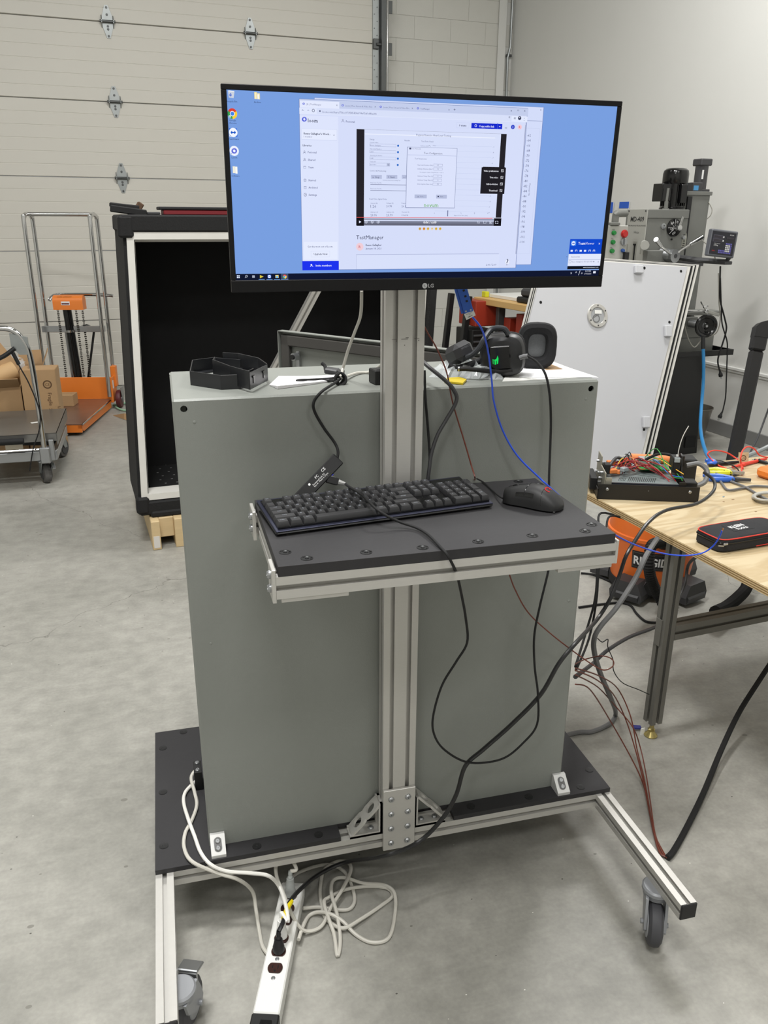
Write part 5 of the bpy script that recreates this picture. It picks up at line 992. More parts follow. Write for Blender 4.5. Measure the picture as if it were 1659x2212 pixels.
part('rail', MB(MR).bx(xa, xa+1.0, 2.62, 2.74, zt_+.022, zt_+.036, .003), M_print, rl); part('red_lining', MB(MR).bx(xa+.02, xa+1.0, 2.625, 2.74, zt_, zt_+.022, .003), mat('dark red plastic', (120,26,34), .5), rl)
part('latch', MB(MR).box((xa+.50,2.63,zt_+.045), (.05,.03,.02), None, .004), M_dgrey, rl)
# leaning aluminium profile
a_, d_ = pZ(430,1105,.02), rY(770,462,2.46)
single('aluminium_profile', MB().slot(a_, d_, (1,0,0), .04, .04), M_alu, 'aluminium profile leaning inside the mouth of the black chamber', 'profile', a_)
# ================================================================== orange hand stacker
SKM = Matrix.Translation(W(-.02,6.0,0)) @ RZ(RY-.285); sk = thing('hand_stacker', 'orange hand stacker with tall chrome push bars by the ribbed door', 'stacker', M=SKM); SK = lambda: MB(SKM)
for s in (-1, 1):
    x = s*.262
    part('push_bar', SK().tube(smooth([(x,-.09,.12),(x,-.09,.8),(x,-.09,1.53),(x,-.07,1.59),(x,-.02,1.612),(x,.06,1.612),(x,.11,1.59),(x,.13,1.52),(x,.13,.8),(x,.13,.12)], 5), .0175, 12), M_chrome, sk)
part('top_bar', SK().tube([(-.262,0,1.612),(.262,0,1.612)], .0165, 12), M_chrome, sk)
part('handle_bar', SK().tube(smooth([(-.20,.09,.92),(-.17,.12,.955),(-.1,.13,.965),(.2,.13,.965),(.33,.13,.955)], 5), .015, 10), M_chrome, sk)
part('cross_bar', SK().bx(-.262, .262, -.012, .03, .665, .715, .003), M_steel, sk)
b = SK(); h = [( -.0,.86)]
prof = [(-.055,.855),(.055,.855),(.055,.92)]+[(.055*math.cos(a),.92+.052*math.sin(a)) for a in [math.pi*i/10 for i in range(1,10)]]+[(-.055,.92)]
cv = part('mast_cover', b.prism(prof, 'x', -.13, .115), M_orange, sk, 'orange mast cover')
part('warning_label', SK().bx(-.06, .01, -.0565, -.055, .895, .925), M_wprint, cv); part('label_print', SK().bx(-.056, .006, -.0572, -.0566, .90, .912), mat('dark red print', (96,40,40), .6), cv)
part('cover_print', SK().text('LOAD CAPACITY', Matrix(((1,0,0,-.09),(0,0.7,0,-.045),(0,.7,1,.958),(0,0,0,1))), .12), M_print, cv, flat=True)
part('mast', SK().cyl((-.005,0,.10), (-.035,0,.87), .036, n=18), M_gloss, sk, 'black hydraulic mast')
part('ram_rod', SK().cyl((-.06,.02,.1), (-.075,.02,.66), .009, n=10), M_steel, sk)
M_chain = mat('roller chain', (72,70,66), .4, .7)
for x in (-.105,-.065,.045,.085):
    b = SK()
    for i in range(46 if x not in (-.065,) else 46):
        z = .11+i*.0165; b.box((x,-.02 if x in (-.105,.045) else .03,z), (.020 if i % 2 else .014,.010,.0105), None, .002)
    part('lift_chain', b, M_chain, sk)
part('pump_lever', SK().cyl((.06,.05,.26), (.155,.05,.66), .010, n=8).box((.06,.05,.24), (.05,.04,.05), None, .006).tube([(.05,.05,.70),(.10,.05,.715),(.16,.05,.69)], .011, 8), M_black, sk)
part('mast_band', SK().lathe([(.042,0),(.042,.02)], (-.022,0,.665), (-.04,0,1), 18), M_chrome, sk)
part('base_frame', SK().bx(-.30, .285, -.06, -.045, .06, .285, .004).bx(.27, .285, -.05, .10, .06, .28, .004).bx(-.30, -.285, -.05, .10, .06, .28, .004).bx(-.3, .285, .06, .075, .06, .2).bx(.255, .30, .05, .12, .18, .36, .004).bx(-.30, -.255, .05, .12, .18, .36, .004), M_orange, sk, 'orange base frame')
part('deck', SK().bx(-.30, .27, -1.0, -.06, .088, .096), mat('worn orange steel deck', (130,100,84), .3, .5, .35, 5), sk, 'worn steel deck')
part('deck_skirt', SK().prism([(-.06,.02),(-.95,.03),(-1.0,.06),(-1.0,.088),(-.06,.088)], 'x', .235, .262).prism([(-.06,.02),(-.95,.03),(-1.0,.06),(-1.0,.088),(-.06,.088)], 'x', -.29, -.262).bx(-.29, .262, -1.0, -.985, .03, .088), M_orange, sk)
part('deck_edge', SK().bx(.262, .274, -1.0, -.06, .086, .099, .002), M_chrome, sk)
for s in (-1, 1):
    wv = part('castor_wheel', SK().lathe([(.05,-.022),(.075,-.018),(.08,0),(.075,.018),(.05,.022)], (s*.32,.02,.08), (1,0,0), 20), mat('dark red tyre', (84,24,30), .5), sk, 'dark red castor wheel')
    part('hub', SK().cyl((s*.32-.028,.02,.08), (s*.32+.028,.02,.08), .028, n=14), M_steel, wv); part('fork', SK().prism([(-.05,.19),(.06,.19),(.03,.06),(.0,.06)], 'x', s*.32+s*.03, s*.32+s*.036), M_steel, wv)
part('warning_label', SK().bx(.2855, .2862, -.035, .0, .18, .25), M_wprint, sk)
b_ = MB(SKM).bx(-.20, .03, -.36, -.22, .0965, .19, .002)
cbx = thing('cardboard_box', 'small closed cardboard box lying on the stacker deck', 'box', M=SKM @ Matrix.Translation((-.1,-.3,.0965)))
part('carton', b_, M_card, cbx); part('tape_seam', MB(SKM).bx(-.20, .03, -.295, -.285, .1902, .1908), mat('tan tape', (160,120,80), .5), cbx)
# ================================================================== lift table cart at the left
TY = 3.75; tz = .33; TR_ = RM(rY(122,935,TY)).x; B_ = RM(onP(143,882,V((0,0,1)),tz)); tz = RM(rY(122,935,TY)).z
B_ = RM(onP(143,882,V((0,0,1)),tz)); sk_a = math.atan2(-(B_.x-TR_), B_.y-TY)
LM = Matrix.Translation(W(TR_,TY,0)) @ RZ(RY+sk_a); Ld = math.hypot(B_.x-TR_, B_.y-TY); LT = lambda: MB(LM)
lt_ = thing('lift_table', 'steel topped lift table cart with chrome handle at the left', 'cart', M=LM @ Matrix.Translation((-.4,.4,0)))
M_ss = mat('stainless top', (128,127,124), .32, .7, .1, 3)
part('table_top', LT().bx(-.9, 0, 0, Ld, tz-.003, tz).bx(-.9, 0, 0, .004, tz-.05, tz).bx(-.004, 0, 0, Ld, tz-.075, tz), M_ss, lt_, 'stainless table top')
part('shelf_label', LT().box((-.16,.32,tz+.0005), (.05,.03,.001), RZ(.4)), M_white, lt_)
part('base_frame', LT().bx(-.9, -.01, -.02, .03, .165, .225, .003).bx(-.04, -.01, .03, Ld-.02, .165, .215, .003).bx(-.9, -.01, Ld-.05, Ld-.02, .165, .215), M_steel, lt_)
part('cross_tie', LT().cyl((-.9,-.04,.245), (-.05,-.04,.245), .008, n=8), M_chrome, lt_)
part('scissor_arm', LT().box((-.45,.12,.27), (.8,.012,.04), RYm(.06)), M_dgrey, lt_)
part('foot_grip', LT().cyl((-.6,-.06,tz-.025), (-.185,-.06,tz-.025), .02, n=14), M_rub, lt_, 'black grip sleeve')
part('rating_plate', LT().bx(-.30, -.2, -.022, -.02, .24, .29), mat('cream plate', (206,196,176), .6), lt_)
hx = -.075
part('handle', LT().tube(smooth([(hx,-.05,.20),(hx,-.055,.5),(hx-.005,-.06,.80),(hx-.03,-.06,.91),(hx-.09,-.06,.975),(hx-.2,-.06,.985),(hx-.45,-.06,.985),(hx-.62,-.06,.97),(hx-.68,-.06,.9),(hx-.70,-.055,.5),(hx-.70,-.05,.2)], 6), .0165, 12), M_chrome, lt_, 'chrome push handle')
part('handle_socket', LT().box((hx,-.05,.21), (.06,.05,.10), None, .006).box((hx+.04,-.03,.235), (.03,.03,.13), None, .004), M_steel, lt_)
part('lever_bracket', LT().prism([(hx-.10,.955),(hx-.005,.93),(hx-.005,.83),(hx-.06,.83),(hx-.10,.88)], 'y', -.075, -.055), M_galv, lt_)
part('release_lever', LT().tube(smooth([(hx-.08,-.08,.87),(hx-.14,-.085,.83),(hx-.20,-.085,.80),(hx-.22,-.085,.76)], 5), .013, 8), M_black, lt_, 'black release lever')
part('release_cable', LT().tube(smooth([(hx-.09,-.08,.84),(hx-.07,-.085,.77),(hx-.03,-.085,.66),(hx+.005,-.08,.5),(hx-.01,-.08,.38),(hx-.06,-.08,.26),(hx-.10,-.07,.12)], 5), .004, 6).cyl((hx-.095,-.08,.845), (hx-.07,-.085,.775), .011, n=8), M_rub, lt_)
def lcast(x, y, a):
    Q = LM @ Matrix.Translation((x,y,0)) @ RZ(a); b = MB(Q).bx(-.05, .05, -.05, .05, .155, .163)
    for s in (-1, 1): b.prism([(-.035,.155),(.035,.155),(.05,.07),(.015,.07)], 'x', s*.032-.003, s*.032+.003)
    c = part('castor', b, M_galv, lt_); part('wheel', MB(Q).lathe([(.045,-.024),(.062,-.02),(.068,0),(.062,.02),(.045,.024)], (0,.03,.068), (1,0,0), 24), mat('worn grey tyre', (92,90,88), .7, 0, .3, 20), c)
    part('hub', MB(Q).cyl((-.028,.03,.068), (.028,.03,.068), .044, n=18), M_dgrey, c); part('brake_tab', MB(Q).box((.035,-.03,.12), (.02,.05,.012), RX(.6), .002), M_steel, c)
lcast(-.09, .03, .35); lcast(-.07, Ld-.08, -.4); lcast(-.78, .03, .2)
# cardboard behind and on the table
def carton(name, label, u0, u1, v0, y, dep, z0, rz=0, flaps=(), tape=True):
    a = RM(rY(u0, v0, y)); d = RM(rY(u1, v0, y)); w_ = d.x-a.x; z1 = a.z; M_ = Matrix.Translation(W((a.x+d.x)/2,y+dep/2,z0)) @ RZ(RY+rz); t = thing(name, label, 'box', M=M_); h = z1-z0
    b = MB(M_)
    for x in (-w_/2, w_/2): b.box((x,0,h/2), (.005,dep,h))
    for yy in (-dep/2, dep/2): b.box((0,yy,h/2), (w_,.005,h))
    b.box((0,0,.003), (w_,dep,.005)); 
    if tape: b.box((0,0,h), (w_,dep,.005))
    part('carton', b, M_card, t)
    for kind, ang, ln in flaps:
        f = MB(M_)
        if kind == 'front': f.box((0,0,ln/2), (w_*.98,.004,ln), None); Qf_ = Matrix.Translation((0,-dep/2,h)) @ RX(ang)
        elif kind == 'back': f.box((0,0,ln/2), (w_*.98,.004,ln), None); Qf_ = Matrix.Translation((0,dep/2,h)) @ RX(ang)
        elif kind == 'right': f.box((0,0,ln/2), (.004,dep*.98,ln), None); Qf_ = Matrix.Translation((w_/2,0,h)) @ RYm(ang)
        else: f.box((0,0,ln/2), (.004,dep*.98,ln), None); Qf_ = Matrix.Translation((-w_/2,0,h)) @ RYm(ang)
        Mi = M_.inverted(); f.v = [M_ @ Qf_ @ (Mi @ p) for p in f.v]; part('flap', f, M_card, t)
    return t, M_, w_, h
t, M_, w_, h = carton('cardboard_box', 'tall printed cardboard box standing behind the lift table', 46, 122, 802, 4.58, .20, 0, -.12)
xf = -.10-.0036
b = MB(M_ @ Matrix.Translation((0,xf,h)))
o = [(.03*math.cos(2*math.pi*i/20),.03*math.sin(2*math.pi*i/20)) for i in range(20)]; i2_ = [(p[0]*.72,p[1]*.72) for p in o]; vs = [(.055+p[0],0,-.10+p[1]) for p in o+i2_]
b.add(vs, [(k,(k+1)%20,20+(k+1)%20,20+k) for k in range(20)]); b.text('CE', Matrix(((1,0,0,.04),(0,0,-1,0),(0,1,0,-.11),(0,0,0,1))), .03)
for tx, x, z, ln in (('Fragile',.05,-.16,.09),('22 x 18',.045,-.27,.09),('LDC80-R102',.105,-.26,.15)): b.text(tx, Matrix(((0,0,0,x),(0,0,-1,0),(-1,0,0,z),(0,0,0,1))) @ Matrix.Diagonal((1,1,1,1)) if False else Matrix(((0,1,0,x),(0,0,1,0),(-1,0,0,z),(0,0,0,1))), ln)
part('print', b, M_carddark, t, flat=True)
carton('cardboard_box', 'open cardboard box with raised flaps at the far left', -30, 44, 840, 4.66, .28, 0, .0, (('front',.9,.12),('right',.5,.16),('back',-.1,.16)), tape=False)
carton('cardboard_box', 'open cardboard box with spread flaps behind the printed box', 40, 92, 795, 4.82, .16, 0, .0, (('back',-.15,.10),('right',.4,.12)), tape=False)
a_ = RM(rY(-15,735,4.75)); d_ = RM(rY(50,800,4.75))
single('cardboard_sheet', MB(MR).add([(a_.x,4.75,a_.z+.05),(d_.x-.02,4.8,d_.z+.02),(d_.x-.10,4.7,d_.z-.16),(a_.x,4.65,d_.z-.12)]+[(a_.x,4.756,a_.z+.05),(d_.x-.02,4.806,d_.z+.02),(d_.x-.10,4.706,d_.z-.16),(a_.x,4.656,d_.z-.12)], [(0,1,2,3),(7,6,5,4),(0,1,5,4),(1,2,6,5),(2,3,7,6),(3,0,4,7)]), M_card, 'tilted loose cardboard sheet sticking up at the far left', 'cardboard', W(a_.x,4.75,d_.z))
p = rY(14,812,4.7); single('paper_roll', MB().cyl(p+V((-.14,-.05,-.03)), p+V((.05,.05,.03)), .065, n=20), mat('kraft paper', (190,156,112), .7, 0, .08, 12), 'rolled tan kraft paper lying among the boxes at the left', 'paper', p)
p = rY(32,786,4.9); b = MB(); rb = random.Random(2)
b.add([p+V((rb.uniform(-.07,.07), rb.uniform(-.03,.03), rb.uniform(-.05,.06))) for _ in range(16)], [(i,i+1,i+2) for i in range(14)]); single('plastic_wrap', b, mat('clear film', (235,240,244)), 'scrap of clear wrap between the cardboard boxes', 'wrap', p, flat=True)
single('cardboard_sheet', MB().add([pZ(u,v,z) for u,v,z in ((243,897,.004),(268,893,.05),(290,896,.05),(290,912,.005),(268,906,.004))], [(0,1,2,3,4)]), M_card, 'flat cardboard piece on the floor beside the black chamber', 'cardboard', pZ(250,898,0), flat=True)
cable('hose', [pZ(u,v,.012) for u,v in ((245,876),(262,872),(285,869),(310,868))], .010, mat('pale green hose', (150,196,164), .5), 'pale green hose on the floor behind the stacker wheel', 'hose')
cable('hose', [pZ(u,v,.012) for u,v in ((250,879),(262,885),(285,888),(310,889))], .008, mat('pale green hose', (150,196,164), .5), 'second strand of green hose nearer the cardboard piece', 'hose')
# ================================================================== workbench at the right
BZ = .72; BX = RM(pZ(1280,1072,BZ)).x; BY1 = RM(pZ(1659,984,BZ)).y; BX1, BY0 = BX+1.05, -.62
def ply_mat():
    m = mat('plywood top', (226,198,146), .5, 0, .0, 1); nt = m.node_tree; b = nt.nodes['Principled BSDF']; N = nt.nodes.new; L = nt.links.new
    tc = N('ShaderNodeTexCoord'); mp = N('ShaderNodeMapping'); mp.inputs['Scale'].default_value = (1.0,5,1); L(tc.outputs['Object'], mp.inputs[0])
    n = N('ShaderNodeTexNoise'); n.inputs['Scale'].default_value = 2.4; n.inputs['Detail'].default_value = 5; n.inputs['Distortion'].default_value = 1.2; L(mp.outputs[0], n.inputs['Vector'])
    w_ = N('ShaderNodeMath'); w_.operation = 'MULTIPLY'; w_.inputs[1].default_value = 22; L(n.outputs['Fac'], w_.inputs[0]); s = N('ShaderNodeMath'); s.operation = 'SINE'; L(w_.outputs[0], s.inputs[0])
    cr = N('ShaderNodeValToRGB'); e = cr.color_ramp.elements; e[0].position = 0.0; e[0].color = lin((178,157,120)); e[1].position = .7; e[1].color = lin((194,177,143)); mr = N('ShaderNodeMapRange'); mr.inputs[1].default_value = -1; L(s.outputs[0], mr.inputs[0]); L(mr.outputs[0], cr.inputs[0]); L(cr.outputs[0], b.inputs['Base Color']); return m
M_ply = ply_mat()
def plyedge():
    m = mat('plywood edge', (176,148,104), .7); nt = m.node_tree; b = nt.nodes['Principled BSDF']; N = nt.nodes.new; L = nt.links.new
    tc = N('ShaderNodeTexCoord'); sx = N('ShaderNodeSeparateXYZ'); L(tc.outputs['Object'], sx.inputs[0]); a = N('ShaderNodeMath'); a.operation = 'MULTIPLY'; a.inputs[1].default_value = 1000; L(sx.outputs[2], a.inputs[0]); s = N('ShaderNodeMath'); s.operation = 'SINE'; L(a.outputs[0], s.inputs[0])
    mr = N('ShaderNodeMapRange'); mr.inputs[1].default_value = -1; L(s.outputs[0], mr.inputs[0]); cr = N('ShaderNodeValToRGB'); cr.color_ramp.elements[0].color = lin((120,92,60)); cr.color_ramp.elements[1].color = lin((206,180,132)); L(mr.outputs[0], cr.inputs[0]); L(cr.outputs[0], b.inputs['Base Color']); return m
bn = thing('workbench', 'plywood topped bench on aluminium profile legs at the right', 'workbench', W(BX+.5,0,0), RY)
BX0_, bt = BX, .022
part('bench_top', MB(MR).bx(BX0_+.0008, BX1, BY0, BY1, BZ-.002, BZ), M_ply, bn, 'plywood sheet top')
part('bench_edge', MB(MR).bx(BX0_, BX1, BY0, BY1+.0005, BZ-bt, BZ-.002), plyedge(), bn, 'layered plywood edge')
b = MB(MR); rk = random.Random(11)
for i in range(34):
    x, y = rk.uniform(BX0_+.03, BX0_+.75), rk.uniform(-.5, BY1-.05); b.box((x,y,BZ+.0002), (rk.uniform(.004,.011),rk.uniform(.002,.006),.0004), RZ(rk.uniform(-.3,.3)))
part('knot_mark', b, mat('knot brown', (126,92,58), .7), bn, kind='stuff')
M_alud = mat('aluminium profile grey', (126,124,118), .42, .6, .06, 50, aniso=(1,1,12))
for k, (x, y) in enumerate(((BX+.053,.245),(BX1-.05,.245),(BX+.053,BY0+.06),(BX1-.05,BY0+.06))):
    if k in (2,): continue
    lg_ = part('leg', MB(MR).slot(W(x,y,.055), W(x,y,BZ-bt), (1,0,0), .048, .048, sw=.010, dp=.009) if False else MB(MR).slot((x,y,.055), (x,y,BZ-bt), (1,0,0), .042, .042, 1, 1, .010, .010), M_alud, bn)
    part('levelling_foot', MB(MR).lathe([(.020,0),(.022,.004),(.014,.014),(.010,.020),(.012,.026),(.0075,.03),(.0075,.056)], (x,y,.0), (0,0,1), 20), mat('brass plated foot', (176,160,104), .3, .8), lg_, 'brass coloured levelling foot')
part('leg_joint_plate', MB(MR).bx(BX+.0285, BX+.032, .236, .262, .34, .43), M_alud, bn)
part('brace_rail', MB(MR).slot((BX+.074,.245,.385), (BX1-.08,.245,.385), (0,1,0), .045, .05, 1, 1, .010, .008), M_alud, bn)
# ------------------------------------------------------------------ chassis with wires on the bench
p00, p10 = pZ(1290,1077,BZ+.002), pZ(1508,1085,BZ+.002); cv_ = p10-p00; cv_.z = 0; Wc = cv_.length; ca_ = math.atan2(cv_.y, cv_.x)
CM = Matrix.Translation((p00.x,p00.y,BZ)) @ RZ(ca_); K = lambda: MB(CM); Dc = .30
ps = thing('supply_chassis', 'opened black power supply chassis with a mess of coloured wires on the bench', 'chassis', M=CM)
M_bksteel = mat('black sheet steel', (17,15,14), .45)
part('front_plate', K().bx(0, Wc, -.0, .002, .001, .053), M_bksteel, ps, 'black front plate')
b = K()
for x in (.03, Wc-.03): screw(b, (x,.0,.036), (0,-1,0), .0055, .003)
part('plate_screw', b, M_steel, ps); part('plate_hole', K().cyl((Wc*.5,.0,.035), (Wc*.5,-.0006,.035), .0018, n=8), M_ccable, ps)
part('tray', K().bx(0, Wc, .002, Dc, .001, .004).bx(-.001, .002, .0, Dc, .001, .035), M_bksteel, ps)
pw = part('power_supply', K().bx(.035, Wc-.06, .03, .24, .004, .050), mat('zinc supply case', (120,130,130), .4, .25, .22, 30), ps, 'zinc power supply case')
part('case_front', K().bx(.033, Wc-.058, .022, .030, .004, .052), mat('dark navy panel', (34,36,42), .45), pw)
b = K()
for i in range(15):
    for j in range(4): b.box((.105+i*.0062+j*.004,.055+j*.013,.0502), (.0028,.0085,.0004), RZ(-.3))
for i in range(5):
    for j in range(3): b.box((.075+i*.005-.0+j*.003,.06+j*.01,.0502), (.0022,.006,.0004), RZ(-.3))
part('vent_slot', b, M_hole, pw, kind='stuff')
M_nick = mat('nickel plate', (176,172,158), .4, .6)
part('end_bracket', K().bx(.022, .026, .02, .20, .004, .085, .001).prism([(.026,.004),(.026,.07),(.045,.07),(.045,.004)], 'y', .018, .021).bx(.022, .026, .12, .19, .08, .115, .001), M_nick, ps, 'nickel plated end bracket')
b = K()
for i, (y, z) in enumerate(((.05,.03),(.08,.05),(.06,.075),(.11,.06),(.15,.09),(.16,.05),(.10,.03))): b.cyl((.012,y,z), (.022,y,z), .004, n=8)
part('terminal_stud', b, M_steel, ps)
part('terminal_block', K().bx(.03, .05, .09, .12, .06, .095, .002).bx(-.02, .005, .05, .16, .015, .06, .003).bx(.03, .05, .13, .17, .05, .08, .002), M_black, ps)
xr = Wc-.045
part('side_bracket', K().prism([(.01,.004),(.16,.004),(.16,.05),(.145,.125),(.115,.135),(.10,.13),(.075,.07),(.01,.065)], 'x', xr, xr+.003).bx(xr-.02, xr+.0, .008, .011, .004, .066).bx(xr+.003, xr+.012, .1, .13, .09, .13, .002), M_bksteel, ps, 'black gusset side plate')
part('breaker', K().bx(xr-.028, xr-.002, .085, .14, .075, .125, .002), M_black, ps); part('breaker_tab', K().bx(xr-.026, xr-.008, .080, .088, .112, .128, .001), mat('pale grey tab', (150,158,160), .5), ps)
part('socket', K().bx(xr+.004, xr+.045, .03, .08, .015, .06, .003), M_black, ps); 
b = K(); screw(b, (xr-.01,.008,.04), (0,-1,0), .004, .002); part('plate_screw', b, M_steel, ps)
part('relay', K().bx(xr-.11, xr-.04, .20, .25, .05, .085, .002), mat('grey relay', (150,150,148), .5), ps); part('relay', K().bx(.10, .13, .20, .235, .05, .09, .002).cyl((.118,.195,.075), (.118,.215,.075), .022, n=16), mat('grey relay', (150,150,148)), ps)
part('circuit_board', K().bx(xr-.12, xr-.02, .15, .20, .062, .066), M_green, ps, 'green circuit board')
part('converter', K().cyl((.15,.27,.07), (.32,.26,.07), .017, n=12), mat('orange sleeve', (214,122,60), .5), ps, 'orange sleeved tube')
rw = random.Random(21)
cols = [(150,28,34)]*7+[(30,30,32)]*6+[(196,60,44)]*2+[(236,180,60),(60,150,70),(50,110,200),(214,120,60),(200,200,196)]
cols = cols+[(150,28,34),(30,30,32),(196,60,44),(30,30,32),(226,190,60),(60,150,70),(150,28,34),(120,40,44)]
for i, c in enumerate(cols):
    x0, y0 = rw.uniform(.05,.12), rw.uniform(.10,.22); x1, y1 = xr-rw.uniform(.0,.03), rw.uniform(.04,.12)
    if i >= 7: x0, x1 = rw.uniform(.04,.12), rw.uniform(.12,.24); y1 = rw.uniform(.10,.24)
    if c in ((236,180,60),(60,150,70),(50,110,200)): x0, y0, x1, y1 = xr-.09, .15+.005*i % 3, xr+.0, .05
    z0, z1 = .056+rw.uniform(0,.03), .058+rw.uniform(0,.025) if i >= 7 else rw.uniform(.02,.05)
    pts = [(x0,y0,z0), (x0+(x1-x0)*.3, y0+(y1-y0)*.2+rw.uniform(-.03,.03), z0+rw.uniform(.0,.045)), (x0+(x1-x0)*.65, y0+(y1-y0)*.6+rw.uniform(-.03,.02), .062+rw.uniform(0,.04)), (x1,y1,max(z1,.03))]
    part('wire', K().tube(smooth(pts,5), .0019 if i < 7 else .0016, 6), mat('wire %d %d %d' % c, c, .4), ps)
for pts, r, m in (([(.05,.12,.08),(.075,.14,.105),(.10,.15,.095),(.115,.14,.07)], .0055, M_dgrey), ([(xr-.10,.18,.09),(xr-.06,.17,.115),(xr-.02,.16,.115),(xr,.15,.10)], .005, M_rub), ([(xr+.02,.10,.098),(xr+.06,.10,.105),(xr+.085,.085,.085),(xr+.075,.06,.055),(xr+.045,.055,.04)], .0085, M_ccable)):
    part('wire', K().tube(smooth(pts,6), r, 8), m, ps)
for x, y, z, rz_ in ((.06,.10,.07,.4),(.075,.12,.062,-.2),(.06,.15,.085,.1),(.10,.11,.075,.7)): part('lever_connector', K().box((x,y,z), (.028,.018,.014), RZ(rz_), .002), mat('orange sleeve', (214,122,60)) if x < .09 else mat('pale grey tab', (150,158,160)), ps)
part('zip_tie', K().tube(smooth([(xr-.01,.11,.125),(xr-.01,.105,.16),(xr-.004,.10,.20),(xr+.008,.095,.235)],5), .0014, 6).box((xr-.012,.11,.128), (.007,.006,.006)), M_white, ps, 'white upright zip tie')
part('display_module', K().bx(xr+.02, xr+.09, .22, .29, .004, .085, .004), M_black, ps)
# ------------------------------------------------------------------ tool pouch
q0, q1, q2 = pZ(1478,1150,BZ), pZ(1556,1198,BZ), pZ(1659,1180,BZ)
xa_ = (pZ(1700,1172,BZ)-q1); xa_.z = 0; xa_.normalize(); ya_ = V((0,0,1)).cross(xa_); wL = (q0-q1).length; PM = basis(xa_, ya_, q1); PL = .26
if (q0-q1).dot(ya_) < 0: ya_ = -ya_
Wp = .115; hp = .040
pc = thing('tool_pouch', 'black zipped tool pouch with red piping on the bench', 'pouch', M=PM)
sec = squircle(1, 1, 32, 6)
def psec(sx, sy): return [((p[0]*.5*sx+.5)*PL, (p[1]*.5*sy+.5)*Wp) for p in sec]
M_nyl = mat('black nylon', (30,30,33), .85, 0, .25, 220, .15)
part('body', loft(MB(PM), I4, [(psec(.97,.92),.0015),(psec(1,1),.006),(psec(1,1),hp-.008),(psec(.985,.96),hp-.001),(psec(.93,.86),hp+.003),(psec(.4,.3),hp+.0045)]), M_nyl, pc)
zt1 = hp-.004
pip = [(p[0]+0,p[1],zt1+.0035) for p in psec(.992,.97)]
M_redp = mat('red piping', (206,56,44), .6)
part('piping', MB(PM).tube(pip, .0018, 6, closed=True), M_redp, pc, 'red piping')
part('piping', MB(PM).tube([(p[0],p[1],.007) for p in psec(1.006,1.012) if p[0] > .06], .0016, 6, closed=True), M_redp, pc, 'lower red piping')
part('zip', MB(PM).tube([(p[0],p[1],hp-.011) for p in psec(1.004,1.008)], .0024, 6, closed=True), M_gloss, pc)
part('zip_puller', MB(PM).box((.012,-.002,hp-.010), (.014,.005,.006), None, .001).box((-.006,-.003,hp-.012), (.020,.003,.003), RYm(.2)), M_steel, pc)
lb = part('label_patch', MB(PM).box((.115,.062,hp+.0046), (.075,.05,.001), None, .0003), M_nyl, pc)
part('lettering', MB(PM @ Matrix.Translation((.088,.058,hp+.0054)) @ RZ(.12)).text('KLEIN', I4, .055, None, bold=.03).text('TOOLS', Matrix.Translation((.006,-.017,0)), .045, None, bold=.03), M_wprint, pc, flat=True)
part('wire_tip', MB().cyl(pY(1560,1147,.130), pY(1562,1141,.130), .0016, n=8), mat('copper', (196,136,84), .3, .9), pc)
# ------------------------------------------------------------------ hand tools and leads
def tool(name, label, u0, v0, u1, v1, col, jaw):
    a, d = pZ(u0,v0,BZ+.010), pZ(u1,v1,BZ+.010); ax = d-a; L_ = ax.length; ax.normalize(); Q = basis(ax, V((0,0,1)).cross(ax), a); t = thing(name, label, 'tool', (a.x,a.y,BZ))
    for s in (-1, 1): part('grip', MB(Q).tube(smooth([(0,s*.018,0),(L_*.25,s*.022,0),(L_*.5,s*.014,0),(L_*.64,s*.004,0)],5), .0075, 8, rf=lambda t_: .8+.5*math.sin(math.pi*t_)), col[0], t)
    b = MB(Q).cyl((L_*.70,0,-.006), (L_*.70,0,.006), .011, n=14)
    for s in (-1, 1): b.prism([(L_*.62,s*.002),(L_*.70,s*.010),(L_,s*.0035),(L_,s*.0005),(L_*.70,0)], 'z', -.005, .005)
    part('jaw', b, jaw, t); part('grip_end', MB(Q).box((L_*.52,.012,0), (L_*.2,.010,.013), None, .003).box((L_*.52,-.012,0), (L_*.2,.010,.013), None, .003), col[1], t)
tool('pliers', 'pliers with yellow and black grips lying behind the wire strippers', 1530, 1017, 1608, 1022, (M_yellow, M_black), M_steel)
tool('wire_strippers', 'blue handled wire strippers in front of the yellow pliers', 1520, 1030, 1622, 1037, (mat('tool blue', (36,92,190), .4), M_dgrey), M_dgrey)
tool('cable_cutters', 'blue handled cutters lying behind the chassis cable loop', 1526, 998, 1560, 1000, (mat('tool blue', (36,92,190)), M_dgrey), M_dgrey)
def probe(u0, v0, u1, v1, m, label):
    a, d = pZ(u0,v0,BZ+.008), pZ(u1,v1,BZ+.008); ax = d-a; L_ = ax.length; Q = basis(ax, V((0,0,1)).cross(ax), a); t = thing('test_probe', label, 'probe', (a.x,a.y,BZ))
    part('body', MB(Q).lathe([(.0045,0),(.0065,L_*.15),(.0065,L_*.55),(.009,L_*.57),(.009,L_*.6),(.0055,L_*.62),(.0045,L_*.86)], (0,0,0), (1,0,0), 12), m, t); part('tip', MB(Q).cyl((L_*.86,0,0), (L_,0,0), .0015, n=8), M_steel, t)
probe(1655, 991, 1570, 1012, M_red, 'red test probe lying on the bench behind the pliers'); probe(1660, 1001, 1625, 992, M_black, 'black test probe at the right edge of the bench'); probe(1595, 998, 1520, 1006, M_black, 'black test probe beside the grey cable loop')
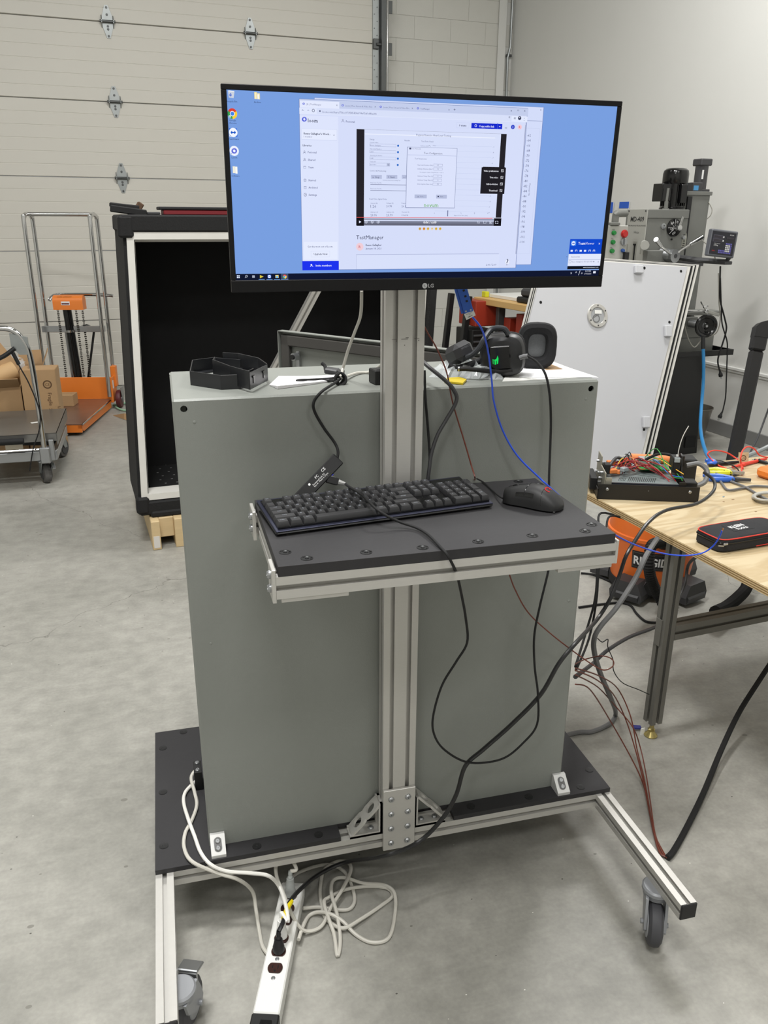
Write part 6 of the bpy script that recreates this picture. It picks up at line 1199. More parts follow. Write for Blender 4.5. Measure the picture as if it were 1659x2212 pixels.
cable('test_lead', [pZ(1570,1012,BZ+.006), pZ(1552,1005,BZ+.006), pZ(1535,990,BZ+.02), pZ(1529,979,BZ+.04), pZ(1545,973,BZ+.045), pZ(1570,978,BZ+.03), pZ(1590,990,BZ+.01), pZ(1600,998,BZ+.005), pZ(1605,1012,BZ+.004)], .0028, M_red, 'red test lead arching behind the yellow pliers')
cable('test_lead', [pZ(1603,1025,BZ+.004), pZ(1601,1005,BZ+.02), pZ(1600,988,BZ+.05), pZ(1605,972,BZ+.07), pZ(1616,965,BZ+.075), pZ(1630,970,BZ+.06), pZ(1642,984,BZ+.03), pZ(1668,990,BZ+.01)], .0028, M_red, 'red test lead looping at the right end of the bench')
cable('test_lead', [pZ(1585,1028,BZ+.004), pZ(1597,1022,BZ+.004), pZ(1590,1010,BZ+.012), pZ(1570,1000,BZ+.014), pZ(1548,994,BZ+.008), pZ(1530,996,BZ+.004)], .0024, M_rub, 'black test lead looping over the red one')
cable('grey_cable', [pZ(1524,1022,BZ+.008), pZ(1545,1022,BZ+.01), pZ(1575,1038,BZ+.006), pZ(1610,1052,BZ+.006), pZ(1640,1070,BZ+.006), pZ(1670,1085,BZ+.006)], .0042, M_ccable, 'grey cord running diagonally over the bench')
cable('grey_cable', [pZ(1540,1018,BZ+.006), pZ(1558,1042,BZ+.006), pZ(1572,1058,BZ+.006), pZ(1600,1055,BZ+.006), pZ(1630,1050,BZ+.006), pZ(1670,1052,BZ+.006)], .0042, M_ccable, 'grey cord dipping toward the front of the bench')
b = MB()
for k in range(3): b.tube([pZ(1660+ (34-k*2)*math.cos(a), 1073+(10-k)*math.sin(a), BZ+.006+.005*k) for a in [2*math.pi*i/26 for i in range(26)]], .0042, 7, closed=True)
single('cord_coil', b, mat('light grey cord', (168,166,158), .5), 'coiled light grey cord at the right edge of the bench', 'cable', pZ(1650,1075,BZ))
tgq = thing('hang_tag', 'tan paper tag standing among the test leads', 'tag', pZ(1605,1002,BZ))
a_ = pZ(1605,1003,BZ); Q = basis(_R, V((0,.25,1)), a_); part('paper', MB(Q).bx(-.019, .02, 0, .046, 0, .0008), mat('tan tag', (192,170,132), .7), tgq); part('print', MB(Q @ Matrix.Translation((0,0,.0012))).lathe([(.008,0),(.011,0)], (0,.024,0), (0,0,1), 16, cap=False).text('CE', Matrix.Translation((-.004,.02,0)), None, .009), M_carddark, tgq, flat=True)
mm_ = pZ(1672,1028,BZ+.02); single('meter', MB(Matrix.Translation(mm_) @ RZ(.2)).box((.022,0,.0), (.075,.14,.04), None, .012), M_orange, 'orange tool corner at the right edge of the bench', 'tool', (mm_.x,mm_.y,BZ))
single('debris', MB().box(pZ(1563,1073,BZ+.001), (.008,.003,.002), RZ(.4)), mat('pale blue bit', (120,150,170), .5), 'tiny pale blue offcut on the bench by the pouch', 'offcut', pZ(1563,1073,BZ))
# ================================================================== shop vacuum under the bench
vc = RM(pZ(1440,1300,0)); vx, vy = 2.33, 1.22
va = thing('shop_vacuum', 'orange shop vacuum with black feet and ribbed hose under the bench', 'vacuum', W(vx,vy,0), RY)
M_vac = mat('vacuum orange', (214,104,36), .42, 0, .05, 6); VQ = MR @ Matrix.Translation((vx,vy,0)); rz0 = .205
part('drum', MB(VQ).lathe([(.150,.045),(.172,.06),(.190,.20),(.198,.275)], (0,0,0), (0,0,1), 40), M_vac, va)
part('drum_rim', MB(VQ).lathe([(.196,.272),(.206,.276),(.206,.290),(.197,.294)], (0,0,0), (0,0,1), 40), M_vac, va)
part('lid', MB(VQ).lathe([(.198,.293),(.185,.36),(.172,.40),(.165,.425),(.12,.44),(.11,.53),(.08,.545),(0,.548)], (0,0,0), (0,0,1), 40, cap=False), M_vac, va)
vw = (CAM-W(vx,vy,.2)); fa = math.atan2(RM(vw).y, RM(vw).x); RZf = VQ @ RZ(fa)
def on_drum(a, z, off=.0): r = (.190+(.198-.190)*(z-.2)/.075 if z > .2 else .172+.018*(z-.06)/.14)+off; return V((r*math.cos(a), r*math.sin(a), z))
def patch(a0, a1, z0, z1, off, m, name, lab=None):
    b = MB(RZf); n = 14; vs = []
    for i in range(n+1):
        a = a0+(a1-a0)*i/n; vs += [on_drum(a,z0,off), on_drum(a,z1,off)]
    b.add(vs, [(2*i,2*i+1,2*i+3,2*i+2) for i in range(n)]); return part(name, b, m, va, lab)
pt = patch(-.42, .52, .15, .235, .0015, M_print, 'label'); patch(-.40, .50, .156, .229, .002, mat('label grey', (70,68,66), .5), 'label_border'); patch(-.385, .485, .160, .225, .0025, M_print, 'label_panel')
tb = MB(); tb.text('RIDGID', I4, .145, .055, bold=.03); b = MB(RZf)
b.add([on_drum(-.37+p.x/.188, .172+p.y, .0032) for p in tb.v], tb.f); part('lettering', b, M_wprint, va, flat=True)
for a in (.95, -.35, -1.9, 2.5):
    Q = RZf @ RZ(a); b = MB(Q); b.prism([(-.07,.0+.018),(.07,.018),(.075,.05),(.05,.105),(-.05,.105),(-.075,.05)], 'x', .165, .255); b.prism([(.13,.02),(.255,.02),(.262,.045),(.235,.075),(.13,.11)], 'y', -.06, .06)
    f_ = part('caster_foot', b, M_dgrey, va, 'black caster foot'); part('wheel', MB(Q).cyl((.20,-.02,.018), (.20,.02,.018), .018, n=12), M_rub, f_)
part('base_ring', MB(VQ).lathe([(.160,.02),(.178,.024),(.178,.06),(.165,.064)], (0,0,0), (0,0,1), 32), M_rub, va)
part('drain_cap', MB(RZf @ RZ(.08)).cyl((.165,0,.075), (.20,0,.072), .026, n=16).cyl((.20,0,.072), (.208,0,.072), .030, n=16), M_black, va)
def ribbed(name, pts, r, parent, m):
    P = smooth(pts, 16); tot = [0]
    for a, b_ in zip(P, P[1:]): tot.append(tot[-1]+(b_-a).length)
    n = int(tot[-1]/.0035); Q_ = []; j = 0
    for i in range(n+1):
        s_ = tot[-1]*i/n
        while j < len(P)-2 and tot[j+1] < s_: j += 1
        Q_.append(P[j].lerp(P[j+1], (s_-tot[j])/max(1e-9, tot[j+1]-tot[j])))
    k = [0]
    def rf(t): return 1.0 if int(round(t*n)) % 3 == 0 else .86
    b = MB().tube(Q_, r, 12, rf=rf); return part(name, b, m, parent, ang=20) if parent else b
hp_ = [rY(1432,1170,1.02), rY(1408,1178,.96), rY(1402,1210,.93), rY(1404,1240,.93), rY(1412,1265,.94), rY(1424,1290,.94), rY(1436,1312,.90)]
ribbed('hose', hp_, .024, va, M_rub)
part('hose_elbow', MB().tube(smooth([rY(1428,1172,1.04), rY(1440,1176,1.08), W(vx-.02,vy-.12,.30)],5), .027, 12), M_black, va)
ribbed('hose', [rY(1545,1322,.75), rY(1570,1310,.80), rY(1595,1290,.86), rY(1612,1270,.92), rY(1620,1240,1.0)], .026, va, M_rub)
cable('power_cable', [pZ(1330,1262,.006)+V((0,.0,0)), pZ(1300,1248,.006), pZ(1275,1240,.006), pZ(1255,1238,.006)], .005, M_rub, 'black floor cord left of the vacuum, upper strand', k=5)
cable('power_cable', [pZ(1420,1345,.006), pZ(1395,1342,.006), pZ(1375,1325,.006), pZ(1362,1308,.006), pZ(1340,1302,.006), pZ(1300,1305,.006), pZ(1250,1312,.006)], .005, M_rub, 'black floor cord in front of the vacuum feet', k=5)
# ================================================================== insulated white panel leaning on the mill
TR = rY(1485,577,2.86); BRt = pZ(1369,1052,.0); TLt = rY(1178,557,2.88); e1 = (TR-TLt); e2 = (BRt-TR); nrm = e1.cross(e2).normalized()
if nrm.dot(CAM-TR) < 0: nrm = -nrm
Wn, Hn = e1.length, e2.length; ux = e1.normalized(); uy = (-e2).normalized(); BLt = TLt+e2
pn = thing('chamber_hatch', 'white insulated hatch with round port leaning against the milling machine', 'panel', BLt.lerp(BRt,.5))
def pp(x, y, z): return BLt+ux*x+uy*y+nrm*z
def slab(b, x0, x1, y0, y1, z0, z1):
    return b.add([pp(x0,y0,z0),pp(x1,y0,z0),pp(x1,y1,z0),pp(x0,y1,z0),pp(x0,y0,z1),pp(x1,y0,z1),pp(x1,y1,z1),pp(x0,y1,z1)], [(3,2,1,0),(4,5,6,7),(0,1,5,4),(1,2,6,5),(2,3,7,6),(3,0,4,7)])
M_pan = mat('white melamine', (194,195,199), .35, 0, .012, 3)
part('face', slab(MB(), 0, Wn, 0, Hn, -.012, 0), M_pan, pn)
lay_ = [(-.022,-.012,.034,'foam_edge',M_rim),(-.034,-.022,.058,'gasket',M_rub),(-.046,-.034,.082,'foam_edge',M_rim),(-.058,-.046,.102,'gasket',M_rub),(-.085,-.058,.132,'foam_edge',M_rim)]
for z0, z1, o, nm, m in lay_: part(nm, slab(MB(), 0, Wn+o, 0, Hn+o*.3, z0, z1), m, pn)
FQ = basis(ux, uy, BLt)
def onpan(u, v): p = FQ.inverted() @ onP(u, v, nrm, TR.dot(nrm)); return p.x, p.y
zs_ = 1 if (FQ.to_3x3() @ V((0,0,1))).dot(nrm) > 0 else -1
def Lp_(x, y, z): return V((x, y, zs_*z))
for u, v in ((1392,579),(1471,586),(1338,656) if False else (1446,696),(1391,928),(1168,653)):
    x, y = onpan(u, v); part('bolt_hole', MB(FQ).cyl(Lp_(x,y,0), Lp_(x,y,.0008), .009, n=14), M_hole, pn)
for u, v in ((1377,583),(1440,716),(1393,912)):
    x, y = onpan(u, v); b = MB(FQ); b.box(Lp_(x,y,.012), (.05,.07,.024) if u != 1377 else (.06,.05,.024), None, .004); part('spacer_block', b, M_pan, pn)
x, y = onpan(1290,682)
b = MB(FQ); b.lathe([(.046,0),(.072,0),(.074,.004),(.070,.010),(.052,.010),(.048,.002)], Lp_(x,y,0), (0,0,zs_), 32, cap=False); pr_ = part('port_ring', b, M_alu, pn, 'round metal port ring')
part('port_glass', MB(FQ).cyl(Lp_(x,y,.0012), Lp_(x,y,.004), .048, n=28), mat('port glass', (168,170,172), .12, .3), pr_)
part('port_label', MB(FQ).box(Lp_(x+.004,y+.022,.006), (.05,.022,.001)), M_white, pr_)
part('port_inner', MB(FQ).lathe([(.02,.0045),(.026,.0045)], Lp_(x-.01,y-.018,0), (0,0,zs_), 20, cap=False).box(Lp_(x-.015,y-.004,.0055), (.05,.004,.001), RZ(.5)), M_ccable, pr_)
for k in range(6):
    a = math.pi/6+k*math.pi/3; part('port_screw', MB(FQ).cyl(Lp_(x+.061*math.cos(a),y+.061*math.sin(a),.010), Lp_(x+.061*math.cos(a),y+.061*math.sin(a),.012), .0045, n=8), M_dgrey, pr_)
# ================================================================== milling machine
ml = thing('milling_machine', 'grey gear head milling machine on a black stand by the right wall', 'machine', W(3.9,3.2,0), RY)
M = lambda: MB(MR)
def at(u, v, y): return RM(rY(u, v, y))
zt2 = at(1585,757,2.95).z; xR = at(1585,757,2.95).x
part('stand', M().prism([(3.52,0),(4.12,0),(4.06,zt2-.03),(3.58,zt2-.03)], 'y', 2.98, 3.5), mat('stand black', (12,12,13), .35), ml, 'black stand')
part('stand_notch', M().bx(4.00, 4.09, 2.972, 2.982, .05, .13), M_hole, ml)
part('chip_tray', M().bx(3.3, xR, 2.95, 3.6, zt2-.03, zt2-.022).bx(3.3, xR, 2.95, 2.96, zt2-.03, zt2+.008).bx(xR-.01, xR, 2.95, 3.6, zt2-.03, zt2+.008).bx(3.3, xR, 3.59, 3.6, zt2-.03, zt2+.008), mat('stand black', (22,22,24)), ml, 'black chip tray')
cx0, cx1 = at(1478,430,3.25).x, at(1528,430,3.25).x; cz1 = at(1500,418,3.25).z
part('machine_base', M().bx(3.62, cx1+.05, 3.05, 3.5, zt2-.02, zt2+.10, .01).bx(3.72, cx1+.02, 3.1, 3.45, zt2+.1, zt2+.2, .02), M_mgrey, ml)
col_ = part('column', M().bx(cx0-.02, cx1, 3.22, 3.48, zt2+.1, cz1, .008), M_mgrey, ml)
part('column_cap', M().bx(cx0-.06, cx1+.004, 3.21, 3.49, cz1-.012, cz1+.012, .002), M_mgrey, ml)
part('dovetail_way', M().bx(cx0-.005, cx0+.03, 3.206, 3.22, cz1-.40, cz1-.02), M_print, ml)
hx0, hx1 = at(1395,500,3.1).x, at(1488,470,3.1).x; hz0, hz1 = at(1395,566,3.1).z, at(1430,452,3.1).z
hd = part('gear_head', MB(MR).bx(hx0, hx1, 3.1, 3.33, hz0, hz1, .006).bx(hx0+.0, hx1-.005, 3.094, 3.1, hz1-.055, hz1-.002, .002), M_mgrey, ml)
part('head_lower', MB(MR).bx(hx0-.005, hx0+.17, 3.055, 3.10, hz0-.02, hz0+.075, .004).bx(hx0+.02, hx1-.05, 3.12, 3.36, hz0-.22, hz0, .01), M_mgrey, ml)
part('tilt_scale', M().lathe([(.145,0),(.145,.035),(.12,.04)], (hx1-.035,3.24,hz0+.13), (1,0,0), 36), mat('scale grey', (160,160,150), .4, .4), ml)
b = M()
for k in range(24):
    a = math.radians(-60+k*5.5); b.box((hx1-.02,3.24-.146*math.cos(a),hz0+.13+.146*math.sin(a)), (.016,.002,.004))
part('scale_mark', b, M_print, ml, kind='stuff')
yp0, yp1 = RM(rX(1395,500,EX.dot(W(hx0,0,0)))).y, RM(rX(1356,500,EX.dot(W(hx0,0,0)))).y
fpz0 = at(1395,566,3.1).z; fpz1 = at(1395,452,3.1).z
fpl = part('front_plate', MB(MR).bx(hx0-.008, hx0, 3.095, yp1+.008, fpz0-.02, fpz1+.002, .002), M_lgrey, ml, 'light front plate')
PLQ = Matrix(((0,0,-1,0),(-1,0,0,0),(0,1,0,0),(0,0,0,1)))
def plt(y, z): return MR @ Matrix.Translation((hx0-.0086,y,z)) @ PLQ
b = MB(); b.text('MD-409', plt(yp1-.03,fpz1-.075), .14, None, bold=.02).text('GEAR DRILLING & MILLING MACHINE', plt(yp1-.005,fpz1-.105), .19)
b.text('Hi-Lo', plt(yp1-.08,fpz1-.15), .05); 
part('plate_lettering', b, M_print, fpl, flat=True)
for y0_, y1_, q0_, q1_ in ((yp1-.125,yp1-.085,-.02,-.2),(3.115,3.128,.05,-.22),(yp1-.03,yp1-.017,.05,-.22)): part('depth_scale', MB(MR).bx(hx0-.0095, hx0-.008, y0_, y1_, fpz0+q0_, fpz1+q1_), mat('etched scale', (140,140,132), .5), fpl)
part('depth_slot', MB(MR).bx(hx0-.0105, hx0-.0094, yp1-.112, yp1-.098, fpz0-.02, fpz1-.215).bx(hx0-.018, hx0-.0094, yp1-.115, yp1-.095, fpz1-.225, fpz1-.215), M_hole, fpl)
b = M()
for y, z in ((3.11,fpz1-.01),(yp1-.005,fpz1-.01),(3.11,fpz1-.2),(yp1-.005,fpz1-.2)): b.cyl((hx0-.012,y,z), (hx0-.008,y,z), .005, n=8)
part('plate_screw', b, M_dgrey, fpl)
# motor
mo_ = at(1456,455,3.22); mx_, my_ = at(1454,430,3.22).x, 3.22; mzb = hz1; mzt = at(1454,363,3.22).z; mh = mzt-mzb
mt_ = part('motor', M().lathe([(.085,0),(.085,.012),(.070,.016),(.070,mh*.62)], (mx_,my_,mzb), (0,0,1), 28), M_gloss, ml, 'black motor')
b = M()
for k in range(26):
    a = 2*math.pi*k/26; b.box((mx_+.074*math.cos(a),my_+.074*math.sin(a),mzb+.02+mh*.3), (.012,.004,mh*.58), RZ(a))
part('cooling_fin', b, M_gloss, mt_, kind='stuff')
part('fan_cowl', M().lathe([(.080,mh*.62),(.083,mh*.64),(.083,mh*.86),(.078,mh*.94),(.064,mh*.985),(.045,mh),(0,mh)], (mx_,my_,mzb), (0,0,1), 32, cap=False), M_gloss, mt_, 'glossy fan cowl')
part('terminal_box', M().bx(mx_-.135, mx_-.06, my_-.05, my_+.05, mzb+.05, mzb+.16, .004).bx(mx_-.02, mx_+.03, my_-.10, my_-.07, mzb+.04, mzb+mh*.6, .003), M_gloss, mt_)
part('oil_filler', M().cyl((mx_-.115,my_-.08,mzb), (mx_-.115,my_-.08,mzb+.05), .013, n=12).cyl((mx_-.115,my_-.08,mzb+.05), (mx_-.112,my_-.08,mzb+.13), .008, n=10).cyl((mx_-.115,my_-.08,mzb), (mx_-.115,my_-.08,mzb+.008), .022, n=12), M_mgrey, ml)
c0 = at(1510,412,3.33); c1_ = at(1510,343,3.33); hh = c1_.z-cz1
lm_ = part('lift_motor', M().cyl((c0.x,3.33,cz1), (c0.x,3.33,cz1+hh*.80), .043, n=22), M_dgrey, ml, 'dark lift motor'); part('motor_cap', M().bx(c0.x-.047, c0.x+.047, 3.283, 3.377, cz1+hh*.80, cz1+hh, .006), M_dgrey, lm_); part('motor_flange', M().bx(c0.x-.055, c0.x+.05, 3.28, 3.38, cz1, cz1+.03, .003).bx(c0.x-.13, c0.x-.05, 3.24, 3.34, cz1, cz1+.07, .004), M_dgrey, lm_)
part('rating_label', M().bx(c0.x-.03, c0.x-.016, 3.286, 3.2875, cz1+hh*.42, cz1+hh*.68), M_wprint, lm_); part('maker_label', M().bx(c0.x-.125, c0.x-.085, 3.2385, 3.24, cz1+.02, cz1+.05), mat('blue label', (70,140,190), .5), lm_)
# speed dial, quill hub, knobs
dl = at(1456,492,3.095); b = M().cyl((dl.x,3.1,dl.z), (dl.x,3.09,dl.z), .056, n=30); dd_ = part('speed_dial', b, M_gloss, ml, 'black speed dial')
FQd = MR @ Matrix.Translation((dl.x,3.0888,dl.z)) @ Matrix(((1,0,0,0),(0,0,-1,0),(0,1,0,0),(0,0,0,1)))
b = MB(FQd)
for t, x, y, a in (('310',-.032,.018,.4),('175',-.034,-.012,-.4),('75',.006,.034,-.5),('620',-.01,-.045,.5)): b.text(t, Matrix.Translation((x,y,0)) @ RZ(a), .026 if len(t) == 3 else .016)
for a in (0, .8, 1.6, -.8): b.box((-.028*math.cos(a),.028*math.sin(a)*1,0), (.05,.0015,.0004), RZ(-a))
part('dial_numbers', b, M_wprint, dd_, flat=True)
part('dial_lever', M().cyl((dl.x+.012,3.088,dl.z), (dl.x+.012,3.05,dl.z), .018, n=16).cyl((dl.x+.012,3.062,dl.z), (dl.x+.024,3.05,dl.z+.07), .008, n=10), M_chrome, dd_)
p = at(1432,489,3.1); part('sight_glass', M().lathe([(.018,0),(.018,.008),(.011,.009),(.010,.003)], (p.x,3.1,p.z), (0,-1,0), 16), M_steel, ml)
p = at(1475,513,3.1); part('head_bolt', M().cyl((p.x,3.1,p.z), (p.x,3.085,p.z), .012, n=8), M_steel, ml); p = at(1450,517,3.1); part('head_hole', M().cyl((p.x,3.1,p.z), (p.x,3.093,p.z), .006, n=8), M_hole, ml)
p = at(1393,530,3.0); part('fine_feed_knob', M().cyl((p.x+.06,3.09,p.z+.01), (p.x+.03,3.05,p.z+.005), .02, n=14).cyl((p.x+.045,3.06,p.z), (p.x,3.0,p.z), .028, n=18), M_lgrey, ml)
hb_ = at(1457,553,3.0); hubp = part('quill_hub', M().cyl((hb_.x-.03,3.10,hb_.z+.01), (hb_.x,3.02,hb_.z), .04, n=20).cyl((hb_.x,3.03,hb_.z), (hb_.x+.004,2.995,hb_.z), .042, n=28), M_steel, ml); 
part('hub_face', M().cyl((hb_.x+.004,2.996,hb_.z), (hb_.x+.004,2.993,hb_.z), .014, n=16), M_dgrey, hubp)
def lever(u, v, y, u2, v2, y2):
    a, d = at(u2,v2,y2), at(u,v,y); b = M().cyl((hb_.x,3.02,hb_.z), tuple(a), .0085, n=10).cyl(tuple(a), tuple(d), .011, .015, n=12); part('quill_lever', b, M_chrome, ml)
lever(1417,517,2.90, 1428,532,2.93); lever(1518,512,2.95, 1490,528,2.97)
# control box with buttons, left of the plate
bx_ = RM(rY(1355,492,2.98)); bxl = RM(rY(1280,492,2.98)); bzt = at(1335,487,2.98).z; bzb = at(1330,565,2.98).z-.05
cbx_ = part('control_box', M().bx(bxl.x, bx_.x+.01, 2.98, 3.07, bzb, bzt, .004), M_lgrey, ml, 'light grey control box')
for u, v, c, r in ((1325,503,(24,120,52),.0125),(1323,523,(24,120,52),.0125),(1321,542,(24,120,52),.0125),(1348,505,(176,36,34),.021),(1344,541,(40,80,150),.010)):
    p = at(u, v, 2.98); part('push_button', M().cyl((p.x,2.98,p.z), (p.x,2.972,p.z), r*1.15, n=18).cyl((p.x,2.972,p.z), (p.x,2.962,p.z), r, r*.9, n=18), mat('button %d %d %d' % c, c, .3), cbx_)
p = at(1346,522,2.98); part('selector_knob', M().cyl((p.x,2.98,p.z), (p.x,2.965,p.z), .022, n=18).bx(p.x-.005, p.x+.005, 2.953, 2.966, p.z-.02, p.z+.02, .002), M_steel, cbx_)
b = MB()
for t, u, v, w_ in (('START',1322,497,.022),('FWD',1320,516,.015),('OFF',1318,536,.014)):
    p = at(u, v, 2.979); b.text(t, MR @ Matrix.Translation((p.x,2.9795,p.z)) @ Matrix(((1,0,0,0),(0,0,-1,0),(0,1,0,0),(0,0,0,1))), w_)
part('button_lettering', b, M_print, cbx_, flat=True)
p = at(1350,553,2.975); part('switch', M().box((p.x,2.965,p.z), (.03,.03,.05), None, .003), M_black, cbx_)
a_, d_ = at(1330,466,3.0), at(1360,461,3.0); part('feed_handle', M().tube(smooth([(a_.x,3.0,a_.z-.05),(a_.x,3.0,a_.z),(a_.x+.01,3.0,a_.z+.012),(d_.x,3.04,d_.z)],4), .022, 12).bx(a_.x-.05, a_.x+.02, 2.97, 3.03, bzt, bzt+.018, .003), M_mgrey, ml)
# digital read-out on its arm
A_ = at(1532,499,2.80); B2 = at(1592,551,2.80); dw_, dh_ = .182, .152
dcx, dcz = at(1561,526,2.80).x, at(1561,526,2.80).z
DQ = MR @ Matrix.Translation((dcx,2.80,dcz)) @ RZ(-.12) @ RYm(.10) @ RX(-.06)
dr_ = part('readout', MB(DQ).box((.006,.022,0), (dw_+.012,.045,dh_+.012), None, .006), mat('readout grey', (92,94,100), .45), ml, 'grey digital readout')
part('readout_face', MB(DQ).box((0,-.001,0), (dw_-.006,.002,dh_-.012), None, .001), mat('readout face', (26,26,36), .35), dr_)
M_pur, M_kw = mat('purple key', (96,92,168), .5), mat('white key', (206,206,208), .5)
for i in range(8):
    for j in range(6):
        w_ = (2 <= i-2 <= 5) and j > 0 and j < 5 if False else (i >= 4 and i <= 6 and 1 <= j <= 4)
        if j > 1 and i < 4: continue
        part('key', MB(DQ).box((-.02+i*.0118,-.0028,-.056+j*.0112), (.0088,.0022,.0085), None, .0006), M_kw if w_ else M_pur, dr_)
for zz in (.038,.016): part('display', MB(DQ).box((-.042,-.0025,zz), (.062,.0015,.014)), mat('dark display', (44,40,48), .25), dr_); part('display_frame', MB(DQ).box((-.042,-.0022,zz), (.068,.001,.019)), mat('frame grey', (80,78,92), .5), dr_)
part('display', MB(DQ).box((.048,-.0025,.036), (.055,.0015,.012)), mat('dark display', (44,40,48)), dr_)
for zz in (.038,.016): part('key', MB(DQ).box((-.002,-.0028,zz), (.008,.002,.010)), M_kw, dr_)
DT = DQ @ Matrix(((1,0,0,0),(0,0,-1,-.0035),(0,1,0,0),(0,0,0,1)))
part('readout_lettering', MB(DT).text('SINO', Matrix.Translation((-.072,-.052,0)), .022, None, bold=.03), mat('red letters', (150,30,36), .5), dr_, flat=True)
part('readout_lettering', MB(DT).text('SDS-2MS', Matrix.Translation((.04,.052,0)), .03).text('DIGITAL READOUT', Matrix.Translation((-.065,-.006,0)), .045).text('milling', Matrix.Translation((-.065,-.018,0)), .03), M_wprint, dr_, flat=True)
a1, a2 = at(1500,562,2.95), at(1574,566,2.83); part('readout_arm', M().tube([(a1.x-.03,3.2,a1.z+.02),(a1.x+.03,2.96,a1.z),(a2.x-.015,2.84,a2.z),(a2.x-.01,2.82,a2.z+.035)], .018, 8).box((a2.x-.02,2.83,a2.z-.005), (.06,.05,.022), None, .004), M_dgrey, ml)
# saddle, handwheel, stop rod
tz1 = at(1500,685,2.98).z; part('table_end', M().bx(3.60, at(1508,690,2.98).x, 2.98, 3.12, tz1-.075, tz1, .004).bx(3.60, at(1552,675,3.05).x, 3.02, 3.16, tz1+.005, tz1+.03, .004), M_mgrey, ml)
part('saddle', M().bx(3.64, cx1-.0, 3.05, 3.4, tz1-.16, tz1-.07, .006), M_mgrey, ml)
hw = at(1525,704,2.86); ha = V((-.27,-.96,-.02)).normalized()
b = M(); n = 30; o_ = V((hw.x,2.86,hw.z)); b.lathe([(.050,-.006),(.060,-.012),(.070,-.012),(.077,-.002),(.076,.010),(.068,.016),(.058,.012),(.050,.003),(.024,.0),(.017,.008),(.0,.008)], o_, ha, 32, cap=False)
b.lathe([(.050,-.006),(.022,-.010),(.0,-.010)], o_, ha, 32, cap=False)
hwp = part('handwheel', b, M_gloss, ml, 'black handwheel'); part('handwheel_nut', M().cyl(tuple(o_+ha*.004), tuple(o_+ha*.014), .008, n=8), M_steel, hwp)
part('handwheel_crank', M().cyl(tuple(o_+V((.0,0,-.036))+ha*.0), tuple(o_+V((.012,0,-.040))+ha*.02), .006, n=10), M_gloss, hwp)
part('handwheel_dial', M().cyl(tuple(o_-ha*.006), (hw.x-.035,2.98,hw.z+.005), .026, n=18), M_steel, ml)
r0, r1, r2 = at(1484,671,2.95), at(1526,672,2.95), at(1550,680,2.95)
part('stop_rod', M().cyl(tuple(r0), tuple(r1), .006, n=8).box(tuple(r1), (.028,.02,.03), RYm(.3), .003).cyl(tuple(r1), tuple(at(1514,652,2.93)), .005, n=8).cyl(tuple(at(1520,664,2.93)), tuple(at(1529,661,2.93)), .007, n=8), M_chrome, ml); part('stop_bar', M().box(tuple((r1+r2)/2), ((r2-r1).length*1.2,.02,.02), RYm(.25), .002), M_lgrey, ml)
part('control_cable', M().tube(smooth([tuple(at(1478,702,2.93)),tuple(at(1488,735,2.93)),tuple(at(1500,750,2.93)),tuple(at(1514,735,2.93)),tuple(at(1520,725,2.94))],5), .004, 6).tube(smooth([tuple(at(1552,590,2.92)),tuple(at(1553,650,2.92)),tuple(at(1556,690,2.93)),tuple(at(1548,718,2.94)),tuple(at(1530,728,2.95))],5), .004, 6).tube(smooth([tuple(at(1518,520,3.2)),tuple(at(1530,530,3.0)),tuple(at(1540,540,2.9)),tuple(at(1545,560,2.86))],5), .004, 6).tube(smooth([tuple(at(1530,436,3.22)),tuple(at(1538,452,3.2)),tuple(at(1535,465,3.2)),tuple(at(1527,473,3.22))],5), .0035, 6), mat('pale grey lead', (150,148,140), .5), ml)
part('machine_boss', M().bx(at(1495,628,3.1).x, at(1502,628,3.1).x, 3.18, 3.22, at(1495,633,3.1).z, at(1495,627,3.1).z).bx(3.84, cx1, 3.205, 3.222, at(1500,575,3.2).z, at(1500,560,3.2).z), M_dgrey, ml)
# cords and hose hanging at the mill
def cpl(t0, p, d, label):
    d = V(d).normalized(); Q = basis(d, V((0,1,0)), p); part('plug_body', MB(Q).lathe([(.004,-.03),(.007,-.012),(.010,0),(.014,.006),(.014,.024)], (0,0,0), (1,0,0), 10), M_rub, t0); part('plug_pin', MB(Q).box((.033,.006,0), (.018,.002,.006)).box((.033,-.006,0), (.018,.002,.006)), M_steel, t0)
cb1 = thing('power_cable', 'shorter black power cord with plug hanging beside the milling machine', 'cable', rY(1540,700,2.88))
part('cord', MB().tube(smooth([rY(u,v,2.88) for u,v in ((1556,575),(1555,620),(1556,650),(1566,690),(1569,712),(1560,745),(1552,770),(1551,785),(1555,803))],6), .0055, 8), M_rub, cb1); p = rY(1556,806,2.88); cpl(cb1, p, (.35,0,-1), '')
cb2 = thing('power_cable', 'longer black power cord with plug hanging lowest beside the milling machine', 'cable', rY(1570,800,2.86))
part('cord', MB().tube(smooth([rY(u,v,2.86) for u,v in ((1556,600),(1558,660),(1560,700),(1570,735),(1571,760),(1569,820),(1567,860),(1560,892))],6), .0045, 8), M_rub, cb2); p = rY(1557,896,2.86); cpl(cb2, p, (-.35,0,-1), '')
ah = thing('air_hose', 'bright blue air hose hanging from the milling machine handwheel', 'hose', rY(1517,800,2.7))
part('tube', MB().tube(smooth([rY(u,v,y) for u,v,y in ((1519,752,2.78),(1520,790,2.78),(1519,830,2.78),(1515,880,2.74),(1513,920,2.6),(1518,955,2.3),(1529,985,1.9),(1545,1000,1.6))],6), .011, 10), mat('air hose blue', (52,132,190), .4), ah); part('hose_end', MB().cyl(rY(1519,728,2.80), rY(1519,754,2.78), .013, n=12), M_rub, ah)
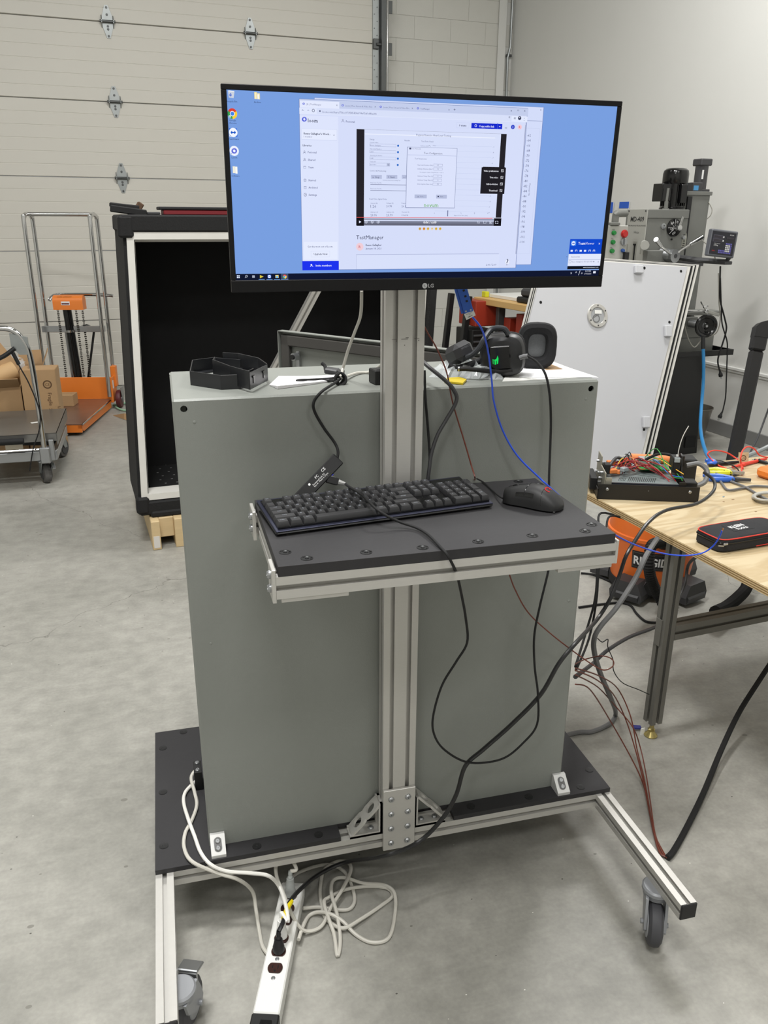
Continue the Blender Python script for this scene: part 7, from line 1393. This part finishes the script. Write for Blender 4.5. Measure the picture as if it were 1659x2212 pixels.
# trash can
tcx, tcy = RM(pZ(1520,945,0)).x-.0, 3.3
tp = RM(rY(1527,882,3.3)); cxn = RM(rY(1517,910,3.3)).x; tzh = tp.z
bn_ = thing('trash_can', 'brushed steel tapered waste bin behind the milling machine stand', 'bin', W(cxn,3.38,0), RY)
part('shell', MB(MR).lathe([(.088,0),(.128,tzh),(.132,tzh),(.132,tzh-.008),(.126,tzh-.012),(.086,.004),(0,.004)], (cxn-.01,3.38,0), (0,0,1), 36, cap=False), mat('brushed steel bin', (126,122,114), .35, .7, .1, 4), bn_)
# leaflets on the wall behind the mill
def leaflet(u0, v0, u1, v1, label, n):
    a, d = RM(rX(u0,v0,4.655)), RM(rX(u1,v1,4.655)); t = thing('leaflet', label, 'leaflet', W(4.66,a.y,d.z), RY); zb_ = d.z
    part('sheet', MB(MR).bx(4.655, 4.66, d.y, a.y, d.z-.45, a.z), M_white, t); part('printed_top', MB(MR).bx(4.652, 4.6555, d.y, a.y, d.z, a.z), mat('leaflet blue', (40,92,196), .5), t)
leaflet(1339, 436, 1358, 450, 'right blue topped leaflet on the wall behind the control box', 0); leaflet(1312, 437, 1323, 460, 'left blue topped leaflet half hidden by the monitor edge', 1)
# black duct leaning behind the bench
du = thing('downspout', 'black square downspout with flared elbow standing behind the bench', 'duct', rY(1600,980,2.0))
a_, d_ = rY(1634,758,2.05), rY(1586,985,1.95); ax = (a_-d_).normalized()
lo2 = d_+(d_-a_)*((d_.z-.02)/(a_.z-d_.z)); xq = V((1,-.35,0)); Q = basis(xq-ax*xq.dot(ax), ax, lo2); L2 = (a_-lo2).length
def duct(b, x, z, y0, y1, r=.010): return b.box((0,(y0+y1)/2,0), (x,y1-y0,z), None, r)
M_duct = mat('duct black', (22,21,21), .5)
part('duct_body', duct(MB(Q), .070, .060, 0, L2), M_duct, du); part('duct_collar', duct(MB(Q), .078, .068, L2, L2+.085), M_duct, du)
L2 += .085
b = MB(Q); b.prism([(-.038,L2-.01),(.038,L2-.01),(.085,L2+.01),(.048,L2+.10),(-.02,L2+.07),(-.038,L2+.045)], 'z', -.036, .036); el = part('elbow', b, M_duct, du)
part('elbow_mouth', MB(Q).box((.068,L2+.056,0), (.008,.098,.076), RZ(.39), .002), mat('duct mouth', (60,60,60), .6), el)
cable('wall_cord', [rY(1665,870,2.4), rY(1652,905,2.4), rY(1637,945,2.35), rY(1622,975,2.3), rY(1610,1000,2.2)], .006, M_dgrey, 'dark cord sloping along the right wall beside the duct')
cable('grey_tube', [rY(1665,962,1.2), rY(1640,974,1.2), rY(1615,984,1.15), rY(1595,992,1.1)], .010, mat('grey conduit', (140,144,144), .4), 'light grey tube lying beyond the bench edge')
# ================================================================== far bench in the corner
fx = 4.0; e0 = RM(rX(1024,640,fx)); e1_ = RM(rX(1164,664,fx))
fz = .93; A0, A1 = RM(pZ(1024,641,fz)), RM(pZ(1163,664,fz))
fb = thing('wooden_bench', 'far butcher block bench with red bins beneath, along the right wall', 'workbench', W(A0.x+.3,A0.y,0), RY)
ang_ = math.atan2(A1.x-A0.x, -(A1.y-A0.y)); FL_ = math.hypot(A1.x-A0.x, A1.y-A0.y)
FM = MR @ Matrix.Translation((A0.x,A0.y,0)) @ RZ(ang_); FB = lambda: MB(FM)   # local -y runs along the front edge toward us, +x to the wall
M_butch = mat('butcher block', (206,168,108), .45, 0, .12, 4, aniso=(8,1,8)); wd_b = .62
part('bench_top', FB().bx(0, wd_b, -FL_-.12, 0, fz-.055, fz, .004), M_butch, fb)
M_leg = mat('grey bench leg', (62,64,64), .45)
for y in (-.30, -FL_-.0): part('bench_leg', FB().bx(.05, .12, y-.05, y, 0, fz-.055, .004).bx(.5, .56, y-.05, y, 0, fz-.055, .004), M_leg, fb)
part('lower_shelf', FB().bx(.04, wd_b-.04, -FL_-.1, -.1, .30, .33, .003), M_butch, fb)
M_rbin = mat('red metal', (150,48,30), .45, 0, .1, 4)
bk = thing('bin_rack', 'leaning black rack of louvered bins and red panels left of the far bench', 'rack', W(A0.x-.12,A0.y+.05,0), RY)
b = FB()
part('rack_post', FB().box((-.16,-.10,.47), (.05,.05,.96), RYm(.10), .004).box((-.16,.22,.47), (.05,.05,.96), RYm(.10), .004), M_black, bk)
for z, hgt_, m, nm in ((.80,.22,M_rbin,'red_panel'),(.56,.20,M_black,'louver_bin'),(.36,.17,M_rbin,'red_panel'),(.15,.2,M_black,'louver_bin')):
    q = part(nm, FB().box((-.02+(z-.5)*.10,-.06,z), (.22,.30,hgt_), None, .006), m, bk)
    if nm == 'louver_bin':
        for k in range(3): part('louver', FB().box((-.02+(z-.5)*.10,-.215,z-.06+.055*k), (.20,.02,.014), RX(.6), .002), M_dgrey, q)
part('yellow_strip', FB().box((-.06,-.215,.455), (.2,.012,.012), RYm(.12)), mat('yellow strip', (206,170,40), .5), bk)
for i, (y, z0, h, m, lab) in enumerate(((-.36,.33,.45,M_rbin,'tall red panel standing under the far bench, left'),(-.55,.33,.5,M_rbin,'second tall red panel standing under the far bench'),)):
    single('red_sheet', FB().bx(.10, .45, y-.10, y, z0, z0+h, .004), m, lab, 'panel', FM @ V((.2,y,z0)))
single('flange_plate', FB().box((.06,-.47,.43), (.02,.14,.18), None, .012), mat('tan plate', (120,104,88), .5), 'tan square plate with hole leaning under the far bench', 'plate', FM @ V((.06,-.47,.33)))
single('flange_plate', FB().box((.06,-.86,.44), (.02,.15,.20), None, .012), M_black, 'black square plate leaning under the far bench', 'plate', FM @ V((.06,-.86,.33)))
single('carton', FB().bx(.05, .25, -1.22, -1.06, .33, .66, .004), mat('white carton', (190,188,180), .6), 'white carton under the far bench near the panel', 'box', FM @ V((.1,-1.1,.33)))
tk = thing('tool_case', 'black hard tool case lying on the far bench', 'case', FM @ V((.25,-FL_+.05,fz)))
part('case_body', FB().bx(.06, .42, -FL_-.10, -FL_+.42, fz, fz+.05, .012), M_black, tk); part('case_lid', FB().bx(.07, .40, -FL_-.10, -FL_+.38, fz+.052, fz+.12, .018), M_dgrey, tk); part('latch', FB().bx(.05, .06, -FL_+.1, -FL_+.16, fz+.03, fz+.08, .003), M_black, tk)
single('work_tray', FB().bx(.10, .5, -.55, -.10, fz, fz+.035, .005), M_white, 'white tray on the left end of the far bench', 'tray', FM @ V((.3,-.3,fz)))
single('yellow_block', FB().bx(.06, .10, -.10, -.03, fz, fz+.05, .005), M_yellow, 'small yellow block at the left corner of the far bench', 'block', FM @ V((.08,-.06,fz)))
# black upright behind the post
a_, d_ = rY(932,610,3.2), rY(912,790,3.2)
u1 = thing('display_board', 'narrow black upright panel with red edge behind the post', 'panel', W(a_.dot(EX),3.2,0), RY)
xa, xb = RM(rY(925,700,3.25)).x-.12, RM(rY(937,700,3.25)).x
part('upright', MB(MR).prism([(xa,.0),(xb-.05,.0),(xb+.035,1.5),(xa,1.5)], 'y', 3.25, 3.29), M_print, u1); part('red_edge', MB(MR).prism([(xb-.052,.0),(xb-.043,.0),(xb-.006,.70),(xb-.012,.70)], 'y', 3.245, 3.26), mat('dark red plastic', (120,26,34)), u1)
